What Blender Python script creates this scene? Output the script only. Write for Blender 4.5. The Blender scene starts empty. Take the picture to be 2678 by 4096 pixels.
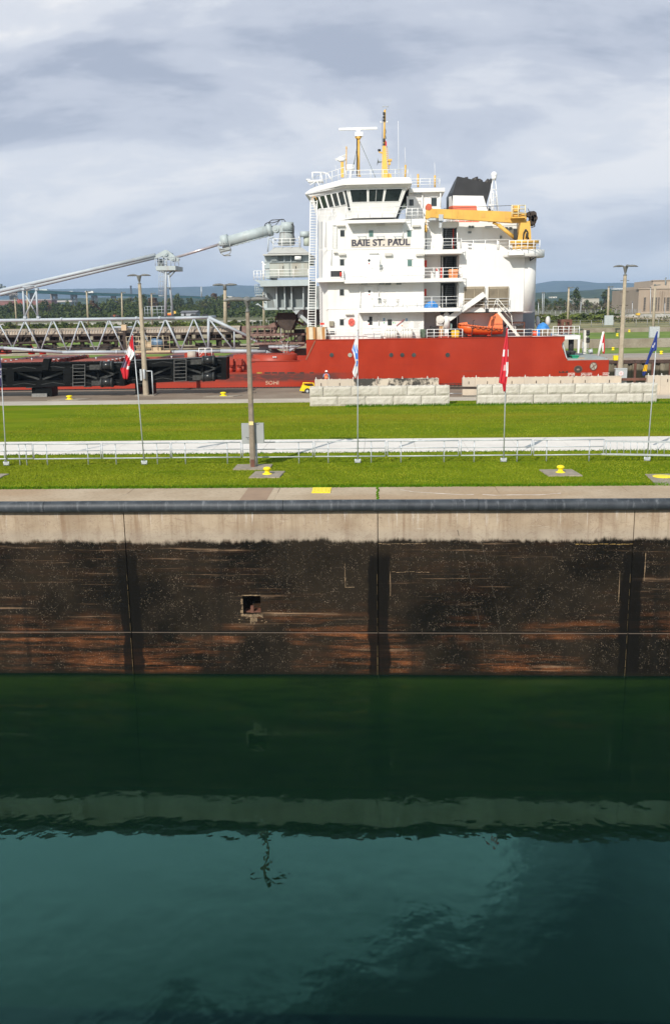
import bpy, bmesh, math, random
from mathutils import Vector, Matrix, noise as mn
random.seed(7)
R = math.radians
# ---------------------------------------------------------------- camera
scene = bpy.context.scene
COL = scene.collection
F_PX, PITCH, ROLL, YAW, CZ = 3632.74, 0.2199958, -0.0158701, 0.0524648, 8.1
W_PX, H_PX = 2678, 4096
FW = Vector((-math.sin(YAW)*math.cos(PITCH), math.cos(YAW)*math.cos(PITCH), -math.sin(PITCH)))
_rt = Vector((math.cos(YAW), math.sin(YAW), 0)); _up = _rt.cross(FW)
RT = math.cos(ROLL)*_rt + math.sin(ROLL)*_up
UP = -math.sin(ROLL)*_rt + math.cos(ROLL)*_up
CAM = Vector((0, 0, CZ))
cd = bpy.data.cameras.new('camera'); cam = bpy.data.objects.new('camera', cd); COL.objects.link(cam)
M = Matrix((RT, UP, -FW)).transposed().to_4x4(); M.translation = CAM; cam.matrix_world = M
cd.sensor_fit = 'VERTICAL'; cd.sensor_height = 36; cd.lens = 36*F_PX/H_PX
cd.clip_start = 0.5; cd.clip_end = 30000
scene.camera = cam
# ---------------------------------------------------------------- light
SUN_EL = R(36); SUN_H = Vector((0.392, 0.92, 0)).normalized()
sdir = Vector((SUN_H.x*math.cos(SUN_EL), SUN_H.y*math.cos(SUN_EL), -math.sin(SUN_EL)))
sl = bpy.data.lights.new('sun', 'SUN'); sl.energy = 3.7; sl.angle = R(0.53); sl.color = (1, 0.935, 0.83)
so = bpy.data.objects.new('sun', sl); COL.objects.link(so)
so.rotation_euler = sdir.to_track_quat('-Z', 'Y').to_euler(); so.location = (-30, -60, 60)
scene.view_settings.view_transform = 'Standard'; scene.view_settings.look = 'None'
scene.view_settings.exposure = 0.3; scene.view_settings.gamma = 1.0
scene.view_settings.use_curve_mapping = False
cy = scene.cycles
cy.max_bounces = 6; cy.diffuse_bounces = 3; cy.glossy_bounces = 3; cy.transmission_bounces = 4; cy.volume_bounces = 0; cy.transparent_max_bounces = 8
cy.caustics_reflective = False; cy.caustics_refractive = False
cy.use_denoising = True
# ---------------------------------------------------------------- sky
wd = bpy.data.worlds.new('World'); scene.world = wd; wd.use_nodes = True
def world():
    nt = wd.node_tree; nt.nodes.clear(); N = nt.nodes.new; L = nt.links.new
    out = N('ShaderNodeOutputWorld'); b1 = N('ShaderNodeBackground'); b2 = N('ShaderNodeBackground'); mx = N('ShaderNodeMixShader')
    sky = N('ShaderNodeTexSky'); sky.sky_type = 'NISHITA'; sky.sun_disc = False
    sky.sun_elevation = SUN_EL; sky.sun_rotation = math.atan2(-SUN_H.x, -SUN_H.y)
    sky.air_density = 1.0; sky.dust_density = 1.0; sky.ozone_density = 1.5
    b1.inputs[1].default_value = 0.065; L(sky.outputs[0], b1.inputs[0])
    tc = N('ShaderNodeTexCoord'); sp = N('ShaderNodeSeparateXYZ'); L(tc.outputs['Generated'], sp.inputs[0])
    def math_(op, a, b=None):
        n = N('ShaderNodeMath'); n.operation = op
        for i, v in enumerate((a, b)):
            if v is None: continue
            if isinstance(v, (int, float)): n.inputs[i].default_value = v
            else: L(v, n.inputs[i])
        return n.outputs[0]
    zz = math_('MAXIMUM', math_('ADD', sp.outputs[2], 0.16), 0.02)
    px = math_('DIVIDE', sp.outputs[0], zz); py = math_('DIVIDE', sp.outputs[1], zz)
    cb = N('ShaderNodeCombineXYZ'); L(px, cb.inputs[0]); L(py, cb.inputs[1])
    z2 = math_('MAXIMUM', math_('ADD', sp.outputs[2], 0.38), 0.05); cb2 = N('ShaderNodeCombineXYZ'); L(math_('DIVIDE', sp.outputs[0], z2), cb2.inputs[0]); L(math_('DIVIDE', sp.outputs[1], z2), cb2.inputs[1])
    def ns(scale, det, rough, off, sx=1.0, sy=1.0, dist=0.0, src=None):
        mp = N('ShaderNodeMapping'); mp.inputs['Location'].default_value = off; mp.inputs['Scale'].default_value = (sx, sy, 1)
        L((src or cb).outputs[0], mp.inputs[0])
        n = N('ShaderNodeTexNoise'); n.inputs['Scale'].default_value = scale; n.inputs['Detail'].default_value = det
        n.inputs['Roughness'].default_value = rough; n.inputs['Distortion'].default_value = dist
        L(mp.outputs[0], n.inputs['Vector']); return n.outputs[0]
    def ramp(src, stops):
        r = N('ShaderNodeValToRGB'); els = r.color_ramp.elements
        r.color_ramp.interpolation = 'EASE'
        while len(els) < len(stops): els.new(0.5)
        for e, (p, c) in zip(els, stops): e.position = p; e.color = (*c, 1) if len(c) == 3 else c
        L(src, r.inputs[0]); return r.outputs[0]
    def mixc(f, a, b):
        n = N('ShaderNodeMix'); n.data_type = 'RGBA'
        for i, v in ((0, f), (6, a), (7, b)):
            if isinstance(v, (int, float)): n.inputs[i].default_value = v
            elif isinstance(v, tuple): n.inputs[i].default_value = (*v, 1)
            else: L(v, n.inputs[i])
        return n.outputs[2]
    # stratocumulus sheet: light tops and grey bellies
    n1 = ns(2.1, 10, 0.53, (2.1, 3.6, 0), 0.8, 1.25, 0.5, cb2); n2 = ns(6.0, 8, 0.6, (0.3, 5.2, 0), 0.8, 1.3, 0.3, cb2)
    s = math_('ADD', math_('ADD', math_('MULTIPLY', n1, 0.76), math_('MULTIPLY', n2, 0.24)), math_('MULTIPLY', sp.outputs[0], 0.09))
    col = ramp(s, [(0.37, (0.35, 0.395, 0.49)), (0.46, (0.475, 0.515, 0.60)), (0.53, (0.60, 0.63, 0.69)), (0.61, (0.735, 0.74, 0.76))])
    # bluish air low over the land
    lowf = ramp(sp.outputs[2], [(0.0, (0.8, 0.8, 0.8)), (0.10, (0.30, 0.30, 0.30)), (0.22, (0, 0, 0))])
    col = mixc(lowf, col, (0.575, 0.625, 0.70))
    # higher up the sheet is thinner and brighter
    hi = ramp(sp.outputs[2], [(0.30, (0, 0, 0)), (0.48, (1, 1, 1))])
    col = mixc(hi, col, mixc(s, (0.80, 1.0, 1.1), (1.15, 1.4, 1.45)))
    thin = ramp(sp.outputs[2], [(0.53, (1, 1, 1)), (0.66, (.50, .54, .56))])
    mul = N('ShaderNodeMix'); mul.data_type = 'RGBA'; mul.blend_type = 'MULTIPLY'; mul.inputs[0].default_value = 1; L(col, mul.inputs[6]); L(thin, mul.inputs[7]); col = mul.outputs[2]
    L(col, b2.inputs[0]); b2.inputs[1].default_value = 1.0
    # opening of clear blue sky, high to the right of straight ahead
    ed = ns(2.2, 9, 0.62, (7.7, 2.2, 0), 1.0, 1.0, 0.4)
    # plane coords: boundary line running up to the left
    lin = math_('ADD', math_('MULTIPLY', px, 0.583), math_('MULTIPLY', py, -1.0))
    val = math_('ADD', math_('ADD', lin, 1.075), math_('MULTIPLY', math_('SUBTRACT', ed, 0.5), 0.75))
    gap = ramp(math_('MULTIPLY', val, 2.2), [(0.0, (1, 1, 1)), (0.16, (0.35, 0.35, 0.35)), (0.40, (0, 0, 0))])
    beh = ramp(math_('ADD', math_('MULTIPLY', py, 1.0), 0.3), [(0.0, (1, 1, 1)), (0.5, (0, 0, 0))])
    rgt = ramp(math_('ADD', px, 0.3), [(0.45, (0, 0, 0)), (0.85, (.30, .30, .30))])
    gap = math_('MAXIMUM', math_('MAXIMUM', gap, rgt), 0.06)
    L(math_('MAXIMUM', gap, math_('MULTIPLY', beh, 0.6)), mx.inputs[0])
    L(b1.outputs[0], mx.inputs[1]); L(b2.outputs[0], mx.inputs[2]); L(mx.outputs[0], out.inputs[0])
world()
# ---------------------------------------------------------------- measuring helpers
def ray(sx, sy): return FW + RT*((sx-W_PX/2)/F_PX) - UP*((sy-H_PX/2)/F_PX)
def PS(sx, sy, Y):
    d = ray(sx, sy); return CAM + d*(Y/d.y)
def GS(sx, sy, z=0.0):
    d = ray(sx, sy); return CAM + d*((z-CZ)/d.z)
def crop(x0, y0, s): return lambda x, y: (x0+x*s, y0+y*s)
S_ = crop(0, 0, 1); D_ = crop(0, 0, 2678/1556)
cA = crop(1180, 380, .45); cB = crop(1600, 600, .45); cC = crop(1180, 850, .45); cD = crop(780, 820, .3342); cE = crop(1700, 1100, .45)
cF = crop(0, 950, .45); cG = crop(500, 1150, .45); cH = crop(1000, 1300, .45); cI = crop(2078, 1020, .3856); cJ = crop(1750, 1300, .5964)
cK = crop(0, 1250, .45); cL = crop(0, 1650, .707); cM = crop(1000, 1850, 1.0784); cN = crop(0, 1950, .8612); cO = crop(850, 1200, .3151); cQ = crop(1900, 1050, .5)
def P(c, x, y, Y): return PS(*c(x, y), Y)
def G(c, x, y, z=0.0): return GS(*c(x, y), z)
# ---------------------------------------------------------------- mesh builder
class MB:
    def __init__(s): s.v = []; s.f = []; s.sm = []; s.mi = []; s.m = 0
    def add(s, vs, fs, smooth=False):
        b = len(s.v); s.v += [tuple(v) for v in vs]
        for f in fs: s.f.append([b+i for i in f]); s.sm.append(smooth); s.mi.append(s.m)
        return s
    def box(s, x0, x1, y0, y1, z0, z1):
        return s.add([(x0,y0,z0),(x1,y0,z0),(x1,y1,z0),(x0,y1,z0),(x0,y0,z1),(x1,y0,z1),(x1,y1,z1),(x0,y1,z1)],
                     [(3,2,1,0),(4,5,6,7),(0,1,5,4),(1,2,6,5),(2,3,7,6),(3,0,4,7)])
    def cbox(s, c, sx, sy, sz): return s.box(c[0]-sx/2, c[0]+sx/2, c[1]-sy/2, c[1]+sy/2, c[2]-sz/2, c[2]+sz/2)
    def loft(s, A, B, caps=True, smooth=False):
        n = len(A); b = [tuple(p) for p in A]+[tuple(p) for p in B]
        fs = [(i, (i+1) % n, n+(i+1) % n, n+i) for i in range(n)]
        s.add(b, fs, smooth)
        if caps:
            k = len(s.v)-2*n
            for f in (list(range(n))[::-1], list(range(n, 2*n))): s.f.append([k+i for i in f]); s.sm.append(False); s.mi.append(s.m)
        return s
    def prism(s, poly, y0, y1): return s.loft([(p[0], y0, p[1]) for p in poly], [(p[0], y1, p[1]) for p in poly])
    def plan(s, poly, z0, z1): return s.loft([(p[0], p[1], z0) for p in poly], [(p[0], p[1], z1) for p in poly])
    def _frame(s, d):
        d = d.normalized(); a = Vector((0,0,1)) if abs(d.z) < .95 else Vector((0,1,0))
        u = d.cross(a).normalized(); return u, d.cross(u).normalized()
    def tube(s, p0, p1, r, r2=None, n=8, caps=True):
        p0 = Vector(p0); p1 = Vector(p1); u, w = s._frame(p1-p0); r2 = r if r2 is None else r2
        an = [2*math.pi*i/n for i in range(n)]
        return s.loft([p0+u*(math.cos(a)*r)+w*(math.sin(a)*r) for a in an], [p1+u*(math.cos(a)*r2)+w*(math.sin(a)*r2) for a in an], caps, n > 4)
    def bar(s, p0, p1, w, h):
        p0 = Vector(p0); p1 = Vector(p1); u, q = s._frame(p1-p0)
        o = [u*(a*w/2)+q*(b*h/2) for a, b in ((-1,-1),(1,-1),(1,1),(-1,1))]
        return s.loft([p0+k for k in o], [p1+k for k in o])
    def path(s, pts, r, n=6):
        for a, b in zip(pts[:-1], pts[1:]): s.tube(a, b, r, n=n)
        return s
    def lathe(s, prof, c=(0,0,0), n=16, smooth=True):
        k = len(prof); vs = []
        for r, z in prof:
            for i in range(n):
                a = 2*math.pi*i/n; vs.append((c[0]+r*math.cos(a), c[1]+r*math.sin(a), c[2]+z))
        fs = [(j*n+i, j*n+(i+1) % n, (j+1)*n+(i+1) % n, (j+1)*n+i) for j in range(k-1) for i in range(n)]
        s.add(vs, fs, smooth)
        b = len(s.v)-k*n
        for f in (list(range(n))[::-1], list(range((k-1)*n, k*n))): s.f.append([b+i for i in f]); s.sm.append(False); s.mi.append(s.m)
        return s
    def ell(s, c, rx, ry, rz, n=12, k=7):
        vs = [(c[0], c[1], c[2]-rz)]; fs = []
        for j in range(1, k):
            t = -math.pi/2+math.pi*j/k
            for i in range(n):
                a = 2*math.pi*i/n; vs.append((c[0]+rx*math.cos(t)*math.cos(a), c[1]+ry*math.cos(t)*math.sin(a), c[2]+rz*math.sin(t)))
        vs.append((c[0], c[1], c[2]+rz)); T = len(vs)-1
        for i in range(n): fs.append((0, 1+(i+1) % n, 1+i)); fs.append((T, 1+(k-2)*n+i, 1+(k-2)*n+(i+1) % n))
        for j in range(k-2):
            for i in range(n): fs.append((1+j*n+i, 1+j*n+(i+1) % n, 1+(j+1)*n+(i+1) % n, 1+(j+1)*n+i))
        return s.add(vs, fs, True)
    # pixel-measured shapes that stand at the plane y = Y
    def bx(s, c, x0, y0, x1, y1, Y, d):
        xm, ym = (x0+x1)/2, (y0+y1)/2
        return s.box(P(c,x0,ym,Y).x, P(c,x1,ym,Y).x, Y, Y+d, P(c,xm,y1,Y).z, P(c,xm,y0,Y).z)
    def pp(s, c, poly, Y, d):
        q = [P(c, x, y, Y) for x, y in poly]; return s.prism([(p.x, p.z) for p in q], Y, Y+d)
    def tb(s, c, a, b, r, Y, Y2=None, n=8, r2=None): return s.tube(P(c,*a,Y), P(c,*b,Y if Y2 is None else Y2), r, r2, n)
    def railing(s, p0, p1, h, posts, nr=3, r=0.035):
        p0 = Vector(p0); p1 = Vector(p1)
        for i in range(posts+1):
            q = p0.lerp(p1, i/posts); s.tube(q, q+Vector((0,0,h)), r, n=6)
        for k in range(nr):
            z = Vector((0,0,h*(k+1)/nr)); s.tube(p0+z, p1+z, r*(1 if k == nr-1 else .75), n=6)
        return s
    def rl(s, c, x0, x1, yt, yb, Y, posts, nr=3, Y2=None, r=0.035):
        Y2 = Y if Y2 is None else Y2
        p0 = P(c,x0,yb,Y); p1 = P(c,x1,yb,Y2); p1.z = p0.z if abs(p1.z-p0.z) < .6 else p1.z
        return s.railing(p0, p1, P(c,x0,yt,Y).z-p0.z, posts, nr, r)
ORG = {}
def link(name, mb, mats, parent=None, label=None, kind=None, local=False):
    o3 = ORG.get(parent.name, Vector((0,0,0))) if parent and not local else Vector((0,0,0))
    me = bpy.data.meshes.new(name); me.from_pydata([(v[0]-o3.x, v[1]-o3.y, v[2]-o3.z) for v in mb.v], [], mb.f)
    mats = mats if isinstance(mats, (list, tuple)) else [mats]
    for m in mats: me.materials.append(m)
    me.polygons.foreach_set('use_smooth', mb.sm); me.polygons.foreach_set('material_index', mb.mi)
    bm = bmesh.new(); bm.from_mesh(me); bmesh.ops.recalc_face_normals(bm, faces=bm.faces); bm.to_mesh(me); bm.free()
    ob = bpy.data.objects.new(name, me); COL.objects.link(ob)
    if parent: ob.parent = parent; ORG[ob.name] = o3
    if label: ob['label'] = label
    if kind: ob['kind'] = kind
    return ob
def thing(name, label, cat, loc=(0,0,0), group=None, rz=0.0):
    e = bpy.data.objects.new(name, None); e.empty_display_size = .3; COL.objects.link(e)
    e.location = loc; e.rotation_euler.z = rz; ORG[e.name] = Vector(loc)
    e['label'] = label; e['category'] = cat
    if group: e['group'] = group
    return e
def solo(name, mb, mats, label, cat, group=None):
    o = link(name, mb, mats); o['label'] = label; o['category'] = cat
    if group: o['group'] = group
    return o
def struct(name, mb, mats): return link(name, mb, mats, kind='structure')
def copy_tree(o, parent=None):
    c = o.copy(); COL.objects.link(c)
    if parent: c.parent = parent
    for ch in list(o.children): copy_tree(ch, c)
    return c
# ---------------------------------------------------------------- materials
MATS = {}
def mat(name, col, rough=.6, var=.12, scale=1.5, bump=0.0, bscale=20, metal=0.0, streak=None, spec=.4, c2=None, stretch=(1,1,1)):
    if name in MATS: return MATS[name]
    m = bpy.data.materials.new(name); m.use_nodes = True; MATS[name] = m
    nt = m.node_tree; N = nt.nodes.new; L = nt.links.new; bs = nt.nodes['Principled BSDF']
    bs.inputs['Roughness'].default_value = rough; bs.inputs['Metallic'].default_value = metal; bs.inputs['Specular IOR Level'].default_value = spec
    tc = N('ShaderNodeTexCoord'); mp = N('ShaderNodeMapping'); L(tc.outputs['Object'], mp.inputs[0]); mp.inputs['Scale'].default_value = stretch
    n = N('ShaderNodeTexNoise'); n.inputs['Scale'].default_value = scale; n.inputs['Detail'].default_value = 8; n.inputs['Roughness'].default_value = .6
    L(mp.outputs[0], n.inputs['Vector'])
    r = N('ShaderNodeValToRGB'); r.color_ramp.elements[0].position = .32; r.color_ramp.elements[1].position = .68
    a = tuple(min(1, c*(1-var)) for c in col); b = tuple(min(1, c*(1+var)) for c in (c2 or col))
    r.color_ramp.elements[0].color = (*a, 1); r.color_ramp.elements[1].color = (*b, 1)
    L(n.outputs[0], r.inputs[0]); out = r.outputs[0]
    if streak:  # (colour, amount, low, high): stains that run down
        mp2 = N('ShaderNodeMapping'); mp2.inputs['Scale'].default_value = (1, 1, .07); L(tc.outputs['Object'], mp2.inputs[0])
        n2 = N('ShaderNodeTexNoise'); n2.inputs['Scale'].default_value = 2.6; n2.inputs['Detail'].default_value = 7; L(mp2.outputs[0], n2.inputs['Vector'])
        r2 = N('ShaderNodeMapRange'); r2.inputs[1].default_value = streak[2]; r2.inputs[2].default_value = streak[3]; r2.inputs[4].default_value = streak[1]; L(n2.outputs[0], r2.inputs[0])
        mx = N('ShaderNodeMix'); mx.data_type = 'RGBA'; L(r2.outputs[0], mx.inputs[0]); L(out, mx.inputs[6]); mx.inputs[7].default_value = (*streak[0], 1); out = mx.outputs[2]
    L(out, bs.inputs['Base Color'])
    if bump:
        n3 = N('ShaderNodeTexNoise'); n3.inputs['Scale'].default_value = bscale; n3.inputs['Detail'].default_value = 5; L(tc.outputs['Object'], n3.inputs['Vector'])
        b_ = N('ShaderNodeBump'); b_.inputs['Strength'].default_value = bump; b_.inputs['Distance'].default_value = .05; L(n3.outputs[0], b_.inputs['Height']); L(b_.outputs[0], bs.inputs['Normal'])
    return m
class NT:   # small node-writing helper for the larger materials
    def __init__(s, name):
        s.m = bpy.data.materials.new(name); s.m.use_nodes = True; s.nt = s.m.node_tree; s.bs = s.nt.nodes['Principled BSDF']; s.tc = s.n('ShaderNodeTexCoord'); s.obj = s.tc.outputs['Object']
    def n(s, t): return s.nt.nodes.new(t)
    def l(s, a, b): s.nt.links.new(a, b)
    def put(s, v, sock):
        if isinstance(v, (int, float)): sock.default_value = v
        elif isinstance(v, tuple): sock.default_value = (*v, 1) if len(v) == 3 and sock.type == 'RGBA' else v
        else: s.l(v, sock)
    def noise(s, scale, det=6, rough=.6, st=(1,1,1), off=(0,0,0), dist=0):
        mp = s.n('ShaderNodeMapping'); mp.inputs['Scale'].default_value = st; mp.inputs['Location'].default_value = off; s.l(s.obj, mp.inputs[0])
        n = s.n('ShaderNodeTexNoise'); n.inputs['Scale'].default_value = scale; n.inputs['Detail'].default_value = det; n.inputs['Roughness'].default_value = rough; n.inputs['Distortion'].default_value = dist
        s.l(mp.outputs[0], n.inputs['Vector']); return n.outputs[0]
    def mr(s, v, a, b, c=0.0, d=1.0):
        n = s.n('ShaderNodeMapRange'); n.interpolation_type = 'SMOOTHSTEP'; s.put(v, n.inputs[0])
        for i, k in enumerate((a, b, c, d)): s.put(k, n.inputs[i+1])
        return n.outputs[0]
    def math(s, op, a, b=0.0):
        n = s.n('ShaderNodeMath'); n.operation = op; s.put(a, n.inputs[0]); s.put(b, n.inputs[1]); return n.outputs[0]
    def mix(s, f, a, b):
        n = s.n('ShaderNodeMix'); n.data_type = 'RGBA'; s.put(f, n.inputs[0]); s.put(a, n.inputs[6]); s.put(b, n.inputs[7]); return n.outputs[2]
    def xyz(s):
        n = s.n('ShaderNodeSeparateXYZ'); s.l(s.obj, n.inputs[0]); return n.outputs
    def bump(s, h, st, dist=.05):
        b = s.n('ShaderNodeBump'); b.inputs['Strength'].default_value = st; b.inputs['Distance'].default_value = dist; s.l(h, b.inputs['Height']); s.l(b.outputs[0], s.bs.inputs['Normal'])
    def col(s, v, rough=.8, spec=.3):
        s.put(v, s.bs.inputs['Base Color']); s.put(rough, s.bs.inputs['Roughness']); s.bs.inputs['Specular IOR Level'].default_value = spec; return s.m
WHITE = mat('white_paint', (.765,.755,.735), .45, .035, .7, streak=((.62,.55,.45), .22, .56, .75))
WHITE2 = mat('white_rail_paint', (.82,.82,.81), .4, .03, 3)
RED = None
GREY = mat('grey_boom_paint', (.40,.445,.49), .45, .08, 1.0, streak=((.40,.37,.34), .4, .55, .8))
GREY2 = mat('pale_grey_paint', (.40,.455,.47), .5, .10, .9, streak=((.30,.24,.19), .5, .58, .8))
GREYD = mat('dark_grey_steel', (.20,.23,.235), .55, .15, .8, streak=((.16,.12,.09), .4, .5, .8))
GALV = mat('galvanised_steel', (.48,.505,.53), .42, .12, 6, metal=.15)
YEL = mat('crane_yellow', (.72,.42,.085), .5, .10, 1.2, streak=((.40,.25,.10), .5, .55, .8))
YELB = mat('bollard_yellow', (.86,.68,.012), .5, .08, 4, bump=.1, bscale=8)
BLACKP = mat('funnel_black', (.028,.028,.030), .45, .25, 1)
ORANGE = mat('funnel_orange', (.70,.16,.09), .5, .06, 1)
ORB = mat('rescue_orange', (.82,.15,.03), .4, .08, 2)
DARK = mat('dark_opening', (.035,.036,.037), .7, .3, 1)
DARKBR = mat('dark_rusty_steel', (.048,.035,.028), .8, .45, 1.4, bump=.2, bscale=6)
RUSTY = mat('rusty_pink_steel', (.20,.125,.105), .8, .35, 1.2, bump=.15, bscale=6)
RUST2 = mat('rust_stained_white', (.66,.58,.44), .6, .14, 1.3, streak=((.40,.17,.035), .95, .42, .58))
TAN = mat('conveyor_cover', (.40,.345,.29), .7, .14, .9, streak=((.26,.20,.16), .5, .5, .75))
LOUV = mat('louvre_brown', (.31,.26,.19), .6, .15, 2)
GLASS = mat('window_glass', (.020,.028,.028), .06, .35, .8, spec=.8)
GLASSG = mat('green_window_glass', (.10,.19,.17), .08, .35, .9, spec=.8)
PORTG = mat('porthole_glass', (.05,.058,.055), .15, .4, 1.5, spec=.6)
CONCN = mat('near_post_concrete', (.25,.205,.16), .9, .22, 4, bump=.3, bscale=30, streak=((.17,.14,.11), .5, .5, .75))
CONCP = mat('lamp_post_concrete', (.40,.335,.25), .9, .18, 3, bump=.25, bscale=30, streak=((.20,.17,.135), .5, .5, .75))
CONC = mat('grey_concrete', (.35,.32,.275), .9, .18, 1.3, bump=.2, bscale=14)
def rough_mat():
    m = bpy.data.materials.new('rough_block_concrete'); m.use_nodes = True; nt = m.node_tree; N = nt.nodes.new; L = nt.links.new; bs = nt.nodes['Principled BSDF']; bs.inputs['Roughness'].default_value = .92; bs.inputs['Specular IOR Level'].default_value = .2
    tc = N('ShaderNodeTexCoord'); oi = N('ShaderNodeObjectInfo')
    def noi(sc, st):
        mp = N('ShaderNodeMapping'); mp.inputs['Scale'].default_value = st; L(tc.outputs['Object'], mp.inputs[0]); n = N('ShaderNodeTexNoise'); n.inputs['Scale'].default_value = sc; n.inputs['Detail'].default_value = 8; n.inputs['Roughness'].default_value = .68; L(mp.outputs[0], n.inputs['Vector']); return n.outputs[0]
    def mixn(f, lo, hi, amt, a, b):
        r = N('ShaderNodeMapRange'); r.inputs[1].default_value = lo; r.inputs[2].default_value = hi; r.inputs[4].default_value = amt; L(f, r.inputs[0]); x = N('ShaderNodeMix'); x.data_type = 'RGBA'; L(r.outputs[0], x.inputs[0])
        for v, k in ((a, 6), (b, 7)):
            if isinstance(v, tuple): x.inputs[k].default_value = (*v, 1)
            else: L(v, x.inputs[k])
        return x.outputs[2]
    c = mixn(oi.outputs['Random'], 0, 1, 1, (.52,.49,.435), (.62,.585,.525)); c = mixn(noi(1.6, (1,1,1)), .38, .68, .55, c, (.40,.36,.305)); c = mixn(noi(2.2, (1,1,.15)), .52, .72, .5, c, (.29,.255,.21)); f = noi(9, (1,1,1)); c = mixn(f, .55, .75, .5, c, (.33,.295,.25)); L(c, bs.inputs['Base Color'])
    b = N('ShaderNodeBump'); b.inputs['Strength'].default_value = .6; b.inputs['Distance'].default_value = .05; L(f, b.inputs['Height']); L(b.outputs[0], bs.inputs['Normal']); return m
BLOCKR = rough_mat()
LAMPG = mat('lamp_head_grey', (.15,.15,.145), .5, .12, 4)
BLKSTL = mat('black_gate_steel', (.0045,.005,.0053), .42, .5, .9, spec=.12)
BLKED = mat('black_worn_edges', (.04,.042,.042), .45, .4, 2, spec=.3)
BLUE = mat('blue_tarpaulin', (.05,.24,.62), .5, .2, 2.5, bump=.5, bscale=5)
GREENP = mat('green_plastic', (.015,.27,.15), .5, .1, 3)
BEIGE = mat('machine_beige', (.52,.42,.27), .6, .15, 1.4)
MOTOR = mat('motor_blue', (.16,.28,.42), .5, .15, 2)
REDSM = mat('signal_red', (.62,.05,.03), .5, .1, 3)
HATCH = mat('hatch_red', (.36,.085,.06), .65, .18, .8, streak=((.30,.16,.12), .5, .5, .8))
REDEQ = mat('deck_red', (.36,.042,.020), .55, .15, 1.0)
BRN = mat('brown_steel', (.14,.06,.04), .7, .3, 1.5)
INK = mat('navy_lettering', (.065,.065,.085), .6, .08, 2)
WINK = mat('white_marking', (.75,.68,.62), .7, .25, 3)
# ================================================================ SETTING
ZW = -7.86; WY = 38.05
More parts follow.
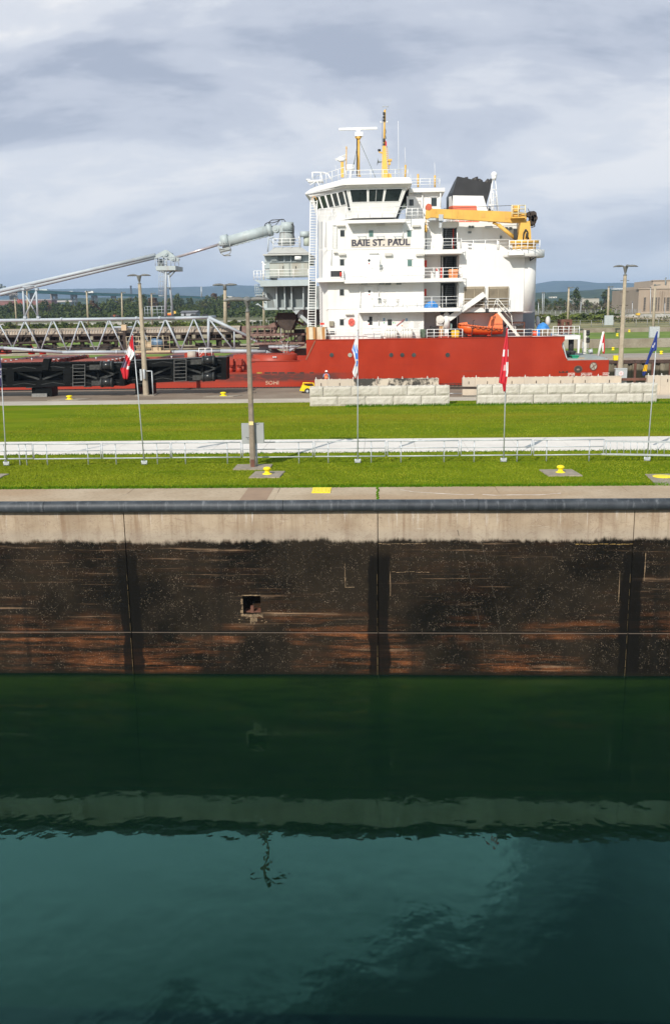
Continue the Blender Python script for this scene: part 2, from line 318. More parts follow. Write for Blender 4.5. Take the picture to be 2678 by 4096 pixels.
# ---- lock wall material
def wall_mat():
    t = NT('lock_wall_concrete'); x, y, z = t.xyz()
    drip = t.noise(1.0, 8, .65, (2.2, 1, .12)); blot = t.noise(.6, 8, .6); fine = t.noise(5, 6, .7)
    up = t.mix(t.mr(blot, .3, .7), (.335,.255,.180), (.47,.375,.275))
    up = t.mix(t.mr(drip, .47, .68, 0, .75), up, (.25,.165,.105)); up = t.mix(t.mr(t.noise(1.5, 7, .7, (.35, 1, 3.0), (4,9,2)), .62, .74, 0, .5), up, (.60,.53,.46)); up = t.mix(t.mr(z, -1.5, -1.0, .35, 0), up, (.36,.33,.29))
    wd = t.noise(1.6, 8, .7, (2.6, 1, .16), (5,0,2))
    topm = t.mr(z, -1.3, -.35, .0, 1.0)
    up = t.mix(t.math('MULTIPLY', t.mr(wd, .54, .68, 0, .8), topm), up, (.74,.69,.63))
    crack = t.noise(1.3, 9, .6, (1, 1, 1.6), (9,1,4), 1.2)
    up = t.mix(t.math('MULTIPLY', t.mr(t.math('ABSOLUTE', t.math('SUBTRACT', crack, .5)), .0, .012, 1, 0), .55), up, (.20,.13,.10))
    # dark wetted face with speckle, scraped rust and pale marks
    big = t.noise(.35, 8, .6, (1,1,1.2)); dk = t.mix(t.mr(big, .35, .65), (.0055,.0048,.0034), (.022,.0165,.0108))
    hs = t.noise(1.0, 8, .66, (.20, 1, 3.4), (3,0,1)); hz = t.noise(.19, 4, .55, (1,1,1.6), (2,0,7))
    # rust gathers in a belt just under the ledge and in another just above the water
    belt = t.math('MAXIMUM', t.mr(t.math('ABSOLUTE', t.math('SUBTRACT', z, -6.15)), .12, .55, 1, 0), t.mr(t.math('ABSOLUTE', t.math('SUBTRACT', z, -7.42)), .10, .38, 1, 0))
    belt = t.math('MAXIMUM', belt, t.math('MULTIPLY', t.mr(z, -5.9, -4.6, .6, .06), 1.0))
    rmask = t.math('MULTIPLY', t.mr(t.noise(2.6, 8, .75, (.3,1,1.8), (2,2,9)), .36, .60, .15, 1), t.math('MULTIPLY', t.math('MULTIPLY', t.mr(hs, .43, .58), t.mr(hz, .42, .58)), t.math('MAXIMUM', belt, .06)))
    dk = t.mix(t.math('MULTIPLY', rmask, .95), dk, (.22,.075,.026))
    hs2 = t.noise(1.2, 9, .7, (.14, 1, 5.0), (8,0,3))
    dk = t.mix(t.math('MULTIPLY', t.math('MULTIPLY', t.mr(hs2, .56, .70), t.mr(hz, .40, .62)), .8), dk, (.33,.21,.13))
    spk = None
    dens = t.mr(t.noise(.45, 5, .6, (1,1,1.4), (4,4,4)), .28, .60, .22, 1); dens2 = t.mr(t.noise(3, 4, .65, (1,1,1), (1,7,4)), .42, .60)
    dens = t.math('MAXIMUM', t.math('MULTIPLY', dens, dens2), t.math('MULTIPLY', rmask, 1.2))
    for scl, lo, hi in ((8.0, .08, .24), (14.0, .16, .34), (24.0, .2, .40)):
        v = t.n('ShaderNodeTexVoronoi'); v.inputs['Scale'].default_value = scl; v.inputs['Randomness'].default_value = 1; t.l(t.obj, v.inputs['Vector'])
        sc = t.n('ShaderNodeSeparateColor'); t.l(v.outputs['Color'], sc.inputs[0])
        one = t.math('MULTIPLY', t.mr(v.outputs['Distance'], lo, hi, 1, 0), t.math('MULTIPLY', dens, t.mr(sc.outputs[0], .52, .9)))
        spk = one if spk is None else t.math('MAXIMUM', spk, one)
    # dark clean bands either side of the joints
    jm = None
    for jx in (-11.2, -.17, 10.68, 21.6, -22.2):
        d = t.mr(t.math('ABSOLUTE', t.math('SUBTRACT', x, t.math('ADD', jx+.05, t.math('MULTIPLY', t.math('SUBTRACT', t.noise(1.2, 4, .6, (.1,1,1)), .5), .5)))), .40, .50, 1, 0)
        jm = d if jm is None else t.math('MAXIMUM', jm, d)
    jm = t.math('MULTIPLY', jm, t.mr(z, -2.0, -2.6, 0, 1))
    dk = t.mix(t.math('MULTIPLY', jm, .9), dk, (.0050,.0046,.0038))
    spk = t.math('MULTIPLY', spk, t.mr(jm, 0, 1, 1, .06))
    dk = t.mix(t.math('MULTIPLY', spk, .52), dk, (.43,.34,.25))
    vert = t.noise(.8, 8, .6, (1.6, 1, .10), (7,2,5)); dk = t.mix(t.mr(vert, .52, .70, 0, .6), dk, (.009,.0085,.007))
    dk = t.mix(t.mr(z, -7.84, -7.64, .8, 0), dk, (.010,.009,.006))
    dk = t.mix(t.mr(t.math('ABSOLUTE', t.math('SUBTRACT', z, -5.90)), .0, .02, .8, 0), dk, (.20,.16,.13)); dk = t.mix(t.mr(t.math('ABSOLUTE', t.math('SUBTRACT', z, -5.855)), .0, .035, .9, 0), dk, (.003,.003,.003))
    edge = t.math('ADD', z, t.math('ADD', t.math('MULTIPLY', t.math('SUBTRACT', t.noise(.45, 10, .78, (1, 1, .8), (1,1,1)), .5), .8), t.math('MULTIPLY', t.math('SUBTRACT', t.noise(2.2, 6, .7, (1.6, 1, .12), (6,1,1)), .5), .45)))
    st = t.mr(edge, -1.78, -1.58, 1, 0)
    grn = t.math('MULTIPLY', t.mr(z, -7.90, -8.15, 0, 1), t.mr(t.noise(.5, 6, .6, (.35,1,2)), .3, .6, .45, 1))
    dk = t.mix(grn, dk, (.62,.66,.10))
    c = t.mix(st, up, dk)
    t.bump(t.math('ADD', t.math('MULTIPLY', fine, .5), t.math('MULTIPLY', spk, .8)), .5, .05)
    return t.col(c, .93, .12)
WALL = wall_mat()
lw = MB()
zl = -5.89; nx0, nx1, nz0, nz1 = -6.13, -5.35, -5.04, -4.19
joints = [-60, -33.0, -22.2, -11.2, -.17, 10.68, 21.6, 32.6, 60]
for a, b in zip(joints[:-1], joints[1:]):
    a += .02; b -= .02
    cuts = [a, b] if not (a < nx0 < b) else [a, nx0, nx1, b]
    for i, (u, w) in enumerate(zip(cuts[:-1], cuts[1:])):
        if len(cuts) == 4 and i == 1:
            lw.box(u, w, WY, WY+2.2, nz1, -.004); lw.box(u, w, WY, WY+2.2, zl, nz0); lw.box(u, w, WY+.75, WY+2.2, nz0, nz1)
        else: lw.box(u, w, WY, WY+2.2, zl, -.004)
    lw.box(a, b, WY-.035, WY+2.2, -14, zl-.002)
for j in joints[1:-1]: lw.box(j-.03, j+.03, WY+.12, WY+2, -14, -.01)
wall = solo('lock_wall', lw, WALL, 'tall stained lock wall of pale concrete over black wetted concrete above the green water', 'wall')
# pale mineral lines that weep out of the joints, one strip at each joint
MINER = mat('mineral_deposit', (.16,.115,.05), .9, .7, 3, stretch=(1,1,.5))
for jx in (-11.2, -.17, 10.68):
    m = MB(); z = -3.2
    while z > -8.3:
        h = random.uniform(.2, .5); w = random.uniform(.004, .010)*(1.6 if z < -6 else 1); m.box(jx-.035-w, jx-.035+w*.3, WY-.04 if z < zl else WY-.008, WY+.05, z-h, z); z -= h*random.uniform(1.05, 1.9 if z > -6 else 1.2)
    link('joint_deposit', m, MINER, wall)
nic = MB(); nic.box(nx0+.30, nx0+.44, WY+.2, WY+.34, nz0, nz0+.3); nic.box(nx0+.02, nx1-.02, WY+.25, WY+.7, nz0, nz0+.05)
link('mooring_hook', nic, BRN, wall)
chip = mat('chipped_concrete', (.20,.14,.085), .95, .55, 9, bump=.5, bscale=12)
ch = MB()
rr = random.Random(3)
def lump(m, x0, x1, y, z0, z1, d, n=7):
    pts = []
    for i in range(n): pts.append((x0+(x1-x0)*i/(n-1), z1-(z1-z0)*.3*rr.random()))
    for i in range(n): pts.append((x1-(x1-x0)*i/(n-1), z0+(z1-z0)*.35*rr.random()))
    m.prism(pts, y-d, y+.03)
lump(ch, nx0-.03, nx1+.01, WY, nz1-.01, nz1+.05, .015, 12); lump(ch, nx0-.10, nx1+.08, WY, nz0-.15, nz0+.03, .025, 14)
for k in range(7): zz = nz0+.1*k+rr.uniform(0,.05); lump(ch, nx0-rr.uniform(.05,.13), nx0+.0, WY, zz, zz+.11, rr.uniform(.008,.02), 5)
for k in range(6): x = nx0+.3+.05*k; lump(ch, x, x+.055, WY, nz0-.18-rr.uniform(.1,.42), nz0-.1, .01, 4)
for k in range(14): x = rr.uniform(nx0-.35, nx1+.3); zz = nz0-rr.uniform(.05,.4); lump(ch, x, x+rr.uniform(.03,.09), WY, zz-.05, zz, .008, 4)
link('niche_chipping', ch, chip, wall)
for (a, b, c_, d_) in ((800,1310,803,1365),(905,1328,908,1385),(1498,1285,1502,1350),(1438,1328,1440,1400)):
    m = MB(); q0 = P(D_, a, b, WY); q1 = P(D_, c_, d_, WY); n = 5; pts = [(q0.x+rr.uniform(0,.02), q0.z+(q1.z-q0.z)*i/n) for i in range(n+1)]+[(q0.x+.022+rr.uniform(0,.03), q1.z+(q0.z-q1.z)*i/n) for i in range(n+1)]
    m.prism(pts, WY-.012, WY+.02); link('broken_concrete_edge', m, chip, wall)
SCR = mat('scrape_mark', (.055,.045,.033), .95, .6, 6)
for (a, b) in (((768,250),(872,740)), ((855,290),(945,745))):
    m = MB(); q0 = P(cM,*a,WY); q1 = P(cM,*b,WY)
    for k in range(46):
        if rr.random() < .3: continue
        u = k/46; p = q0.lerp(q1, u); p2 = q0.lerp(q1, u+.02); w_ = rr.uniform(.006,.014); y_ = WY-.008 if p.z > zl else WY-.043; bow = .10*math.sin(u*3.1)
        m.loft([(p.x-w_+bow,y_,p.z),(p.x+w_+bow,y_,p.z),(p.x+w_+bow,y_+.03,p.z),(p.x-w_+bow,y_+.03,p.z)], [(p2.x-w_+bow,y_,p2.z),(p2.x+w_+bow,y_,p2.z),(p2.x+w_+bow,y_+.03,p2.z),(p2.x-w_+bow,y_+.03,p2.z)])
    link('scrape_line', m, SCR, wall)
for (x0, x1, y, ma) in ((475,640,301,chip),(1205,1420,303,mat('ochre_deposit', (.30,.20,.07), .95, .6, 4)),(525,660,406,chip),(352,378,462,chip)):
    m = MB(); x = x0
    while x < x1: d = rr.uniform(4, 16); q = P(cM,x,y+rr.uniform(-1.5,1.5),WY); q2 = P(cM,x+d,y,WY); t_ = rr.uniform(.008,.022); m.box(q.x,q2.x,WY-.01,WY+.02,q.z-t_,q.z+t_*.4); x += d*rr.uniform(1.0,1.35)
    link('construction_seam', m, ma, wall)
# ---- fender pipe
def fender_mat():
    t = NT('fender_rubber'); b = t.noise(1.2, 7, .6); dr = t.noise(2.2, 8, .7, (2, 1, .3))
    c = t.mix(t.mr(b, .3, .7), (.026,.031,.039), (.056,.064,.076)); c = t.mix(t.mr(dr, .50, .74, 0, .7), c, (.20,.21,.23)); t.bump(t.noise(3, 5, .6), .3, .03)
    return t.col(c, .55, .4)
FEND = fender_mat()
for i, (a, b) in enumerate(((-60,-14.62),(-14.6,-4.22),(-4.2,4.08),(4.1,13.0),(13.02,60))):
    m = MB(); an = [math.pi*2*k/20 for k in range(20)]; N_ = max(2, int((b-a)/2)); ring = []
    for j in range(N_+1):
        x = a+(b-a)*j/N_; dz = rr.uniform(-.008, .008); ring.append([(x, WY-.06+.27*math.cos(q), -.13+dz+.255*math.sin(q)) for q in an])
    for A, B in zip(ring[:-1], ring[1:]): m.loft(A, B, False, True)
    m.add(ring[0], [list(range(20))]); m.add(ring[-1], [list(range(20))])
    lab = ['black rubber fender pipe along the lock edge, the leftmost piece', 'black rubber fender pipe on the lock edge, below the near lamp post and its bollard', 'black rubber fender pipe on the lock edge, below the yellow rectangular plate', 'black rubber fender pipe on the lock edge, below the right-hand near bollard', 'black rubber fender pipe along the lock edge, end piece below the yellow disc slab'][i]
    solo('fender_pipe', m, FEND, lab, 'fender', 'fender pipes along the lock edge')
# ---- water
def water_mat():
    m = bpy.data.materials.new('lock_water'); m.use_nodes = True; nt = m.node_tree; nt.nodes.clear(); N = nt.nodes.new; L = nt.links.new
    out = N('ShaderNodeOutputMaterial'); tc = N('ShaderNodeTexCoord')
    def noi(sc, det, st):
        mp = N('ShaderNodeMapping'); mp.inputs['Scale'].default_value = st; L(tc.outputs['Object'], mp.inputs[0])
        n = N('ShaderNodeTexNoise'); n.inputs['Scale'].default_value = sc; n.inputs['Detail'].default_value = det; n.inputs['Roughness'].default_value = .45; L(mp.outputs[0], n.inputs['Vector']); return n.outputs[0]
    a = noi(.55, 2, (1, 1.0, 1)); b = noi(2.1, 2, (1, .8, 1)); s = N('ShaderNodeMath'); s.operation = 'MULTIPLY_ADD'; L(b, s.inputs[0]); s.inputs[1].default_value = .34; L(a, s.inputs[2])
    bp = N('ShaderNodeBump'); bp.inputs['Strength'].default_value = 1.0; bp.inputs['Distance'].default_value = .017; L(s.outputs[0], bp.inputs['Height'])
    gl = N('ShaderNodeBsdfGlossy'); gl.inputs['Roughness'].default_value = 0.0; gl.inputs['Color'].default_value = (.46,.98,.93,1); L(bp.outputs[0], gl.inputs['Normal'])
    fr = N('ShaderNodeFresnel'); fr.inputs['IOR'].default_value = 1.42; L(bp.outputs[0], fr.inputs['Normal'])
    tr = N('ShaderNodeBsdfTransparent'); tr.inputs[0].default_value = (.90,.95,.85,1)
    df = N('ShaderNodeBsdfDiffuse'); df.inputs[0].default_value = (.0032,.0118,.0068,1)
    ad = N('ShaderNodeAddShader'); L(tr.outputs[0], ad.inputs[0]); L(df.outputs[0], ad.inputs[1])
    mx = N('ShaderNodeMixShader'); L(fr.outputs[0], mx.inputs[0]); L(ad.outputs[0], mx.inputs[1]); L(gl.outputs[0], mx.inputs[2]); L(mx.outputs[0], out.inputs['Surface'])
    va = N('ShaderNodeVolumeAbsorption'); va.inputs['Color'].default_value = (.62,.75,.20,1); va.inputs['Density'].default_value = .9; L(va.outputs[0], out.inputs['Volume'])
    return m
w = MB(); w.box(-60, 60, 8.0, WY+.6, -13.5, ZW); struct('water', w, water_mat())
# ---- ground sheets
def ground_mat(name, c1, c2, c3, sc=.35, sp=.5):
    t = NT(name); a = t.noise(sc, 9, .62); b = t.noise(6, 7, .7); c = t.noise(.08, 4, .5, (1, 2.5, 1))
    k = t.mix(t.mr(a, .32, .68), c1, c2); k = t.mix(t.mr(c, .45, .70, 0, .7), k, c3); k = t.mix(t.mr(b, .45, .8, 0, sp), k, tuple(v*.55 for v in c1))
    t.bump(b, .35, .04); return t.col(k, .92, .2)
def grass_mat():
    t = NT('lawn_grass'); a = t.noise(.22, 8, .65, (.5, 1.4, 1)); b = t.noise(2.5, 8, .75); c = t.noise(14, 4, .7, (1, .45, 1)); st = t.noise(.16, 5, .6, (.10, 1.2, 1), (4,4,0))
    k = t.mix(t.mr(a, .36, .66), (.118,.180,.009), (.190,.240,.014)); k = t.mix(t.mr(st, .46, .70, 0, .75), k, (.28,.225,.022))
    k = t.mix(t.mr(b, .56, .78, 0, .6), k, (.175,.150,.035)); k = t.mix(t.mr(c, .35, .75, 0, .6), k, (.075,.12,.004))
    t.bump(c, .6, .05); return t.col(k, 1.0, .0)
GRASS = grass_mat()
ASPH = ground_mat('quay_asphalt', (.225,.172,.130), (.285,.228,.178), (.165,.125,.095))
CONCQ = ground_mat('coping_concrete', (.40,.30,.205), (.51,.405,.295), (.39,.26,.155), .3, .7)
KERB = ground_mat('kerb_concrete', (.45,.395,.33), (.54,.48,.41), (.40,.345,.285))
WALK = ground_mat('walkway_concrete', (.70,.645,.60), (.78,.725,.675), (.65,.60,.55), .4, .25)
QE = 96.6
m = MB(); m.box(-60, 60, WY+2.3, QE-.3, -9, -.04); struct('pier_fill', m, CONC)
def sheet(name, x0, x1, y0, y1, z, ma, nx=2):
    m = MB(); m.box(x0, x1, y0, y1, z-.03, z); return struct(name, m, ma)
# coping slabs with open joints
m = MB()
for a, b in zip((-60,-31,-20,-11.6,-4.7,-.17,5.2,10.9,17,60)[:-1], (-60,-31,-20,-11.6,-4.7,-.17,5.2,10.9,17,60)[1:]): m.box(a+.012, b-.012, WY+.0, 41.43, -.05, 0)
struct('coping', m, CONCQ)
m = MB(); m.prism([(0,0)]*0 or [(-6.2,0),(-5.0,0),(-5.0,.004),(-6.2,.004)], 38.3, 41.43); struct('coping_patch', m, mat('patched_concrete', (.32,.215,.145), .9, .12, 1))
sheet('lawn_near', -60, 60, 41.43, 51.85, .0, GRASS); sheet('walkway_bed', -60, 60, 51.85, 57.2, .0, CONC)
m = MB(); x = -58.0
while x < 58: m.box(x+.01, x+2.99, 51.9, 57.2, -.02, .035); x += 3.0
struct('walkway', m, WALK)
sheet('lawn_far', -60, 60, 57.2, 81.0, .0, GRASS); sheet('kerb', -60, 60, 81.0, 84.4, .03, KERB); sheet('quay', -60, 60, 84.4, QE, .0, ASPH)
m = MB(); m.box(-60, 60, -20, 8.0, -14, 0); m.box(-60, 60, 8.0, 8.4, -14, -.3); struct('near_quay', m, CONC)
m = MB(); m.box(-60, 60, QE-.3, QE+.1, -9, -.02); 
struct('quay_wall', m, CONC)
# grass blades: fine fringe over both lawns
import numpy as np
def blades(name, n, x0, x1, y0, y1, hmin, hmax, ma, seed, edge=None):
    g = np.random.default_rng(seed); x = g.uniform(x0, x1, n); y = g.uniform(y0, y1, n); h = g.uniform(hmin, hmax, n); a = g.uniform(0, np.pi, n); w = .018+.02*g.random(n)
    lx = g.normal(0, .025, n); ly = g.normal(0, .025, n); V = np.zeros((n, 3, 3))
    V[:,0] = np.stack([x-w*np.cos(a), y-w*np.sin(a), np.full(n, -.005)], 1); V[:,1] = np.stack([x+w*np.cos(a), y+w*np.sin(a), np.full(n, -.005)], 1); V[:,2] = np.stack([x+lx, y+ly, h], 1)
    me = bpy.data.meshes.new(name); me.vertices.add(n*3); me.loops.add(n*3); me.polygons.add(n)
    me.vertices.foreach_set('co', V.ravel().astype(np.float32)); me.loops.foreach_set('vertex_index', np.arange(n*3, dtype=np.int32)); me.polygons.foreach_set('loop_start', np.arange(0, n*3, 3, dtype=np.int32)); me.update(); me.materials.append(ma)
    o = bpy.data.objects.new(name, me); COL.objects.link(o); o['kind'] = 'stuff'; return o
BL = mat('grass_blade', (.150,.212,.011), .9, .22, .35, spec=.0, c2=(.215,.235,.020))
blades('grass', 60000, -22, 22, 41.5, 51.8, .02, .07, BL, 1); blades('grass', 45000, -26, 26, 57.3, 80.9, .03, .09, BL, 2)
BL2 = mat('lush_grass_blade', (.07,.155,.006), .9, .35, 1.2, spec=.0)
blades('grass', 9000, -22, 22, 41.36, 41.9, .03, .11, BL2, 3); blades('grass', 2600, -22, 22, 51.6, 51.95, .03, .12, BL2, 4)
blades('grass', 3500, -3, 24, 76.6, 77.4, .05, .28, BL2, 5)
# cracks with weeds
m = MB()
for i in range(26): y = 38.4+3*i/26; m.ell((-.17+rr.uniform(-.04,.04), y, .01), .05, .07, .03, 6, 4)
o = link('weeds', m, BL2); o['kind'] = 'stuff'
# pale old cable scar in the coping
m = MB(); pts = [(930,1138),(960,1143),(1010,1146),(1075,1150),(1100,1149)]; pts2 = [(1120,1149),(1150,1151),(1190,1150),(1255,1150),(1290,1147),(1302,1146)]
for q in (pts, pts2):
    q = [G(D_, *a) for a in q]
    for a, b in zip(q[:-1], q[1:]):
        n = 3
        for i in range(n):
            u = a.lerp(b, i/n); v = a.lerp(b, (i+1)/n); wd = rr.uniform(.02, .07); m.add([(u.x,u.y-wd,.004),(v.x,v.y-wd,.004),(v.x,v.y+wd*.5,.004),(u.x,u.y+wd*.5,.004)], [(0,1,2,3)])
struct('coping_scar', m, WINK)
# ================================================================ NEAR OBJECTS
PADM = mat('pad_concrete', (.29,.245,.195), .92, .2, 3, bump=.3, bscale=18)
def make_bollard(label, x, y, pad=None, scale=1.0, z=0.0, zs=1.0):
    t = thing('mooring_bollard', label, 'bollard', (x, y, z), 'yellow mooring bollards')
    s = scale
    b = MB(); b.lathe([(.40*s,.0),(.38*s,.035*s),(.27*s,.06*s),(.20*s,.12*s),(.185*s,.25*s),(.21*s,.31*s),(.30*s,.37*s),(.31*s,.45*s),(.27*s,.52*s),(.15*s,.57*s),(.02*s,.58*s)], (0,0,.05), 20); b.v = [(v[0], v[1], .05+(v[2]-.05)*zs) for v in b.v]
    link('post', b, YELB, t, local=True)
    if pad:
        w, d, k = pad; p = MB(); p.loft([(-w/2-k,-d/2,-.05),(w/2-k,-d/2,-.05),(w/2+k,d/2,-.05),(-w/2+k,d/2,-.05)], [(-w/2-k+.02,-d/2+.02,.055),(w/2-k-.02,-d/2+.02,.055),(w/2+k-.02,d/2-.02,.055),(-w/2+k+.02,d/2-.02,.055)])
        link('concrete_pad', p, PADM, t, local=True)
    return t
b1 = G(D_, 621, 1104); b2 = G(D_, 1301, 1100)
make_bollard('yellow mushroom bollard on a concrete pad at the foot of the near lamp post', b1.x, b1.y, (1.55, 1.75, .05), .64)
make_bollard('yellow mushroom bollard on its own pad in the grass, left of the yellow disc', b2.x, b2.y, (1.65, 1.75, -.08), .62)
b3 = G(D_, 162, 929); b4 = G(D_, 519, 921)
make_bollard('yellow bollard on the asphalt quay in the shade of the black steel gates', b3.x, b3.y, (3.0, 1.6, .4), .98, zs=.66)
make_bollard('yellow bollard on the sunlit quay beyond the lawn, beside the end of the black gate', b4.x, b4.y, (2.9, 1.6, .35), .98, zs=.66)
m = MB(); q = [G(D_, *a) for a in ((1497,1103),(1640,1101),(1640,1127),(1522,1127))]; m.plan([(v.x, v.y) for v in q], -.03, .03); sl_ = solo('concrete_slab', m, PADM, 'flat concrete slab with a yellow disc, cut into the grass beside the coping', 'slab')
c0 = G(D_, 1538, 1109); m = MB(); m.lathe([(.46,.0),(.46,.02),(.44,.028),(.01,.03)], (c0.x, c0.y, .03), 24); solo('yellow_disc', m, YELB, 'round yellow cover plate lying on the concrete slab', 'cover plate')
m = MB(); q = [G(D_, *a) for a in ((-40,1103),(22,1103),(10,1107),(-6,1116),(-40,1119))]; m.plan([(v.x, v.y) for v in q], -.03, .05); solo('concrete_slab', m, PADM, 'corner of a grey concrete slab in the grass, at the foot of the purple flag', 'slab')
m = MB(); q = [G(D_, *a) for a in ((724,1146),(767,1146),(770,1134),(727,1134))]; m.plan([(v.x, v.y) for v in q], -.01, .03)
for i in range(5): u = i/5+.1; a = q[0].lerp(q[1], u); b = q[3].lerp(q[2], u); m.bar((a.x,a.y+.08,.035), (b.x,b.y-.08,.035), .03, .015)
solo('yellow_plate', m, YELB, 'yellow rectangular tread plate set in the lock coping', 'cover plate')
# ---- railings
RY = 48.2; secs = [(-230,-20),(-12,131),(134,403),(410,681),(687,963),(970,1250),(1258,1540),(1549,1832),(1842,2124),(2132,2412),(2421,2760)]
secs = [(a, b) for a, b in secs if b-a > 100]; secs[0] = (-150, 131)
whr = ['cut off by the left edge of the picture', 'between the purple flag and the red and white flag', 'directly under the red and white striped flag pole', 'between the red and white flag and the near lamp post', 'that starts behind the near lamp post', 'directly under the white and blue flag pole', 'between the white and blue flag and the red flag', 'directly under the red flag pole', 'between the red flag and the lying ladder', 'behind the ladder, under the dark blue flag']
for (a, b), wh in zip(secs[:], whr):
    xa = PS(a, 1800, RY).x; xb = PS(b, 1800, RY).x; wd = xb-xa
    t = thing('railing_section', 'galvanised steel pipe railing section '+wh, 'railing', (xa, RY, 0), 'pipe railing sections along the walkway'); jit = rr.uniform(-.012, .012)
    f = MB(); zt = 1.17+jit; zb = .36+jit; zm = .79+jit
    for z, r_ in ((zt, .033), (zm, .026), (zb, .033)): f.tube((0,0,z), (wd,0,z+rr.uniform(-.008,.008)), r_, n=8)
    for x in (0, wd): f.tube((x,0,zb), (x,0,zt), .032, n=8)
    link('frame', f, GALV, t, local=True)
    for x in ((.19*wd, .80*wd) if a > -100 else (.25*wd, .80*wd)):
        p = MB(); p.tube((x+.0,.05,-.05), (x,.05,zt-.02), .034, n=8); link('post', p, GALV, t, local=True)
t = thing('ladder', 'long aluminium ladder hung sideways on the railing, under the dark blue flag', 'ladder', tuple(P(cJ, 1118, 820, RY-.12)))
for y0, y1 in ((779, 786), (866, 874)):
    m = MB(); m.bar(P(cJ, 1095 if y0 > 800 else 1118, y0, RY-.12), P(cJ, 1620, y1, RY-.12), .05, .09); link('side_rail', m, GALV, t)
for i in range(11):
    x = 1155+45*i; m = MB(); m.tube(P(cJ, x, 782, RY-.12), P(cJ, x, 870, RY-.12), .022, n=6); link('rung', m, GALV, t)
m = MB(); m.tube(P(cJ, 1128, 782, RY-.12), P(cJ, 1126, 866, RY-.12), .035, n=6); link('end_bar', m, GALV, t)
# ---- lamp posts
def cobra(m, tip, d, L, w):   # one drooping luminaire head
    d = Vector(d).normalized(); s = Vector((-d.y, d.x, 0)); tip = Vector(tip); secs_ = []
    prof = [(0,.10,.05,.0),(.12,.3,.10,.02),(.30,.52,.15,.035),(.5,.85,.15,.04),(.72,1,.13,.03),(.9,.85,.09,.0),(1,.3,.04,-.03)]
    for u, ww, hh, dz in prof:
        c = tip+d*(u*L)+Vector((0,0,dz)); ring = []
        for k in range(10):
            a = 2*math.pi*k/10; ring.append(c+s*(math.cos(a)*w/2*ww)+Vector((0,0,math.sin(a)*hh*(.75 if math.sin(a) > 0 else .55)*w/.34)))
        secs_.append(ring)
    for A, B in zip(secs_[:-1], secs_[1:]): m.loft(A, B, False, True)
    m.add(secs_[0], [list(range(10))]); m.add(secs_[-1], [list(range(10))])
def lamp_post(label, base, H, wb, wt, heads, L, hw, pad=True, rungs=0, detail=True):
    t = thing('lamp_post', label, 'lamp post', tuple(base), 'concrete lamp posts along the piers')
    p = MB(); hp = H*.93
    def oct_(w, z): c_ = w*.22; h = w/2; return [(-h+c_,-h,z),(h-c_,-h,z),(h,-h+c_,z),(h,h-c_,z),(h-c_,h,z),(-h+c_,h,z),(-h,h-c_,z),(-h,-h+c_,z)]
    p.loft(oct_(wb, 0), oct_(wt, hp)); link('pole', p, CONCN if '185' in label else CONCP, t, local=True)
    c = MB(); c.lathe([(wt*.62,hp-.02),(wt*.62,hp+.05),(wt*.42,hp+.10),(wt*.30,hp+.2),(wt*.45,hp+.27),(wt*.62,hp+(H-hp)*.62),(wt*.95,H-.06),(wt*.95,H),(.02,H+.03)], (0,0,0), 10); link('mast_cap', c, LAMPG, t, local=True)
    for k in heads:
        h = MB(); cobra(h, Vector((math.cos(k)*wt*.4, math.sin(k)*wt*.4, H-.02)), (math.cos(k), math.sin(k), 0), L, hw); link('lamp_head', h, LAMPG, t, local=True)
    if pad: q = MB(); q.box(-.95, .95, -.75, .8, -.05, .06); link('concrete_pad', q, PADM, t, local=True)
    for i in range(rungs):
        z = 1.6+i*(H-2.4)/max(1, rungs-1); s = 1 if i % 2 else -1; w = wb+(wt-wb)*z/hp
        g = MB(); g.path([(s*(w/2-.02),0,z), (s*(w/2+.16),0,z-.01), (s*(w/2+.165),0,z+.05)], .012, 5); link('climbing_peg', g, DARK, t, local=True)
    return t
lb = G(D_, 588, 1087)
near = lamp_post('weathered concrete lamp post numbered 185 with three grey heads, standing in the near grass', (lb.x, lb.y, 0), 8.62, .30, .185, (R(180), R(0), R(-82)), 1.12, .42, True, 9)
fr = MB(); fr.box(-.10,.10,-.158,-.140,.05,.46); link('rusty_access_plate', fr, BRN, near, local=True)
sg = MB(); sg.box(-.115,.115,-.150,-.128,2.27,2.46); link('number_plate', sg, mat('number_plate_yellow', (.78,.62,.28), .6, .05, 3), near, local=True)
bo = MB(); bo.box(-.56,-.02,.13,.34,1.25,2.32); bo.box(-.015,.60,.13,.36,1.27,2.33); link('control_box', bo, mat('box_grey', (.33,.345,.35), .45, .06, 1.5), near, local=True)
cdm = MB(); cdm.tube((.20,.17,.0),(.20,.17,1.28),.035,n=8); link('conduit', cdm, GALV, near, local=True)
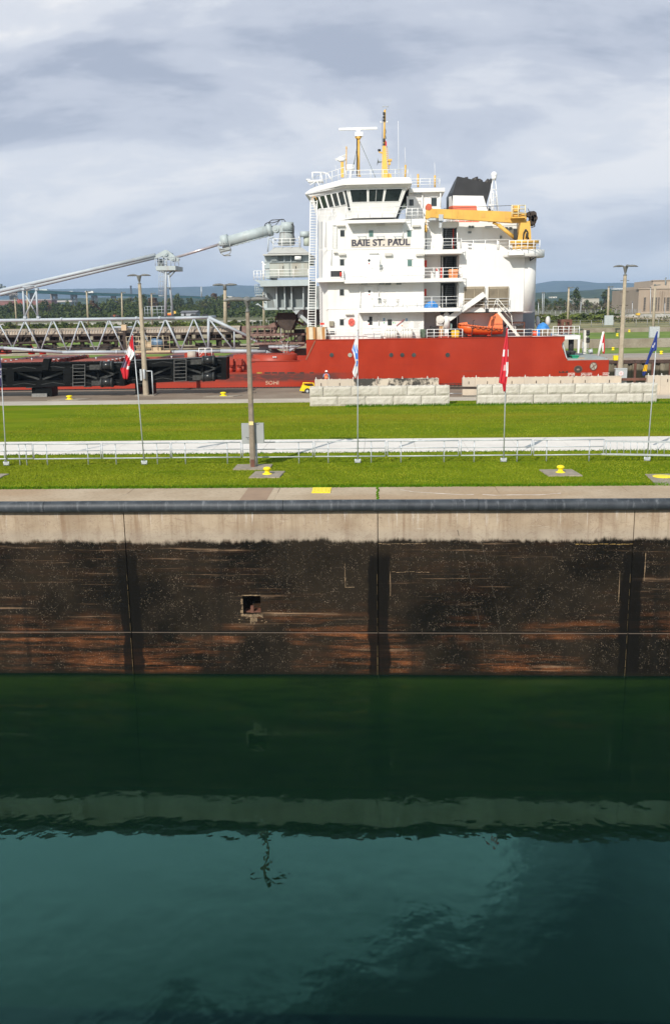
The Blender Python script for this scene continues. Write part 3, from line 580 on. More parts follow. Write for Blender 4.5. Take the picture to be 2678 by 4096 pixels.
def text_mesh(name, txt, size, loc, ma, parent=None, off=0.0, ext=.01, rot=(R(90),0,0), align='CENTER', sx=1.0, sp=1.0, bold=0.0):
    cu = bpy.data.curves.new(name, 'FONT'); cu.body = txt; cu.size = size; cu.extrude = ext; cu.offset = off; cu.align_x = align; cu.align_y = 'CENTER'; cu.space_character = sp
    ob = bpy.data.objects.new(name+'_source', cu); COL.objects.link(ob); bpy.context.view_layer.update()
    me = bpy.data.meshes.new_from_object(ob.evaluated_get(bpy.context.evaluated_depsgraph_get())); bpy.data.objects.remove(ob)
    me.materials.clear(); me.materials.append(ma); Mx = Matrix.Translation(Vector(loc)-(ORG.get(parent.name, Vector()) if parent else Vector())) @ Matrix.Rotation(rot[2], 4, 'Z') @ Matrix.Rotation(rot[0], 4, 'X') @ Matrix.Diagonal((sx,1,1,1)); me.transform(Mx)
    if bold:
        bm = bmesh.new(); bm.from_mesh(me)
        for k_, dx in ((1, -bold), (2, bold)):
            m2 = me.copy(); m2.transform(Matrix.Translation((dx, -.003*k_, .4*bold*(k_-1.5)*2))); bm.from_mesh(m2); bpy.data.meshes.remove(m2)
        bm.to_mesh(me); bm.free()
    ob = bpy.data.objects.new(name, me); COL.objects.link(ob)
    if parent: ob.parent = parent; ORG[ob.name] = ORG.get(parent.name, Vector())
    return ob
text_mesh('number_lettering', '185', .17, (lb.x, lb.y-.153, 2.365), DARK, [c for c in near.children if c.name.startswith('number_plate')][0], .004, .004)
l2 = G(D_, 340, 919)
lp2 = lamp_post('tall concrete lamp post with two grey heads, in front of the black gate', (l2.x, l2.y, 0), 11.55, .52, .27, (R(180), R(0)), 1.05, .36, True, 0)
m = MB(); m.box(-.42,-.22,-.32,-.05,1.5,2.6); link('switch_box', m, GALV, lp2, local=True); m = MB(); m.lathe([(.08,1.3),(.13,1.4),(.13,2.2),(.08,2.3)], (.02,-.36,.3), 10); link('meter', m, GALV, lp2, local=True)
m = MB(); m.path([(.2,-.2,2.4),(.75,-.2,2.4),(.75,-.2,.0)], .06, 7); link('conduit', m, GALV, lp2, local=True)
m = MB()
for z in (8.6, 9.6): m.tube((-.5,-.0,z),(.5,0,z),.02,n=5)
link('crossbar', m, DARK, lp2, local=True)
l3 = PS(2477, 1500, 86)
lp3 = lamp_post('tall concrete lamp post rising behind the block wall, right of the ship', (l3.x, 86, 0), 11.45, .48, .26, (R(180), R(0), R(-90)), 1.0, .34, False, 0)
m = MB()
for z in (8.0, 9.2, 10.2): m.tube((-.4,-.0,z),(.4,0,z),.02,n=5)
link('crossbar', m, DARK, lp3, local=True)
# ---- flag poles and flags
def flagpole(label, c, foot, top, Y=RY-.1):
    a = P(c, *foot, Y); b = P(c, *top, Y); a.z = 0
    t = thing('flagpole', label, 'flagpole', (a.x, Y, 0), 'flagpoles clamped to the railing')
    m = MB(); m.tube((a.x, Y, .0), (b.x, Y, b.z), .035, .022, 8); link('pole', m, GALV, t)
    m = MB(); m.box(a.x-.11, a.x+.11, Y-.05, Y+.06, .05, .22); m.tube((a.x-.13,Y,.24),(a.x-.13,Y,.02),.04,n=6); m.tube((a.x+.13,Y,.24),(a.x+.13,Y,.02),.04,n=6); link('base_clamp', m, GALV, t)
    m = MB(); m.ell((b.x, Y, b.z+.02), .035, .035, .04, 8, 5); link('finial', m, GALV, t)
    return t
def flag(label, c, rows, mats, fn, Y=RY-.1, nu=14, amp=.13, seed=1, cat='flag'):
    g = random.Random(seed); R_ = []
    for (y0, a0, b0), (y1, a1, b1) in zip(rows[:-1], rows[1:]):
        k = max(2, int((y1-y0)/12))
        for i in range(k): u = i/k; R_.append((y0+(y1-y0)*u, a0+(a1-a0)*u, b0+(b1-b0)*u))
    R_.append(rows[-1]); n = len(R_); m = MB(); vs = []; fs = []
    ph = g.uniform(0, 6)
    for j, (y, a, b) in enumerate(R_):
        for i in range(nu+1):
            u = i/nu; x = a+(b-a)*u+ math.sin(j*.35+u*5+ph)*.8; p = P(c, x, y, Y)
            vs.append((p.x, Y-.03-amp*(.5+.5*math.sin(u*13+ph+j*.06))*min(1, .3+j/n), p.z))
    m.add(vs, [], True); 
    for j in range(n-1):
        for i in range(nu):
            m.f.append([j*(nu+1)+i, j*(nu+1)+i+1, (j+1)*(nu+1)+i+1, (j+1)*(nu+1)+i]); m.sm.append(True); m.mi.append(fn((i+.5)/nu, (j+.5)/n))
    o = link('flag', m, mats); o['label'] = label; o['category'] = cat; o['group'] = 'flags along the railing'
    md = o.modifiers.new('thickness', 'SOLIDIFY'); md.thickness = .008
    return o
FR = mat('flag_red', (.56,.025,.04), .75, .12, 3); FWH = mat('flag_white', (.76,.75,.76), .8, .05, 3); FB = mat('flag_navy', (.022,.045,.23), .75, .12, 3); FYE = mat('flag_yellow', (.82,.50,.02), .75, .08, 3)
FSKY = mat('flag_light_blue', (.09,.27,.72), .75, .08, 3); FPU = mat('flag_purple', (.11,.085,.22), .75, .1, 3); FPG = mat('flag_slate', (.17,.13,.20), .75, .1, 3)
flagpole('flagpole with a purple flag at the left edge of the picture', D_, (15.5, 1080), (1.5, 832))
flag('purple flag with white lettering hanging limp at the left edge of the picture', cF, [(1030,-12,2),(1090,-8,14),(1150,-10,18),(1250,-12,22),(1310,-4,26),(1322,4,22)], [FPU, FWH], lambda u, v: 1 if (.42 < v < .50 or .55 < v < .58 or .62 < v < .70) and u > .35 and int(u*14+v*30) % 3 else 0, seed=2)
flagpole('flagpole with a red and white striped flag in front of the black gate', S_, (578, 1858), (532, 1340))
flag('limp red and white striped flag with a slate band, in front of the black gate', cF, [(868,1178,1184),(950,1152,1190),(1040,1126,1203),(1100,1104,1166),(1170,1077,1150),(1215,1092,1148),(1258,1102,1138)], [FR, FWH, FPG], lambda u, v: (0 if v < .13 else (1 if (.2 < v-.18*u < .42) else (0 if v-.2*u < .52 else (2 if v < .72 and u < .55 else (1 if u > .72 and v < .78 else 0))))), seed=3)
flagpole('flagpole with a white and blue flag in front of the red hull', S_, (1430, 1855), (1430, 1322))
flag('white flag with light blue marks hanging limp in front of the red hull', cH, [(62,948,956),(150,925,958),(222,903,958),(250,915,958),(330,935,957),(415,908,956),(440,916,945),(470,928,940)], [FWH, FSKY], lambda u, v: 1 if (.26 < v < .44 and (abs((u*2.2-.2) % 1-(v-.26)*5 % 1) < .28)) or (.46 < v < .58 and u > .35) or (.62 < v < .72 and u > .4 and u+v < 1.55) else 0, seed=4)
flagpole('flagpole with a bright red flag below the rescue boat', S_, (2012, 1855), (2026, 1305))
flag('bright red flag with white marks hanging limp below the rescue boat', cE, [(470,722,727),(540,712,730),(650,690,736),(760,677,736),(862,662,732),(955,650,718),(970,682,715),(1035,690,708)], [FR, FWH], lambda u, v: 1 if ((.33 < v < .43 and (.08 < u < .36 or u > .78)) or (.53 < v < .66 and u > .66) or (.56 < v < .66 and .38 < u < .56 and abs(u-.47) > .03) or (.66 < v < .74 and u > .7)) else 0, seed=5)
flagpole('flagpole with a dark blue flag at the right, tied to the railing under the ladder', S_, (2585, 1850), (2627, 1318))
flag('dark blue flag with a yellow tip, hanging limp right of the lamp post', cI, [(792,1417,1425),(870,1386,1420),(985,1345,1410),(1000,1340,1375),(1080,1310,1335),(1150,1281,1312),(1205,1264,1304),(1252,1262,1278)], [FB, FWH, FYE], lambda u, v: 2 if .76 < v < .88 else (1 if (.26 < v < .36 and .15 < u < .6 and int(u*14+v*60) % 2) else 0), seed=6)
# ---- concrete blocks
def rough_block(x0, x1, y0, d, z0, z1, nub=True):
    m = MB(); nx = max(4, int((x1-x0)/.16)); nz = 5; vs = []; off = rr.uniform(0, 50); b = .03
    def row(yf, fx0, fx1, fz0, fz1):
        pass
    for k in range(nz+1):
        for i in range(nx+1):
            u = i/nx; w = k/nz; e = min(1, min(u, 1-u)*nx/1.2, min(w, 1-w)*nz/1.0)
            q = Vector((x0+(x1-x0)*u+off, off, z0+(z1-z0)*w)); dd = (mn.noise(q*2.3)*.03+mn.noise(q*6)*.03+.05)*e
            vs.append((x0+.004+(x1-x0-.008)*u, y0+.05-dd-.02*e, z0+(z1-z0)*w))
    fs = [(k*(nx+1)+i, k*(nx+1)+i+1, (k+1)*(nx+1)+i+1, (k+1)*(nx+1)+i) for k in range(nz) for i in range(nx)]
    m.add(vs, fs, False); m.box(x0+.004, x1-.004, y0+.049, y0+d, z0, z1)
    if nub:
        n = max(1, round((x1-x0)/.6))
        for i in range(n): m.ell((x0+(x1-x0)*(i+.5)/n, y0+d*.5, z1-.01), .14, .14, .075, 10, 6)
    return m
BY = 77.6; HB = .80
def rowx(pairs): return [PS(p, 1600, BY).x for p in pairs]
rows_ = [('left', 0, [1237.6,1349,1461,1572,1684,1797]), ('left', 1, [1237.6,1292.5,1405,1516,1628,1740,1797]),
         ('right', 0, [cJ(v,0)[0] for v in (262,456,640,825,1010,1194,1375,1467)]), ('right', 1, [cJ(v,0)[0] for v in (262,362,547,732,916,1101,1283,1467)])]
ordn = ['first', 'second', 'third', 'fourth', 'fifth', 'sixth', 'seventh']
for side, cr, px in rows_:
    xs = rowx(px)
    for i, (a, b) in enumerate(zip(xs[:-1], xs[1:])):
        near_ = {('left',0):'under the white and blue flag', ('left',1):'nearest the yellow cart'}
        lab = 'rough concrete block, %s from the left, %s course of the %s front wall' % (ordn[i], ('lower', 'upper')[cr], side)
        o = solo('concrete_block', rough_block(a+rr.uniform(.012,.02), b-rr.uniform(.012,.022), BY+rr.uniform(-.015,.02), .8, cr*(HB+.02), cr*(HB+.02)+HB, cr == 1), BLOCKR, lab, 'concrete block', 'rough blocks of the front walls')
def smooth_mat():
    t = NT('smooth_block_concrete'); oi = t.n('ShaderNodeObjectInfo'); a = t.noise(.8, 8, .6); b = t.noise(1.1, 8, .7, (1,1,.2))
    k = t.mix(oi.outputs['Random'], (.50,.435,.36), (.60,.50,.39)); k = t.mix(t.mr(a, .4, .7, 0, .5), k, (.44,.39,.34)); k = t.mix(t.mr(b, .5, .75, 0, .5), k, (.36,.32,.275)); t.bump(t.noise(12, 4), .2, .03)
    return t.col(k, .9, .2)
def soot_mat():
    t = NT('sooty_block_concrete'); a = t.noise(.7, 6, .6, (1,1,.8), (2,0,1)); b = t.noise(2, 8, .7, (1,1,.4)); x, y, z = t.xyz()
    s = t.mr(t.math('ADD', a, t.math('MULTIPLY', b, .25)), .52, .62); return t.col(t.mix(t.math('MULTIPLY', s, .95), (.55,.48,.39), (.035,.035,.033)), .9, .2)
SMO = smooth_mat(); SOOT = soot_mat(); BR = 84.6; HR = .85
PINM = mat('lifting_pin_steel', (.55,.53,.5), .6, .1, 3)
rear = [[cH(v,0)[0] for v in (573,686,903,1124,1340)]+[1703,1753.5], [cE(v,0)[0] for v in (330,440,660,875,1092,1307)]+[cI(v,0)[0] for v in (548,798,1050)], [cI(v,0)[0] for v in (1318,1455,1600)]]
labs = ['smooth block, %s from the left, rear row behind the left front wall', 'smooth block, %s from the left, rear row left of the grey cabinet', 'smooth block, %s from the left, rear row behind the blue flag pole']
ordn += ['eighth', 'ninth']
for g_, px in enumerate(rear):
    xs = [PS(v, 1530, BR).x for v in px]
    for i, (a, b) in enumerate(zip(xs[:-1], xs[1:])):
        for cr in (1, 0):
            m = MB(); z0 = cr*(HR+.004); jz = rr.uniform(-.015,.015)
            if cr == 0 and not ((g_ == 1 and i == 0) or g_ == 2): m.box(a+.008, b-.008, BR, BR+.8, 0, HR); lower = True
            else:
                m.box(a+.008, b-.008, BR+rr.uniform(-.01,.02), BR+.8, z0, z0+HR)
            if cr == 1:
                for k in range(3): m.ell((a+(b-a)*(k+.5)/3, BR+.4, z0+HR-.01), .13, .13, .07, 8, 5)
            lab = (labs[g_] % ordn[i]) + (' (upper course)' if cr else ' (lower course)')
            if g_ == 0 and i >= 2 and cr: lab = 'soot-blackened concrete block in the rear row, %s from the left end' % ordn[i]
            lab = lab.replace(' (upper course)', ', upper course').replace(' (lower course)', ', lower course')
            o = solo('plain_block', m, SOOT if g_ == 0 and i >= 2 else SMO, lab, 'concrete block', 'plain blocks of the rear row')
            if cr == 1:
                p = MB(); xx = a+.12; p.tube((xx,BR+.2,z0+HR-.02),(xx,BR+.2,z0+HR+.22),.04,n=6); p.box(xx-.07,xx+.07,BR+.13,BR+.27,z0+HR-.01,z0+HR+.08); link('lifting_pin', p, PINM, o)
                p = MB(); xm = (a+b)/2; p.box(xm-.03,xm+.03,BR-.03,BR+.05,z0+.3,z0+.55); link('lifting_slot', p, DARKBR, o)
m = MB(); m.bar(P(cE,218,1003,BR-1.2), P(cE,462,1003,BR-1.2), .12, .22); solo('steel_beam', m, DARKBR, 'dark steel beam bridging the gap between the two rough block walls', 'beam')
m = MB(); m.bar(P(cE,216,1052,BR-.3), P(cE,325,1052,BR-.3), .05, .06); solo('steel_pipe', m, GALV, 'thin grey pipe lying on the ground in the gap between the block walls', 'pipe')
m = MB(); m.bx(cI,1052,1277,1330,1302,BR+.4,.25); solo('steel_beam', m, BRN, 'rusty brown steel beam bridging the rear row beside the grey cabinet', 'beam')
for (c_, x0, x1, yt, yb, lab) in ((cE,118,330,968,1000,'low dark guard rail seen through the gap left of the red flag'),(cI,1052,1318,1330,1362,'low dark guard rail below the brown beam, right of the grey cabinet')):
    m = MB(); m.rl(c_, x0, x1, yt, yb, BR+.9, 6, 2, r=.03); solo('guard_rail', m, DARKBR, lab, 'guard rail')
# ---- grey cabinet with round sticker
t = thing('electrical_cabinet', 'grey cabinet with a round red and white sticker below the right lamp post', 'cabinet', (P(cI,1047,1270,85.6).x, 85.6, 0))
m = MB(); m.bx(cI, 988, 1180, 1108, 1330, 85.5, .35); link('case', m, mat('cabinet_grey', (.42,.44,.45), .5, .05, 2), t)
m = MB(); m.bx(cI, 984, 1176, 1112, 1184, 85.47, .42); link('lid', m, GALV, t)
q = P(cI, 1047, 1229, 85.49); m = MB(); m.tube((q.x,q.y,q.z),(q.x,q.y-.012,q.z),.22,n=24); st_ = link('sticker', m, FWH, t)
m = MB()
for k in range(24): a = 2*math.pi*k/24; b = 2*math.pi*(k+1)/24; m.bar((q.x+.19*math.cos(a),q.y-.016,q.z+.19*math.sin(a)), (q.x+.19*math.cos(b),q.y-.016,q.z+.19*math.sin(b)), .025, .008)
for dz in (-.07, .03): m.box(q.x-.1,q.x+.1,q.y-.018,q.y-.012,q.z+dz,q.z+dz+.045)
link('sticker_print', m, REDSM, st_)
# ---- cart
t = thing('utility_cart', 'small yellow utility cart with a roll bar, half hidden by the concrete blocks', 'cart', (P(cH,520,600,90).x, 90, 0))
CY_ = mat('cart_yellow', (.86,.62,.015), .4, .06, 2)
m = MB(); m.pp(cH, [(438,585),(462,532),(515,545),(700,545),(700,590),(530,590),(522,568),(500,562),(485,590)], 90, 1.5); link('body', m, CY_, t)
m = MB(); m.path([P(cH,468,548,90.1), P(cH,472,514,90.1), P(cH,560,516,90.1), P(cH,570,545,90.1)], .05, 6); m.path([P(cH,468,548,91.4), P(cH,472,514,91.4), P(cH,560,516,91.4), P(cH,570,545,91.4)], .05, 6); m.tube(P(cH,472,514,90.1), P(cH,472,514,91.4), .05, n=6); m.tube(P(cH,560,516,90.1), P(cH,560,516,91.4), .05, n=6); link('roll_bar', m, CY_, t)
m = MB(); m.bx(cH, 486, 528, 560, 545, 90.4, .5); link('seat', m, DARK, t)
for dx in (508, 690):
    for yy in (89.9, 91.2):
        q = P(cH, dx, 588, yy); m = MB(); m.tube((q.x,yy,q.z),(q.x,yy+.3,q.z),.29,n=16); wh = link('wheel', m, DARK, t); m = MB(); m.tube((q.x,yy-.01,q.z),(q.x,yy+.31,q.z),.13,n=12); link('hub', m, GALV, wh)
# ---- person
def person():
    Y = 94.0; q = P(cH, 676, 412, Y); x = q.x; H_ = 1.86; bz = q.z-H_+.09; t = thing('person', 'person seen from behind in an orange vest, blue shirt and white hard hat', 'person', (x, Y, bz))
    J = {'pel': (0,0,.98), 'wa': (0,0,1.12), 'ch': (.0,.01,1.36), 'nb': (0,.0,1.52), 'hd': (.01,.03,1.66), 'ht': (.01,.03,1.78), 'sl': (-.20,0,1.46), 'sr': (.20,0,1.46), 'el': (-.31,-.03,1.20), 'er': (.31,.02,1.20), 'wl': (-.30,.20,1.06), 'wr': (.33,.2,1.04), 'hl': (-.10,0,.92), 'hr': (.10,0,.92), 'kl': (-.12,.03,.50), 'kr': (.12,-.02,.50), 'al': (-.13,-.02,.09), 'ar': (.13,-.05,.09), 'tl': (-.15,.16,.04), 'tr': (.15,.13,.04)}
    E = [('pel','wa'),('wa','ch'),('ch','nb'),('nb','hd'),('hd','ht'),('ch','sl'),('ch','sr'),('sl','el'),('sr','er'),('el','wl'),('er','wr'),('pel','hl'),('pel','hr'),('hl','kl'),('hr','kr'),('kl','al'),('kr','ar'),('al','tl'),('ar','tr')]
    rad = dict(pel=.15,wa=.145,ch=.165,nb=.065,hd=.10,ht=.07,sl=.085,sr=.085,el=.055,er=.055,wl=.04,wr=.04,hl=.105,hr=.105,kl=.075,kr=.075,al=.055,ar=.055,tl=.045,tr=.045)
    # five curled fingers on each hand
    for s, w in (('l','wl'),('r','wr')):
        wx, wy, wz = J[w]; J['p'+s] = (wx, wy+.08, wz-.01); E.append((w, 'p'+s)); rad['p'+s] = .038
        for k in range(5):
            dx = (-.032+.02*k) if k < 4 else (.05 if s == 'l' else -.05); ln = (.055,.065,.06,.045,.03)[k]
            J['f%s%d' % (s,k)] = (wx+dx, wy+.09+(ln if k < 4 else 0), wz-.02); J['g%s%d' % (s,k)] = (wx+dx, wy+.09+ln*1.2, wz-.05); E += [('p'+s, 'f%s%d' % (s,k)), ('f%s%d' % (s,k), 'g%s%d' % (s,k))]; rad['f%s%d' % (s,k)] = .0095; rad['g%s%d' % (s,k)] = .008
    ks = list(J); me = bpy.data.meshes.new('body'); me.from_pydata([J[k] for k in ks], [(ks.index(a), ks.index(b)) for a, b in E], [])
    ob = bpy.data.objects.new('body', me); COL.objects.link(ob); ob.parent = t
    sk = ob.modifiers.new('skin', 'SKIN'); ob.modifiers.new('smooth', 'SUBSURF').render_levels = 2
    for k, v in zip(ks, me.skin_vertices[0].data): v.radius = (rad[k], rad[k]*(.72 if k in ('ch','wa','pel') else 1)); v.use_root = k == 'pel'
    tt = NT('worker_clothing'); X, Yy, Z = tt.xyz(); sh = tt.mix(tt.mr(Z, 1.02, 1.04), (.035,.045,.08), (.18,.30,.50)); sk_ = tt.mix(tt.mr(Z, 1.555, 1.565), sh, (.50,.29,.21)); hand = tt.math('MULTIPLY', tt.mr(tt.math('ABSOLUTE', X), .24, .25), tt.mr(Yy, .19, .20)); c_ = tt.mix(hand, sk_, (.50,.29,.21)); c_ = tt.mix(tt.mr(Z, .09, .1, 1, 0), c_, (.03,.02,.015)); me.materials.append(tt.col(c_, .85, .2))
    def ringv(z, rx, ry): return [(rx*math.cos(2*math.pi*i/16), ry*math.sin(2*math.pi*i/16)+.005, z) for i in range(16)]
    v = MB(); rs = [ringv(1.03,.205,.155), ringv(1.2,.20,.152), ringv(1.36,.225,.158), ringv(1.47,.20,.12), ringv(1.53,.10,.08)]
    for A, B in zip(rs[:-1], rs[1:]): v.loft(A, B, False, True)
    vest = link('vest', v, mat('vest_orange', (.78,.12,.035), .7, .08, 5), t, local=True)
    v = MB()
    for z in (1.13, 1.25): v.loft(ringv(z,.211,.162), ringv(z+.03,.213,.163), False, True)
    link('reflective_band', v, mat('reflective_yellow', (.72,.60,.30), .5, .05, 5), vest, local=True)
    h = MB(); h.lathe([(.165,1.72),(.165,1.735),(.135,1.745),(.13,1.80),(.10,1.85),(.05,1.878),(.01,1.885)], (.01,.03,0), 16); link('hard_hat', h, FWH, t, local=True)
    f = MB(); f.ell((.01,.135,1.645), .016, .02, .022, 8, 5); f.ell((-.085,.03,1.66), .014,.022,.035,8,5); f.ell((.105,.03,1.66), .014,.022,.035,8,5); link('face', f, mat('skin', (.50,.29,.21), .6, .06, 9), t, local=True)
    f = MB(); f.ell((-.025,.125,1.67), .012,.008,.008,6,4); f.ell((.045,.125,1.67), .012,.008,.008,6,4); f.box(-.02,.04,.118,.126,1.60,1.608); link('eyes', f, DARK, t, local=True)
    f = MB(); f.ell((.01,.005,1.66), .102,.09,.075,12,7); link('hair', f, mat('brown_hair', (.07,.04,.025), .8, .2, 20), t, local=True)
person()
# ================================================================ SHIP
YS = 98.0; BEAM = 24.0; YC = 110.0
ship = thing('bulk_carrier', 'red-hulled bulk carrier with white deckhouse, grey boom and yellow crane in the far lock', 'ship', (0, YS, 0))
def hull_mat():
    t = NT('hull_red_paint'); x, y, z = t.xyz(); a = t.noise(.5, 8, .6); st = t.noise(1.1, 8, .7, (2, 1, .10)); big = t.noise(.12, 5, .5, (1, 1, .5)); sc = t.noise(1.6, 8, .72, (.4, 1, 1.6), (3,3,3))
    k = t.mix(t.mr(a, .3, .7), (.305,.022,.005), (.365,.030,.007)); k = t.mix(t.mr(big, .4, .7, 0, .5), k, (.31,.030,.017))
    fwd = t.mr(x, -8.5, -11.5, 0, 1)
    k = t.mix(t.math('MULTIPLY', fwd, .7), k, (.40,.052,.032)); low = t.math('MULTIPLY', t.mr(z, 1.6, 1.3, 0, 1), t.mr(z, .4, .8, 0, 1))
    k = t.mix(t.math('MULTIPLY', t.math('MULTIPLY', low, t.mr(x, -2.0, -6.0, 0, 1)), t.mr(sc, .36, .52, .35, .92)), k, (.075,.04,.035))
    k = t.mix(t.math('MULTIPLY', t.mr(st, .62, .76, 0, .6), t.mr(x, 2, -4, .15, 1)), k, (.20,.075,.05))
    k = t.mix(t.math('MULTIPLY', t.mr(sc, .68, .76), t.mr(x, 0, -5, .1, .55)), k, (.44,.30,.22))
    # plate seams
    for zz in (3.55, 2.2): k = t.mix(t.mr(t.math('ABSOLUTE', t.math('SUBTRACT', z, zz)), .0, .035, .35, 0), k, (.20,.03,.02))
    px_ = t.math('ABSOLUTE', t.math('SUBTRACT', t.math('FRACT', t.math('MULTIPLY', x, .155)), .5)); k = t.mix(t.mr(px_, .0, .006, .28, 0), k, (.20,.03,.02)); rub = t.noise(.9, 8, .7, (.12, 1, 2.2), (1,6,2)); k = t.mix(t.math('MULTIPLY', t.mr(rub, .60, .72, 0, .5), t.mr(z, 2.3, 1.2, 0, 1)), k, (.16,.045,.035)); k = t.mix(t.mr(t.noise(.25, 6, .6, (1,1,.6), (7,7,1)), .45, .7, 0, .35), k, (.44,.055,.028))
    t.bump(t.noise(.35, 3, .5, (1,1,1)), .35, .06)
    return t.col(k, .55, .2)
RED = hull_mat()
zb = -7.0
def zx(c, x, y, Y=YS): q = P(c, x, y, Y); return (q.x, q.z)
dk_l = zx(cG, 500, 770); bul = zx(cH, 200, 320); poop = zx(cH, 800, 128); stn = zx(cI, 700, 1092)
xe = P(cI, 917, 1180, YS).x
x_rise = P(cH, 500, 310, YS).x
prof = [(-75, zb), (xe, zb), (xe, stn[1]), (P(cE,1262,757,YS).x, stn[1]), zx(cE,1240,715), zx(cE,1212,640), zx(cE,1212,612), zx(cE,1222,595), (P(cE,1236,585,YS).x, P(cE,1236,582,YS).z), (P(cE,1236,578,YS).x, poop[1]), (P(cH,582,140,YS).x, poop[1]), zx(cH,540,230), zx(cH,515,290), zx(cH,490,310), zx(cH,440,319), (P(cH,12,320,YS).x, bul[1]), (P(cH,12,320,YS).x, dk_l[1]), (-75, dk_l[1])]
HD = dk_l[1]
h = MB()
# side shell with the bulwark, deck plate and far side; the stern rounds in below
def ringh(y, cut=0): return [(px-(cut if px > xe-.5 else 0), y, pz) for px, pz in prof]
h.loft(ringh(YS), ringh(YS+.25), True)
h.loft([(px, YS+BEAM-.25, pz) for px, pz in prof], [(px, YS+BEAM, pz) for px, pz in prof], True)
h.box(-75, x_rise, YS+.25, YS+BEAM-.25, zb, HD-.01)
h.box(x_rise, P(cE,1236,580,YS).x-.5, YS+.25, YS+BEAM-.25, zb, poop[1]-.03)
h.box(P(cE,1236,580,YS).x-.5, xe, YS+.25, YS+BEAM-.25, zb, stn[1]-1.0)
h.box(xe-.2, xe-.003, YS+.25, YS+BEAM-.25, stn[1]-1.0, stn[1])
hull = link('hull', h, RED, ship)
# stringer edge and welds that read at the top of the shell
m = MB(); m.tube((P(cH,582,140,YS).x, YS-.02, poop[1]-.02), (P(cE,1236,578,YS).x, YS-.02, poop[1]-.02), .045, n=6)
m.tube((P(cH,12,320,YS).x, YS-.02, bul[1]), (P(cH,440,319,YS).x, YS-.02, bul[1]), .05, n=6); link('gunwale', m, REDEQ, hull)
m = MB(); m.bar(P(cH,578,140,YS-.04), P(cH,497,308,YS-.04), .08, .12); link('rubbing_bar', m, mat('rusty_bar', (.25,.10,.06), .7, .3, 2), hull)
def disc(c, x, y, r, Y, ma, rim, name, parent, ry=None):
    q = P(c, x, y, Y); R0 = r/37.0
    o = MB(); n = 20; a = [2*math.pi*k/n for k in range(n)]; k = (ry or r)/r
    o.loft([(q.x+R0*1.16*math.cos(t), Y+.02, q.z+R0*1.16*k*math.sin(t)) for t in a], [(q.x+R0*1.10*math.cos(t), Y-.05, q.z+R0*1.10*k*math.sin(t)) for t in a], True)
    ob = link(name, o, rim, parent); o = MB(); o.loft([(q.x+R0*.9*math.cos(t), Y-.052, q.z+R0*.9*k*math.sin(t)) for t in a], [(q.x+R0*.88*math.cos(t), Y-.058, q.z+R0*.88*k*math.sin(t)) for t in a], True); link('pane', o, ma, ob)
    return ob
for x in (724, 887, 1252, 1350, 1453): disc(cH, x, 267, 9.3, YS, PORTG if x != 887 else mat('porthole_pale', (.35,.37,.30), .2, .1, 2), RED, 'porthole', hull)
disc(cE, 197, 711, 9.8, YS, PORTG, RED, 'porthole', hull)
BLK2 = mat('hawse_dark', (.05,.04,.035), .6, .4, 3)
disc(cI, 601, 1184, 15, YS, BLK2, BRN, 'hawse_pipe', hull, 13); o9 = disc(cI, 760, 1155, 13.5, YS, mat('hawse_pale', (.36,.33,.27), .7, .3, 3), BRN, 'hawse_pipe', hull, 15)
m = MB(); q = P(cI, 760, 1155, YS)
for a in (35, -62): m.bar((q.x-.36*math.cos(R(a)), YS-.075, q.z-.4*math.sin(R(a))), (q.x+.36*math.cos(R(a)), YS-.075, q.z+.4*math.sin(R(a))), .09, .04)
link('cross_bar', m, BRN, hull)
m = MB(); m.ell((P(cI,602,1190,YS).x, YS-.06, P(cI,602,1190,YS).z), .2, .05, .12, 10, 6); link('hawse_roller', m, mat('roller_steel', (.22,.17,.13), .5, .2, 3), hull)
m = MB(); m.bx(cI, 402, 1203, 496, 1222, YS-.02, .05); link('freeing_slot', m, DARKBR, hull)
for x in (412, 452): 
    m = MB(); m.pp(cI, [(x-4,1205),(x+30,1205),(x+14,1220)], YS-.04, .03); link('slot_bracket', m, RED, hull)
for (x0, x1) in ((60,104),(128,184),(192,242),(252,306),(330,398),(442,478),(530,566)):
    m = MB(); m.bx(cH, x0, 419, x1, 432, YS-.012, .05); link('freeing_slot', m, DARKBR if x0 > 110 else mat('slot_yellow', (.42,.26,.04), .6, .5, 6), hull)
for tx, x, y, sz in (('2FWT', 530, 1243, .30), ('2FWT', 665, 1243, .28), ('1FWT', 710, 1243, .28), ('1FWT', 889, 1240, .28)):
    q = P(cI, x, y, YS); text_mesh('draft_mark', tx, sz, (q.x, YS-.012, q.z), WINK, hull, .004, .004)
    m = MB(); m.box(q.x-.35, q.x+.35, YS-.012, YS+.01, q.z+.16, q.z+.20); link('draft_line', m, WINK, hull)
q = P(cH, 197, 515, YS); text_mesh('hull_mark', 'SOHI', .56, (q.x, YS-.012, q.z), mat('worn_marking', (.46,.30,.21), .8, .5, 4), hull, .012, .004, sx=1.15)
# ---- fender rail of the far lock edge: closely spaced black blocks in front of the hull
m = MB(); x = -46
while x < 27: m.box(x, x+.26, QE+.05, QE+.35, -.30, .10); x += .36
m.box(-46, 27, QE+.1, QE+.3, -.02, .05); solo('lock_edge_fender', m, mat('rubber_black', (.015,.015,.016), .7, .3, 3), 'black rubber fender of closely spaced blocks along the lock edge below the red hull', 'fender')
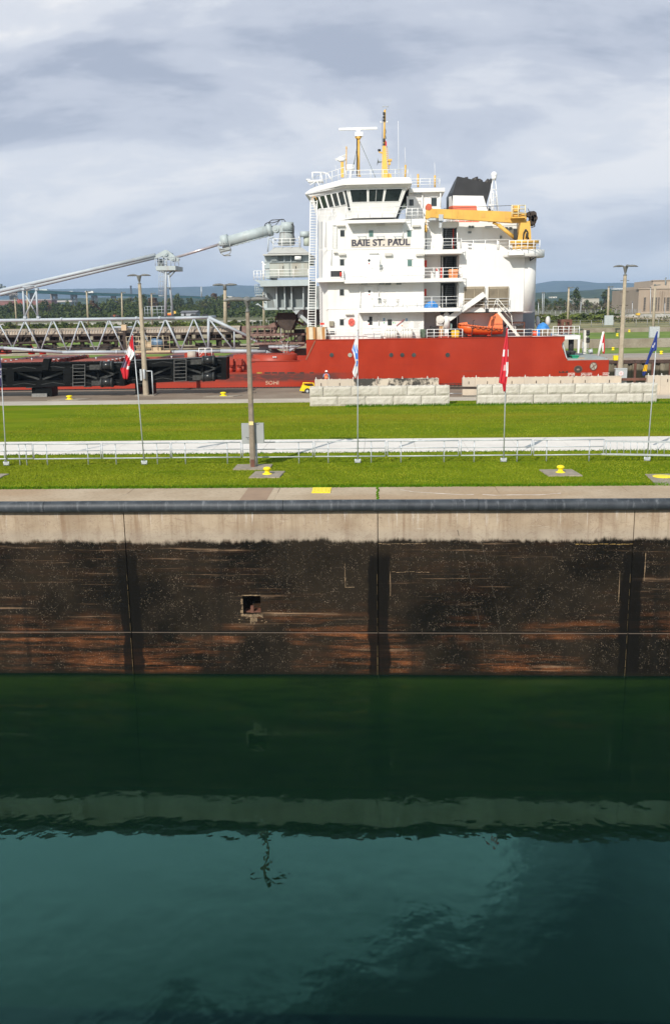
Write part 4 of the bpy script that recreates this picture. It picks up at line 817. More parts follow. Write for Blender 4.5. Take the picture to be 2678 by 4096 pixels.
# ---- deckhouse: one white tower, decks between
YW = YS+1.25
hx0 = P(cC, 205, 700, YW).x; hx1 = P(cC, 1143, 700, YW).x; hcx = P(cC, 292, 700, YW).x
ztop = P(cC, 600, 66, YW).z; zpo = poop[1]
house = MB()
pl = [(hcx, YW), (hx1, YW), (hx1, YS+BEAM-1.25), (hcx, YS+BEAM-1.25), (hx0, YS+BEAM-2.6), (hx0, YW+1.35)]
zd3 = P(cC, 900, 606, YW).z; zd2 = P(cC, 900, 868, YW).z; zd4 = P(cC, 1300, 346, YW).z
house.plan(pl, zpo-.02, ztop)
dh = link('deckhouse', house, WHITE, ship)
def deck(name, c, x0, y0, x1, y1, Y, d, parent=dh, ma=WHITE): m = MB(); m.bx(c, x0, y0, x1, y1, Y, d); return link(name, m, ma, parent)
# deck bands (their undersides shade the wall below)
deck('deck_edge', cC, 436, 589, 1485, 622, YS+.05, 22); deck('deck_edge', cC, 192, 584, 434, 618, YS+.25, 20)
deck('deck_edge', cC, 562, 851, 1468, 886, YS+.06, 20); deck('deck_edge', cC, 1150, 328, 1484, 367, YS+.15, 16); deck('deck_edge', cC, 466, 62, 976, 91, YS+.05, 18)
deck('deck_edge', cC, 205, 322, 1150, 327, YW-.04, .06)
deck('deck_edge', cC, 270, 852, 560, 858, YW-.04, .06)
# recess between house and casing: side wall, dark stair openings
xr = (P(cB,215,700,YW).x, P(cB,372,700,YW).x, P(cB,508,700,YW).x)
YR = YS+3.2
zr0 = zpo; zr1 = P(cB, 300, 640, YR).z
m = MB(); m.box(xr[0]-.02, xr[1], YR, YS+20, zr0, zr1+.6); link('recess_wall', m, WHITE, dh)
m = MB(); m.box(xr[1], xr[2]+1, YR+4.0, YS+20, zr0, zr1); link('stair_back_wall', m, GREYD, dh)
m = MB(); m.box(xr[1], xr[2]+.3, YR+.8, YR+4, P(cB,300,655,YR).z, P(cB,300,640,YR).z); m.box(xr[1], xr[2]+.3, YR-.01, YR+.05, P(cB,300,690,YR).z, P(cB,300,640,YR).z); link('stair_lintel', m, WHITE, dh)
for (ya, yb) in ((878, 690), (1140, 940), (1400, 1205), (1680, 1455)):
    st = MB(); p0 = P(cB, 385, ya, YR+1.6); p1 = P(cB, 398, yb, YR+2.8)
    for s in (0, 1.0): st.bar(p0+Vector((s,0,0)), p1+Vector((s+.2,0,0)), .06, .18)
    for i in range(11): u = (i+.5)/11; a = p0.lerp(p1, u); st.bar(a+Vector((0,0,0)), a+Vector((1.05,0,0)), .26, .04)
    link('stair_flight', st, GREY, dh)
    m = MB(); m.tb(cB, (470, ya), (470, yb+10), .06, YR+1.2, n=6); link('stair_post', m, REDSM if ya < 900 else DARK, dh)
    m = MB(); m.tb(cB, (505, ya), (505, yb), .06, YR-.3, n=6); m.tb(cB, (373, ya), (373, yb), .06, YR-.3, n=6); link('stair_post', m, WHITE2, dh)
# railings of the house decks
for (c, x0, x1, yt, yb, Y, n, r_) in ((cC,1146,1478,495,585,YS+.1,4,.035),(cC,440,1146,491,573,YS+.15,5,.022),(cC,572,1468,760,848,YS+.12,7,.032),(cC,1146,1474,236,322,YS+.2,4,.035),(cA,450,990,1002,1092,YS+.1,5,.03),(cA,985,1138,1010,1100,YS+1.3,3,.04),(cC,272,770,1035,1124,YS+.15,6,.032),(cC,770,1105,1040,1124,YS+.15,4,.03),(cC,1168,1484,1040,1128,YS+.15,5,.035),(cB,540,965,805,893,YS+1.7,4,.035),(cB,968,1236,805,893,YS-.1,5,.04),(cB,388,700,618,640,YS+4.2,5,.03),(cB,548,966,1325,1402,YS+1.2,4,.03),(cA,214,440,1012,1100,YS+3.5,4,.03)):
    m = MB(); m.rl(c, x0, x1, yt, yb, Y, n, 3, r=r_); link('railing', m, WHITE2, dh)
m = MB(); m.rl(cE, 730, 945, 485, 575, YS+.15, 3, 3); m.rl(cE, 945, 1176, 485, 575, YS+.15, 5, 3); link('railing', m, WHITE2, ship)
# windows, doors and fittings
def win(c, x0, y0, x1, y1, Y, ma=GLASS, parent=dh, lab=None, name='window'):
    m = MB(); d = 4; m.bx(c, x0-d, y0-d, x1+d, y1+d, Y-.035, .05); f = link(name, m, WHITE2, parent); m = MB(); m.bx(c, x0, y0, x1, y1, Y-.047, .03); link('pane', m, ma, f)
    m = MB(); m.bx(c, x0-9, y0-10, x1+9, y0-6, Y-.10, .1); link('rain_hood', m, WHITE2, f); return f
for (x0, y0, x1, y1, ma) in ((400,158,438,214,GLASS),(654,158,693,216,GLASSG),(993,160,1031,216,GLASSG),(397,417,435,472,GLASS),(997,420,1036,477,GLASSG),(395,683,434,738,GLASS),(396,950,432,1003,GLASS),(820,950,858,1003,GLASS)): win(cC, x0, y0, x1, y1, YW, ma)
for (x0, y0, x1, y1) in ((247,418,262,480),(250,684,262,738),(247,945,261,990)):
    m = MB(); a = P(cC, x0, y0, YW+.6); b = P(cC, x1, y1, YW+.2); a2 = Vector((a.x, YW+.72, 0)); 
    xa, xb = hx0+.50, hx0+.85; m.loft([(xa-.02, YW+1.35-(xa-hx0)-.02, b.z), (xb-.02, YW+1.35-(xb-hx0)-.02, b.z), (xb-.02, YW+1.35-(xb-hx0)-.02, a.z), (xa-.02, YW+1.35-(xa-hx0)-.02, a.z)], [(xa, YW+1.35-(xa-hx0)+.02, b.z), (xb, YW+1.35-(xb-hx0)+.02, b.z), (xb, YW+1.35-(xb-hx0)+.02, a.z), (xa, YW+1.35-(xa-hx0)+.02, a.z)]); link('window', m, GLASS, dh)
def door(x0, y0, x1, y1, opened=False):
    m = MB(); m.bx(cC, x0-4, y0-5, x1+4, y1, YW-.03, .05); f = link('door', m, WHITE2, dh)
    m = MB(); m.bx(cC, x0, y0, x1, y1, YW-.07, .03); link('leaf', m, WHITE2 if not opened else DARK, f)
    q = P(cC, (x0+x1)/2+4, y0+40, YW-.08)
    if not opened: m = MB(); m.tube(q, q-Vector((0,.02,0)), .13, n=14); link('round_pane', m, GLASS, f); m = MB(); q = P(cC, (x0+x1)/2+4, y0+68, YW-.08); m.cbox(q, .12, .02, .12); link('door_sign', m, REDSM, f)
    m = MB(); m.tube(P(cC,x1-8,y0+100,YW-.12), P(cC,x1-8,y0+116,YW-.12), .02, n=5); link('handle', m, GREYD, f); return f
door(612, 386, 692, 572); door(616, 662, 692, 846); d_ = door(610, 925, 686, 1080)
m = MB(); m.bx(cC, 656, 926, 684, 1000, YW-.085, .03); link('dark_gap', m, DARK, d_)
for (x0, y0, x1, y1) in ((370,108,440,122),(722,103,795,116),(1040,108,1110,126),(386,362,446,380),(795,360,860,384),(1072,364,1135,384),(445,898,515,912),(585,628,640,638),(745,626,790,640),(800,626,850,642),(898,626,942,640),(340,346,372,360)):
    m = MB(); m.bx(cC, x0, y0, x1, y1, YW-.32, .34); link('deck_lamp', m, mat('lamp_casing', (.58,.56,.52), .5, .1, 3) if y0 < 600 or y0 > 800 else GREYD, dh)
for x in (585, 750, 905): 
    m = MB(); m.path([P(cC,x-30,208,YW-.02), P(cC,x-20,212,YW-.4), P(cC,x+30,212,YW-.4), P(cC,x+40,208,YW-.02)], .03, 5); m.bx(cC, x-28, 212, x+34, 219, YW-.45, .12); link('name_lamp', m, GALV, dh)
m = MB(); m.bx(cC, 494, 234, 1020, 304, YW-.05, .06); nb = link('name_board', m, mat('name_board_cream', (.66,.60,.53), .6, .06, 2), dh)
q = P(cC, 757, 269, YW-.07); text_mesh('name_lettering', 'BAIE ST. PAUL', .92, (q.x, YW-.06, q.z), INK, nb, .012, .012, sx=1.02, sp=1.05, bold=.032)
m = MB(); m.bx(cC, 308, 512, 428, 580, YW-.5, .9); vb = link('fire_station_box', m, WHITE, dh); m = MB(); m.bx(cC, 315, 519, 414, 571, YW-.52, .04); link('dark_recess', m, DARK, vb); m = MB(); m.tb(cC, (404,568), (404,530), .09, YW-.6); link('extinguisher', m, REDSM, vb)
# round red hose hatch, locker, louvre, flag panel
q = P(cC, 500, 975, YW-.05); m = MB(); an = [2*math.pi*k/8+.39 for k in range(8)]; m.loft([(q.x+.37*math.cos(t), YW-.1, q.z+.43*math.sin(t)) for t in an], [(q.x+.37*math.cos(t), YW+.02, q.z+.43*math.sin(t)) for t in an]); hz = link('hose_hatch', m, mat('hatch_cover_red', (.66,.13,.10), .5, .1, 3), dh)
m = MB()
for a in (40, -40): m.bar((q.x-.3*math.cos(R(a)), YW-.115, q.z-.3*math.sin(R(a))), (q.x+.3*math.cos(R(a)), YW-.115, q.z+.3*math.sin(R(a))), .05, .03)
link('hatch_cross', m, mat('hatch_cross', (.45,.06,.05), .5, .1, 3), hz)
m = MB(); m.bx(cC, 302, 966, 342, 1010, YW-.25, .27); link('locker', m, mat('locker_olive', (.28,.25,.19), .6, .1, 3), dh)
m = MB(); m.bx(cC, 308, 1054, 360, 1086, YW-.02, .05); lv = link('vent_grille', m, DARK, dh)
m = MB(); m.bx(cC, 306, 1068, 362, 1072, YW-.035, .03); link('grille_bar', m, WHITE2, lv)
m = MB(); m.bar(P(cC, 897, 1006, YW-.06), P(cC, 970, 950, YW-.06), .12, .05); link('red_strip', m, mat('strip_red', (.55,.10,.12), .5, .1, 3), dh)
for (x0,y0,x1,y1,cc) in ((780,938,798,966,(.25,.35,.45)),(980,940,998,966,(.25,.36,.50)),(784,974,794,986,(.1,.4,.25)),(866,974,876,986,(.1,.45,.25)),(882,976,892,988,(.3,.55,.35)),(942,1000,952,1012,(.7,.25,.08))):
    m = MB(); m.bx(cC, x0, y0, x1, y1, YW-.012, .03); link('notice', m, mat('notice_%d' % x0, cc, .6, .1, 4), dh)
m = MB(); m.bx(cC, 640, 1070, 760, 1120, YS+.5, .3); link('plastic_cover', m, mat('cover_pale', (.74,.74,.73), .5, .05, 3), dh)
FADE = mat('faded_marking', (.45,.44,.43), .7, .2, 3)
for (x, y, k) in ((985,975,1),(1085,973,1)):
    q = P(cC, x, y, YW-.012); text_mesh('muster_notice', 'FIRE PARTY', .17, (q.x, YW-.008, q.z), FADE, dh, 0, .004)
    for j in range(4): m = MB(); m.bx(cC, x-32, y+12+j*11, x+22-(j % 2)*14, y+16+j*11, YW-.008, .02); link('notice_line', m, FADE, dh)
for (x, y) in ((790,790),(905,790)):
    m = MB(); m.path([P(cC,x-12,y-18,YW-.1),P(cC,x+16,y-18,YW-.1),P(cC,x+14,y-2,YW-.1),P(cC,x-10,y-2,YW-.1),P(cC,x+16,y+16,YW-.1),P(cC,x-10,y+40,YW-.1)], .02, 5); link('pipe_bracket', m, FADE, dh)
for pts in ([(655,362),(745,362),(752,380),(752,470),(758,505)], [(262,640),(562,646),(577,665),(577,850)], [(640,648),(742,650),(742,740)], [(640,915),(742,915),(742,1000)], [(262,70),(268,310)], [(318,330),(318,470)], [(556,890),(558,1120)], [(957,100),(957,225)], [(330,110),(366,110)]):
    m = MB(); m.path([P(cC,a,b,YW-.12) for a, b in pts], .045, 6); link('pipe', m, WHITE2, dh)
for (x,y) in ((760,475),(748,770)):
    q = P(cC,x,y,YW-.2); m = MB(); m.ell(q, .18,.14,.14,8,5); m.tube(q+Vector((-.1,0,0)), q+Vector((-.1,0,-.45)), .04,n=5); m.tube(q+Vector((.1,0,0)), q+Vector((.1,0,-.4)), .04,n=5); link('hydrant_valve', m, GREYD, dh)
m = MB()
for i in range(15): y = 112+i*14; m.tb(cC, (330,y), (366,y), .02, YW-.2, n=5)
m.tb(cC, (330,110), (330,312), .025, YW-.2, n=5); m.tb(cC, (366,110), (366,312), .025, YW-.2, n=5); link('wall_ladder', m, WHITE2, dh)
m = MB(); m.bx(cC, 1148, 425, 1168, 485, YR-1.2, .3); link('red_locker', m, REDSM, dh); m = MB(); m.bx(cC, 1146, 678, 1164, 742, YR-1.2, .3); link('red_locker', m, REDSM, dh)
m = MB(); m.bx(cC, 1290, 488, 1304, 585, YS+.3, .3); link('red_hose_box', m, REDSM, dh)
m = MB(); m.pp(cC, [(1243,585),(1246,520),(1262,492),(1276,520),(1278,585)], YS+.5, .2); link('life_ring_rack', m, WHITE2, dh); m = MB(); m.pp(cC, [(1248,518),(1256,490),(1264,518)], YS+.45, .1); link('life_ring_light', m, REDSM, dh)
# house foot: two rust-stained white boxes at the front
for (x0, x1) in ((98,182),(188,268)):
    m = MB(); m.bx(cC, x0, 1020, x1, 1128, YS+.2, 1.6); link('stained_box', m, RUST2, dh)
m = MB(); m.bx(cC, 222, 980, 258, 998, YS+.8, .1); link('side_light_board', m, REDSM, dh)
# tall front ladder
lad = MB(); T0 = P(cA,137,934,YS+.9); T1 = P(cA,194,936,YS+.9); B0 = P(cC,112,1042,YS+.9); B1 = P(cC,180,1042,YS+.9)
for a, b in ((T0,B0),(T1,B1)): lad.bar(a, b, .10, .06)
lf = link('front_ladder', lad, WHITE2, ship)
for i in range(49):
    u = (i+.5)/49; m = MB(); m.tube(T0.lerp(B0,u), T1.lerp(B1,u), .038, n=6); link('rung', m, WHITE2, lf)
m = MB(); m.path([P(cA,150,935,YS+.9), P(cA,158,905,YS+.9), P(cA,175,902,YS+.9), P(cA,194,936,YS+.9)], .03, 6); link('ladder_hoop', m, mat('hoop_orange', (.75,.35,.05), .5, .1, 3), lf)
# ---- bridge
def ring3(a): return a
brz = MB()
zt_ = P(cA, 700, 826, YS+.7).z; zb_ = P(cA, 700, 1092, YS+1.3).z
topS = [P(cA,990,826,YS+.7).x, P(cA,455,826,YS+.7).x]; botS = [P(cA,893,1090,YS+1.3).x, P(cA,512,1090,YS+1.3).x]
tx3 = P(cA,132,905,YS+7).x; bx3 = P(cA,212,1095,YS+6.6).x
def mir(l): return l+[(x, 2*YC-y, z) for x, y, z in reversed(l)]
TOP = mir([(topS[0],YS+.7,zt_),(topS[1],YS+.7,zt_),(tx3,YS+6.6,zt_)]); BOT = mir([(botS[0],YS+1.3,zb_),(botS[1],YS+1.3,zb_),(bx3,YS+6.4,zb_)])
brz.loft(BOT, TOP); bridge = link('bridge', brz, mat('bridge_white', (.74,.73,.71), .45, .03, 1), ship)
def facept(a0, a1, b0, b1, u, v, out):
    a0, a1, b0, b1 = map(Vector, (a0, a1, b0, b1)); p = a0.lerp(a1, u).lerp(b0.lerp(b1, u), v); n = (a1-a0).cross(b0-a0).normalized()
    if n.y > 0: n = -n
    return p+n*out
def facewin(i, u0, u1, v0, v1, slant=0.0, ma=GLASS):
    A0, A1, B0, B1 = TOP[i], TOP[i+1], BOT[i], BOT[i+1]
    def quad(o, du, dv): return [facept(A0,A1,B0,B1,u,v,o) for u, v in ((u0-du,v0-dv),(u1+du,v0-dv),(u1+du,v1+dv),(u0-du,v1+dv))]
    m = MB(); m.loft(quad(.045,.012,.02), quad(-.02,.012,.02)); f = link('window', m, WHITE2, bridge)
    m = MB(); m.loft(quad(.058,0,0), quad(.03,0,0)); link('pane', m, ma, f)
for (u0, u1) in ((.065,.335),(.375,.495),(.505,.625),(.665,.945)): facewin(0, u0, u1, .05, .45)
for (u0, u1) in ((.10,.225),(.27,.385),(.43,.545),(.60,.72),(.77,.90)): facewin(1, u0, u1, .07, .50)
facewin(1, .005, .06, .05, .72)
# roof with its sloping fascia
def P3(c, x, y, Y): q = P(c, x, y, Y); return (q.x, q.y, q.z)
zr_ = P(cA, 700, 793, YS).z; zr2 = P(cA, 700, 738, YS+.4).z
rx = [P(cA,1036,793,YS).x, P(cA,428,792,YS).x, P(cA,88,863,YS+7.2).x]; rx2 = [P(cA,1010,744,YS+.4).x, P(cA,440,735,YS+.4).x, P(cA,150,820,YS+7).x]
LOW = mir([(rx[0],YS,zr_),(rx[1],YS,zr_),(rx[2],YS+7.2,zr_)]); UPR = mir([(rx2[0],YS+.4,zr2),(rx2[1],YS+.4,zr2),(rx2[2],YS+7.0,zr2)])
ED = [(x, y, z+.15) for x, y, z in LOW]
m = MB(); m.loft(LOW, ED, True); m.loft([(x,y,z+.001) for x,y,z in ED], UPR, True); roof = link('roof', m, WHITE, bridge)
UND = mir([(rx[0]-.1,YS+.1,zr_-.01),(rx[1]+.1,YS+.1,zr_-.01),(rx[2]+.15,YS+7.2,zr_-.01)]); WAL = [(x,y,z-.002) for x,y,z in TOP]
m = MB(); m.loft(WAL, UND, True); link('eaves', m, mat('eaves_white', (.70,.69,.66), .5, .04, 1), bridge)
m = MB(); g_ = [Vector((x, y, zt_+.18)) for x, y, z in TOP]; off = [Vector((0,-.35,0)), Vector((-.15,-.35,0)), Vector((-.3,-.2,0))]
gg = [a+o for a, o in zip(g_[:3], off)]; m.path(gg, .05, 6)
for a, b in zip(gg[:-1], gg[1:]):
    for i in range(7): q = a.lerp(b, i/6); m.tube(q+Vector((0,0,-.05)), q+Vector((0,.25,.35)), .025, n=5)
link('wiper_rail', m, WHITE2, bridge)
m = MB(); m.bx(cA, 1010, 828, 1328, 862, YS+3.6, 14); m.bx(cA, 1005, 862, 1292, 1105, YS+4.2, 12); aft = link('chart_house', m, WHITE, bridge)
win(cA, 1207, 914, 1256, 988, YS+4.2, GLASS, aft); 
m = MB(); m.bx(cA, 988, 898, 1080, 1100, YS+4.14, .08); dd = link('door', m, WHITE2, aft); m = MB(); m.bx(cA, 1012, 928, 1050, 984, YS+4.1, .05); link('pane', m, GLASS, dd)
m = MB(); m.bx(cA, 1055, 866, 1112, 880, YS+3.9, .3); link('deck_lamp', m, GALV, aft)
m = MB(); m.tb(cA, (1130,870), (1130,1095), .06, YS+4.0, n=6); m.tb(cA, (1290,860), (1290,1000), .06, YS+3.8, n=6); link('pipe', m, WHITE2, aft)
m = MB(); m.rl(cA, 1020, 1282, 748, 822, YS+4.0, 3, 3); link('railing', m, WHITE2, aft)
m = MB(); m.rl(cA, 452, 998, 672, 742, YS+.7, 5, 2, r=.032); m.railing((rx2[1],YS+.6,zr2),(rx2[2]+.3,YS+7,zr2),1.15,5,2,.032); link('railing', m, WHITE2, roof)
m = MB(); m.path([P(cA,155,750,YS+6.5),P(cA,152,688,YS+6.5),P(cA,250,688,YS+6.5),P(cA,292,702,YS+6.2),P(cA,318,750,YS+6)], .075, 7); m.path([P(cA,225,690,YS+6.5),P(cA,250,790,YS+6.5)], .06, 6); m.bx(cA, 112, 754, 245, 768, YS+6, 1.4); m.path([P(cA,195,770,YS+6),P(cA,225,825,YS+6)], .05, 6); m.bx(cA,98,745,130,755,YS+6,1.0); m.path([P(cA,130,800,YS+6),P(cA,180,770,YS+6)],.05,6); link('forward_davit', m, WHITE2, roof)
# ---- masts and antennas
YM = YS+6
mast1 = MB(); mast1.tb(cA, (562,372), (562,726), .15, YM, n=10); mast1.tb(cA, (560,372), (560,400), .40, YM, n=10, r2=.16); mast1.pp(cA, [(572,690),(584,726),(572,726)], YM-.05, .1); rm = link('radar_mast', mast1, YEL, ship)
m = MB(); m.bx(cA, 532, 328, 600, 364, YM-.4, .8); m.pp(cA, [(538,306),(582,306),(572,330),(548,330)], YM-.25, .5); sc1 = link('radar_gearbox', m, WHITE2, rm)
m = MB(); m.bx(cA, 388, 288, 726, 308, YM-.15, .3); link('radar_scanner', m, WHITE2, rm)
m = MB(); m.tb(cA, (572,410), (712,732), .035, YM, YM-2.5, 6); m.tb(cA, (552,440), (508,700), .035, YM, YM+2, 6); m.tb(cA, (550,470), (512,640), .03, YM, YM-2, 6); link('mast_stay', m, GREYD, rm)
m = MB(); m.tb(cA, (548,380), (548,720), .05, YM-.2, n=6); link('mast_cable', m, DARK, rm)
m = MB(); m.bx(cA, 405, 594, 430, 730, YM-.2, .45); m.tb(cA, (414,594), (414,585), .28, YM, n=8); m2_ = link('small_radar_mast', m, YEL, ship)
m = MB(); m.ell(P(cA, 414, 576, YM), .45, .4, .26, 12, 7); link('radar_drum', m, WHITE2, m2_); m = MB(); m.bar(P(cA,362,574,YM-.3), P(cA,450,534,YM+.6), .2, .22); link('radar_scanner', m, WHITE2, m2_)
m = MB(); m.tb(cA, (455,465), (453,728), .05, YM, n=6); m.ell(P(cA,455,472,YM), .08,.08,.2,6,5); link('aerial', m, YEL, ship)
m = MB(); q = P(cA, 492, 645, YM-1); m.tube(q+Vector((-.42,0,0)), q+Vector((.42,0,0)), .32, n=12); m.tube(q+Vector((0,0,-1.2)), q, .1, n=8); m.tube(q+Vector((-.2,0,-1.7)), q+Vector((0,0,-.2)), .05, n=6); link('searchlight', m, WHITE2, ship)
YMM = YS+7
m = MB(); a0 = P(cA,768,740,YMM); a1 = P(cA,824,740,YMM); b0 = P(cA,774,456,YMM); b1 = P(cA,804,456,YMM)
def sq(p, q, w): return [(p.x,YMM-w,p.z),(q.x,YMM-w,p.z),(q.x,YMM+w,p.z),(p.x,YMM+w,p.z)]
m.loft(sq(a0,a1,.45), sq(b0,b1,.22)); m.tb(cA, (790,456), (794,135), .13, YMM, n=8, r2=.08); m.pp(cA, [(740,502),(776,506),(776,522),(744,512)], YMM-.1, .2); m.pp(cA, [(820,690),(850,700),(858,740),(826,740)], YMM-.2, .4); m.tb(cA, (798,240), (798,130), .07, YMM, n=6); mm = link('main_mast', m, YEL, ship)
for (y0, y1) in ((150,180),(185,210),(215,236),(385,420),(430,448)):
    m = MB(); m.tb(cA, (788,y0+3), (788,y1-3), .12, YMM-.12, n=8); link('mast_light', m, DARK, mm)
m = MB(); m.tb(cA, (756,242), (820,242), .05, YMM, n=6); m.tb(cA, (758,232), (758,250), .05, YMM, n=5); m.tb(cA, (818,232), (818,250), .05, YMM, n=5); link('yard', m, WHITE2, mm)
m = MB(); m.tb(cA, (808,130), (808,105), .035, YMM, n=5); m.tb(cA, (780,102), (822,102), .04, YMM, n=5); m.tb(cA, (780,94), (780,108), .06, YMM, n=5); m.tb(cA, (820,96), (820,108), .08, YMM, n=5); link('wind_vane', m, GALV, mm)
m = MB(); m.tb(cA, (774,200), (772,456), .018, YMM-.1, n=5); m.path([P(cA,800,300,YMM),P(cA,806,330,YMM),P(cA,798,350,YMM),P(cA,808,390,YMM)], .03, 5); link('mast_cable', m, DARK, mm)
m = MB(); m.tb(cA, (746,500), (746,482), .16, YMM, n=8); link('mast_light', m, DARK, mm)
m = MB(); q = P(cA,770,594,YMM-.3); p_ = P(cA,730,594,YMM-.3); m.tube(q, (q.x-.4,q.y,q.z), .05, .12, 10); m.tube((q.x-.4,q.y,q.z), p_, .12, .42, 12); link('fog_horn', m, GREYD, mm)
m = MB(); m.bx(cA, 820, 568, 858, 584, YMM-.4, .8); m.bx(cA, 826, 586, 846, 618, YMM-.3, .5); link('mast_platform', m, YEL, mm)
m = MB(); m.pp(cA, [(800,400),(812,420),(812,455),(800,450)], YMM-.3, .02); link('ensign', m, FR, mm)
m = MB()
for i in range(11): y = 462+i*19; m.tb(cA, (806+i*1.2,y), (818+i*1.4,y), .025, YMM-.1, n=5)
m.tb(cA, (816,456), (834,680), .03, YMM-.1, n=5); link('mast_ladder', m, YEL, mm)
for (x, y0, y1, r_, Y) in ((916,232,745,.035,YS+5),(975,465,620,.03,YS+5),(955,636,745,.025,YS+5),(360,622,700,.03,YS+5),(1239,600,745,.03,YS+6),(1025,705,760,.025,YS+5)):
    m = MB(); m.tb(cA, (x-2,y0), (x+3,y1), r_*.6, Y, n=5, r2=r_); link('whip_aerial', m, WHITE2, ship)
for (x, y0, y1) in ((979,622,745),(1090,703,820),(1240,715,820)):
    m = MB(); m.tb(cA, (x,y0), (x-3 if x < 1000 else x,y1), .10, YS+5.5, n=7); link('aerial_base', m, YEL, ship)
# ---- engine casing, funnel
YE = YS+1.5
m = MB()
zc0 = P(cB, 700, 897, YE).z; cx0 = P(cB, 520, 1100, YE).x; cx1 = P(cB, 1100, 1100, YE).x; zlow = P(cB, 800, 1440, YE).z
m.box(cx0, cx1, YE, YS+21, zlow, zc0)
m.pp(cB, [(508,642),(1062,642),(1062,900),(508,900)], YS+4.0, 14)
m.pp(cB, [(380,640),(508,640),(508,682),(490,690),(380,690)], YS+4.0, 1.0)
cas = link('engine_casing', m, WHITE, ship)
m = MB(); m.bx(cB, 215, 1450, 1085, 1690, YS+3.4, 15); low = link('casing_foot', m, WHITE, cas)
m = MB(); m.bx(cB, 366, 1455, 520, 1672, YS+3.3, .2); link('dark_doorway', m, DARK, cas)
m = MB(); q = P(cB, 1094, 1200, YE+1.35); m.tube((q.x,q.y,P(cB,1094,1437,YE).z), (q.x,q.y,P(cB,1094,900,YE).z), 1.25, n=28); m.tube((q.x,q.y,P(cB,1094,1452,YE).z), (q.x,q.y,P(cB,1094,1437,YE).z), .9, 1.25, n=28); link('crane_column', m, WHITE, cas)
m = MB(); qz = P(cB, 1098, 917, YS+.8); m.lathe([(2.3,-.38),(2.38,-.3),(2.38,.36),(2.3,.38)], (qz.x, YE+1.1, qz.z), 32); m.bx(cB, 962, 898, 1098, 934, YS-.05, 3.6); link('crane_platform', m, WHITE, cas)
m = MB(); m.tb(cB, (1150,985), (1215,940), .05, YE, n=5); m.tb(cB, (1155,945), (1220,937), .05, YE, n=5); m.tb(cB, (1155,985),(1152,945),.05,YE,n=5); link('platform_brace', m, DARK, cas)
for (x0, x1) in ((566,746),(780,960)):
    m = MB(); m.bx(cB, x0, 1214, x1, 1398, YE-.08, .12); f = link('louvre', m, LOUV, cas)
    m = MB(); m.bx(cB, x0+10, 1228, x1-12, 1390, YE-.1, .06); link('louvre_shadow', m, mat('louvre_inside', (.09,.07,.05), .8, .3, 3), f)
    m = MB(); n = 16
    for i in range(n):
        y = 1232+i*158/n; a = P(cB,x0+10,y,YE-.16); b = P(cB,x1-12,y,YE-.16); m.loft([(a.x,YE-.2,a.z-.05),(b.x,YE-.2,a.z-.05),(b.x,YE-.08,a.z+.05),(a.x,YE-.08,a.z+.05)], [(a.x,YE-.2,a.z-.025),(b.x,YE-.2,a.z-.025),(b.x,YE-.08,a.z+.075),(a.x,YE-.08,a.z+.075)])
    link('louvre_slats', m, LOUV, f)
    m = MB(); m.bx(cB, (x0+x1)/2-3, 1228, (x0+x1)/2+3, 1390, YE-.24, .05); m.bx(cB, x1-10, 1214, x1, 1400, YE-.26, .1); m.bx(cB, x0, 1214, x0+6, 1400, YE-.26, .1); link('louvre_frame', m, LOUV, f)
for (x,y,w_,h_) in ((605,672,22,22),(632,672,22,22),(602,722,28,18),(752,674,66,12),(930,685,26,22),(966,684,26,26),(884,762,18,24),(600,828,30,10),(600,860,30,10)):
    m = MB(); m.bx(cB, x, y, x+w_, y+h_, YS+3.8, .25); link('wall_fitting', m, GREYD if w_ < 30 else GALV, cas)
m = MB(); m.tb(cB, (868,890), (868,810), .12, YS+2.4, n=8); link('vent_post', m, WHITE2, cas)
m = MB(); m.bx(cB, 1082, 1438, 1192, 1690, YS+6, 6); cont = link('corrugated_locker', m, mat('locker_grey', (.36,.40,.43), .5, .06, 1), cas)
m = MB()
for i in range(8): m.bx(cB, 1086+i*13.5, 1442, 1091+i*13.5, 1690, YS+5.95, .06)
link('corrugation', m, mat('locker_grey', (.36,.40,.43)), cont)
YF = YS+9
FB_ = [zx(cB,a,b,YF) for a, b in ((440,650),(440,420),(440,372),(506,234),(806,296),(790,470),(858,540),(858,650))]
# funnel shell: black top, chamfered front
fx = [zx(cB,*a,YF) for a in ((466,645),(466,400),(506,234),(806,296),(736,408),(775,545),(775,645))]
def pr(poly, y0, y1, inset=0): return None
m = MB()
side = [zx(cB,*a,YF) for a in ((466,650),(466,380),(506,234),(806,296),(800,350),(758,500),(858,560),(858,650))]
frx = zx(cB,440,372,YF)[0]; bevel = [(min(px, 1e9), pz) for px, pz in side]
m.prism(side, YF, YF+7)
fr_ = [(P(cB,466,650,YF).x-.01,YF+.0,P(cB,466,650,YF).z),(P(cB,466,380,YF).x-.01,YF,P(cB,466,380,YF).z),(P(cB,506,234,YF).x-.01,YF,P(cB,506,234,YF).z)]
g2 = [(frx,YF+1.4,P(cB,440,650,YF).z),(frx,YF+1.4,P(cB,440,372,YF).z),(P(cB,506,234,YF).x-.02,YF+1.0,P(cB,506,234,YF).z)]
g3 = [(a,y+4.2,z) for a,y,z in g2]
m.add(fr_+g2+g3, [(0,1,4,3),(1,2,5,4),(3,4,7,6),(4,5,8,7)]); fun = link('funnel', m, BLACKP, ship)
m = MB(); m.pp(cB, [(466,404),(736,408),(776,545),(776,650),(466,650)], YF-.02, .05); m.add([(fr_[0][0]-.02,YF-.02,P(cB,466,650,YF).z),(fr_[0][0]-.02,YF-.02,P(cB,466,404,YF).z),(frx-.02,YF+1.4,P(cB,440,404,YF).z),(frx-.02,YF+1.4,P(cB,440,650,YF).z)], [(0,1,2,3)]); link('white_band', m, WHITE, fun)
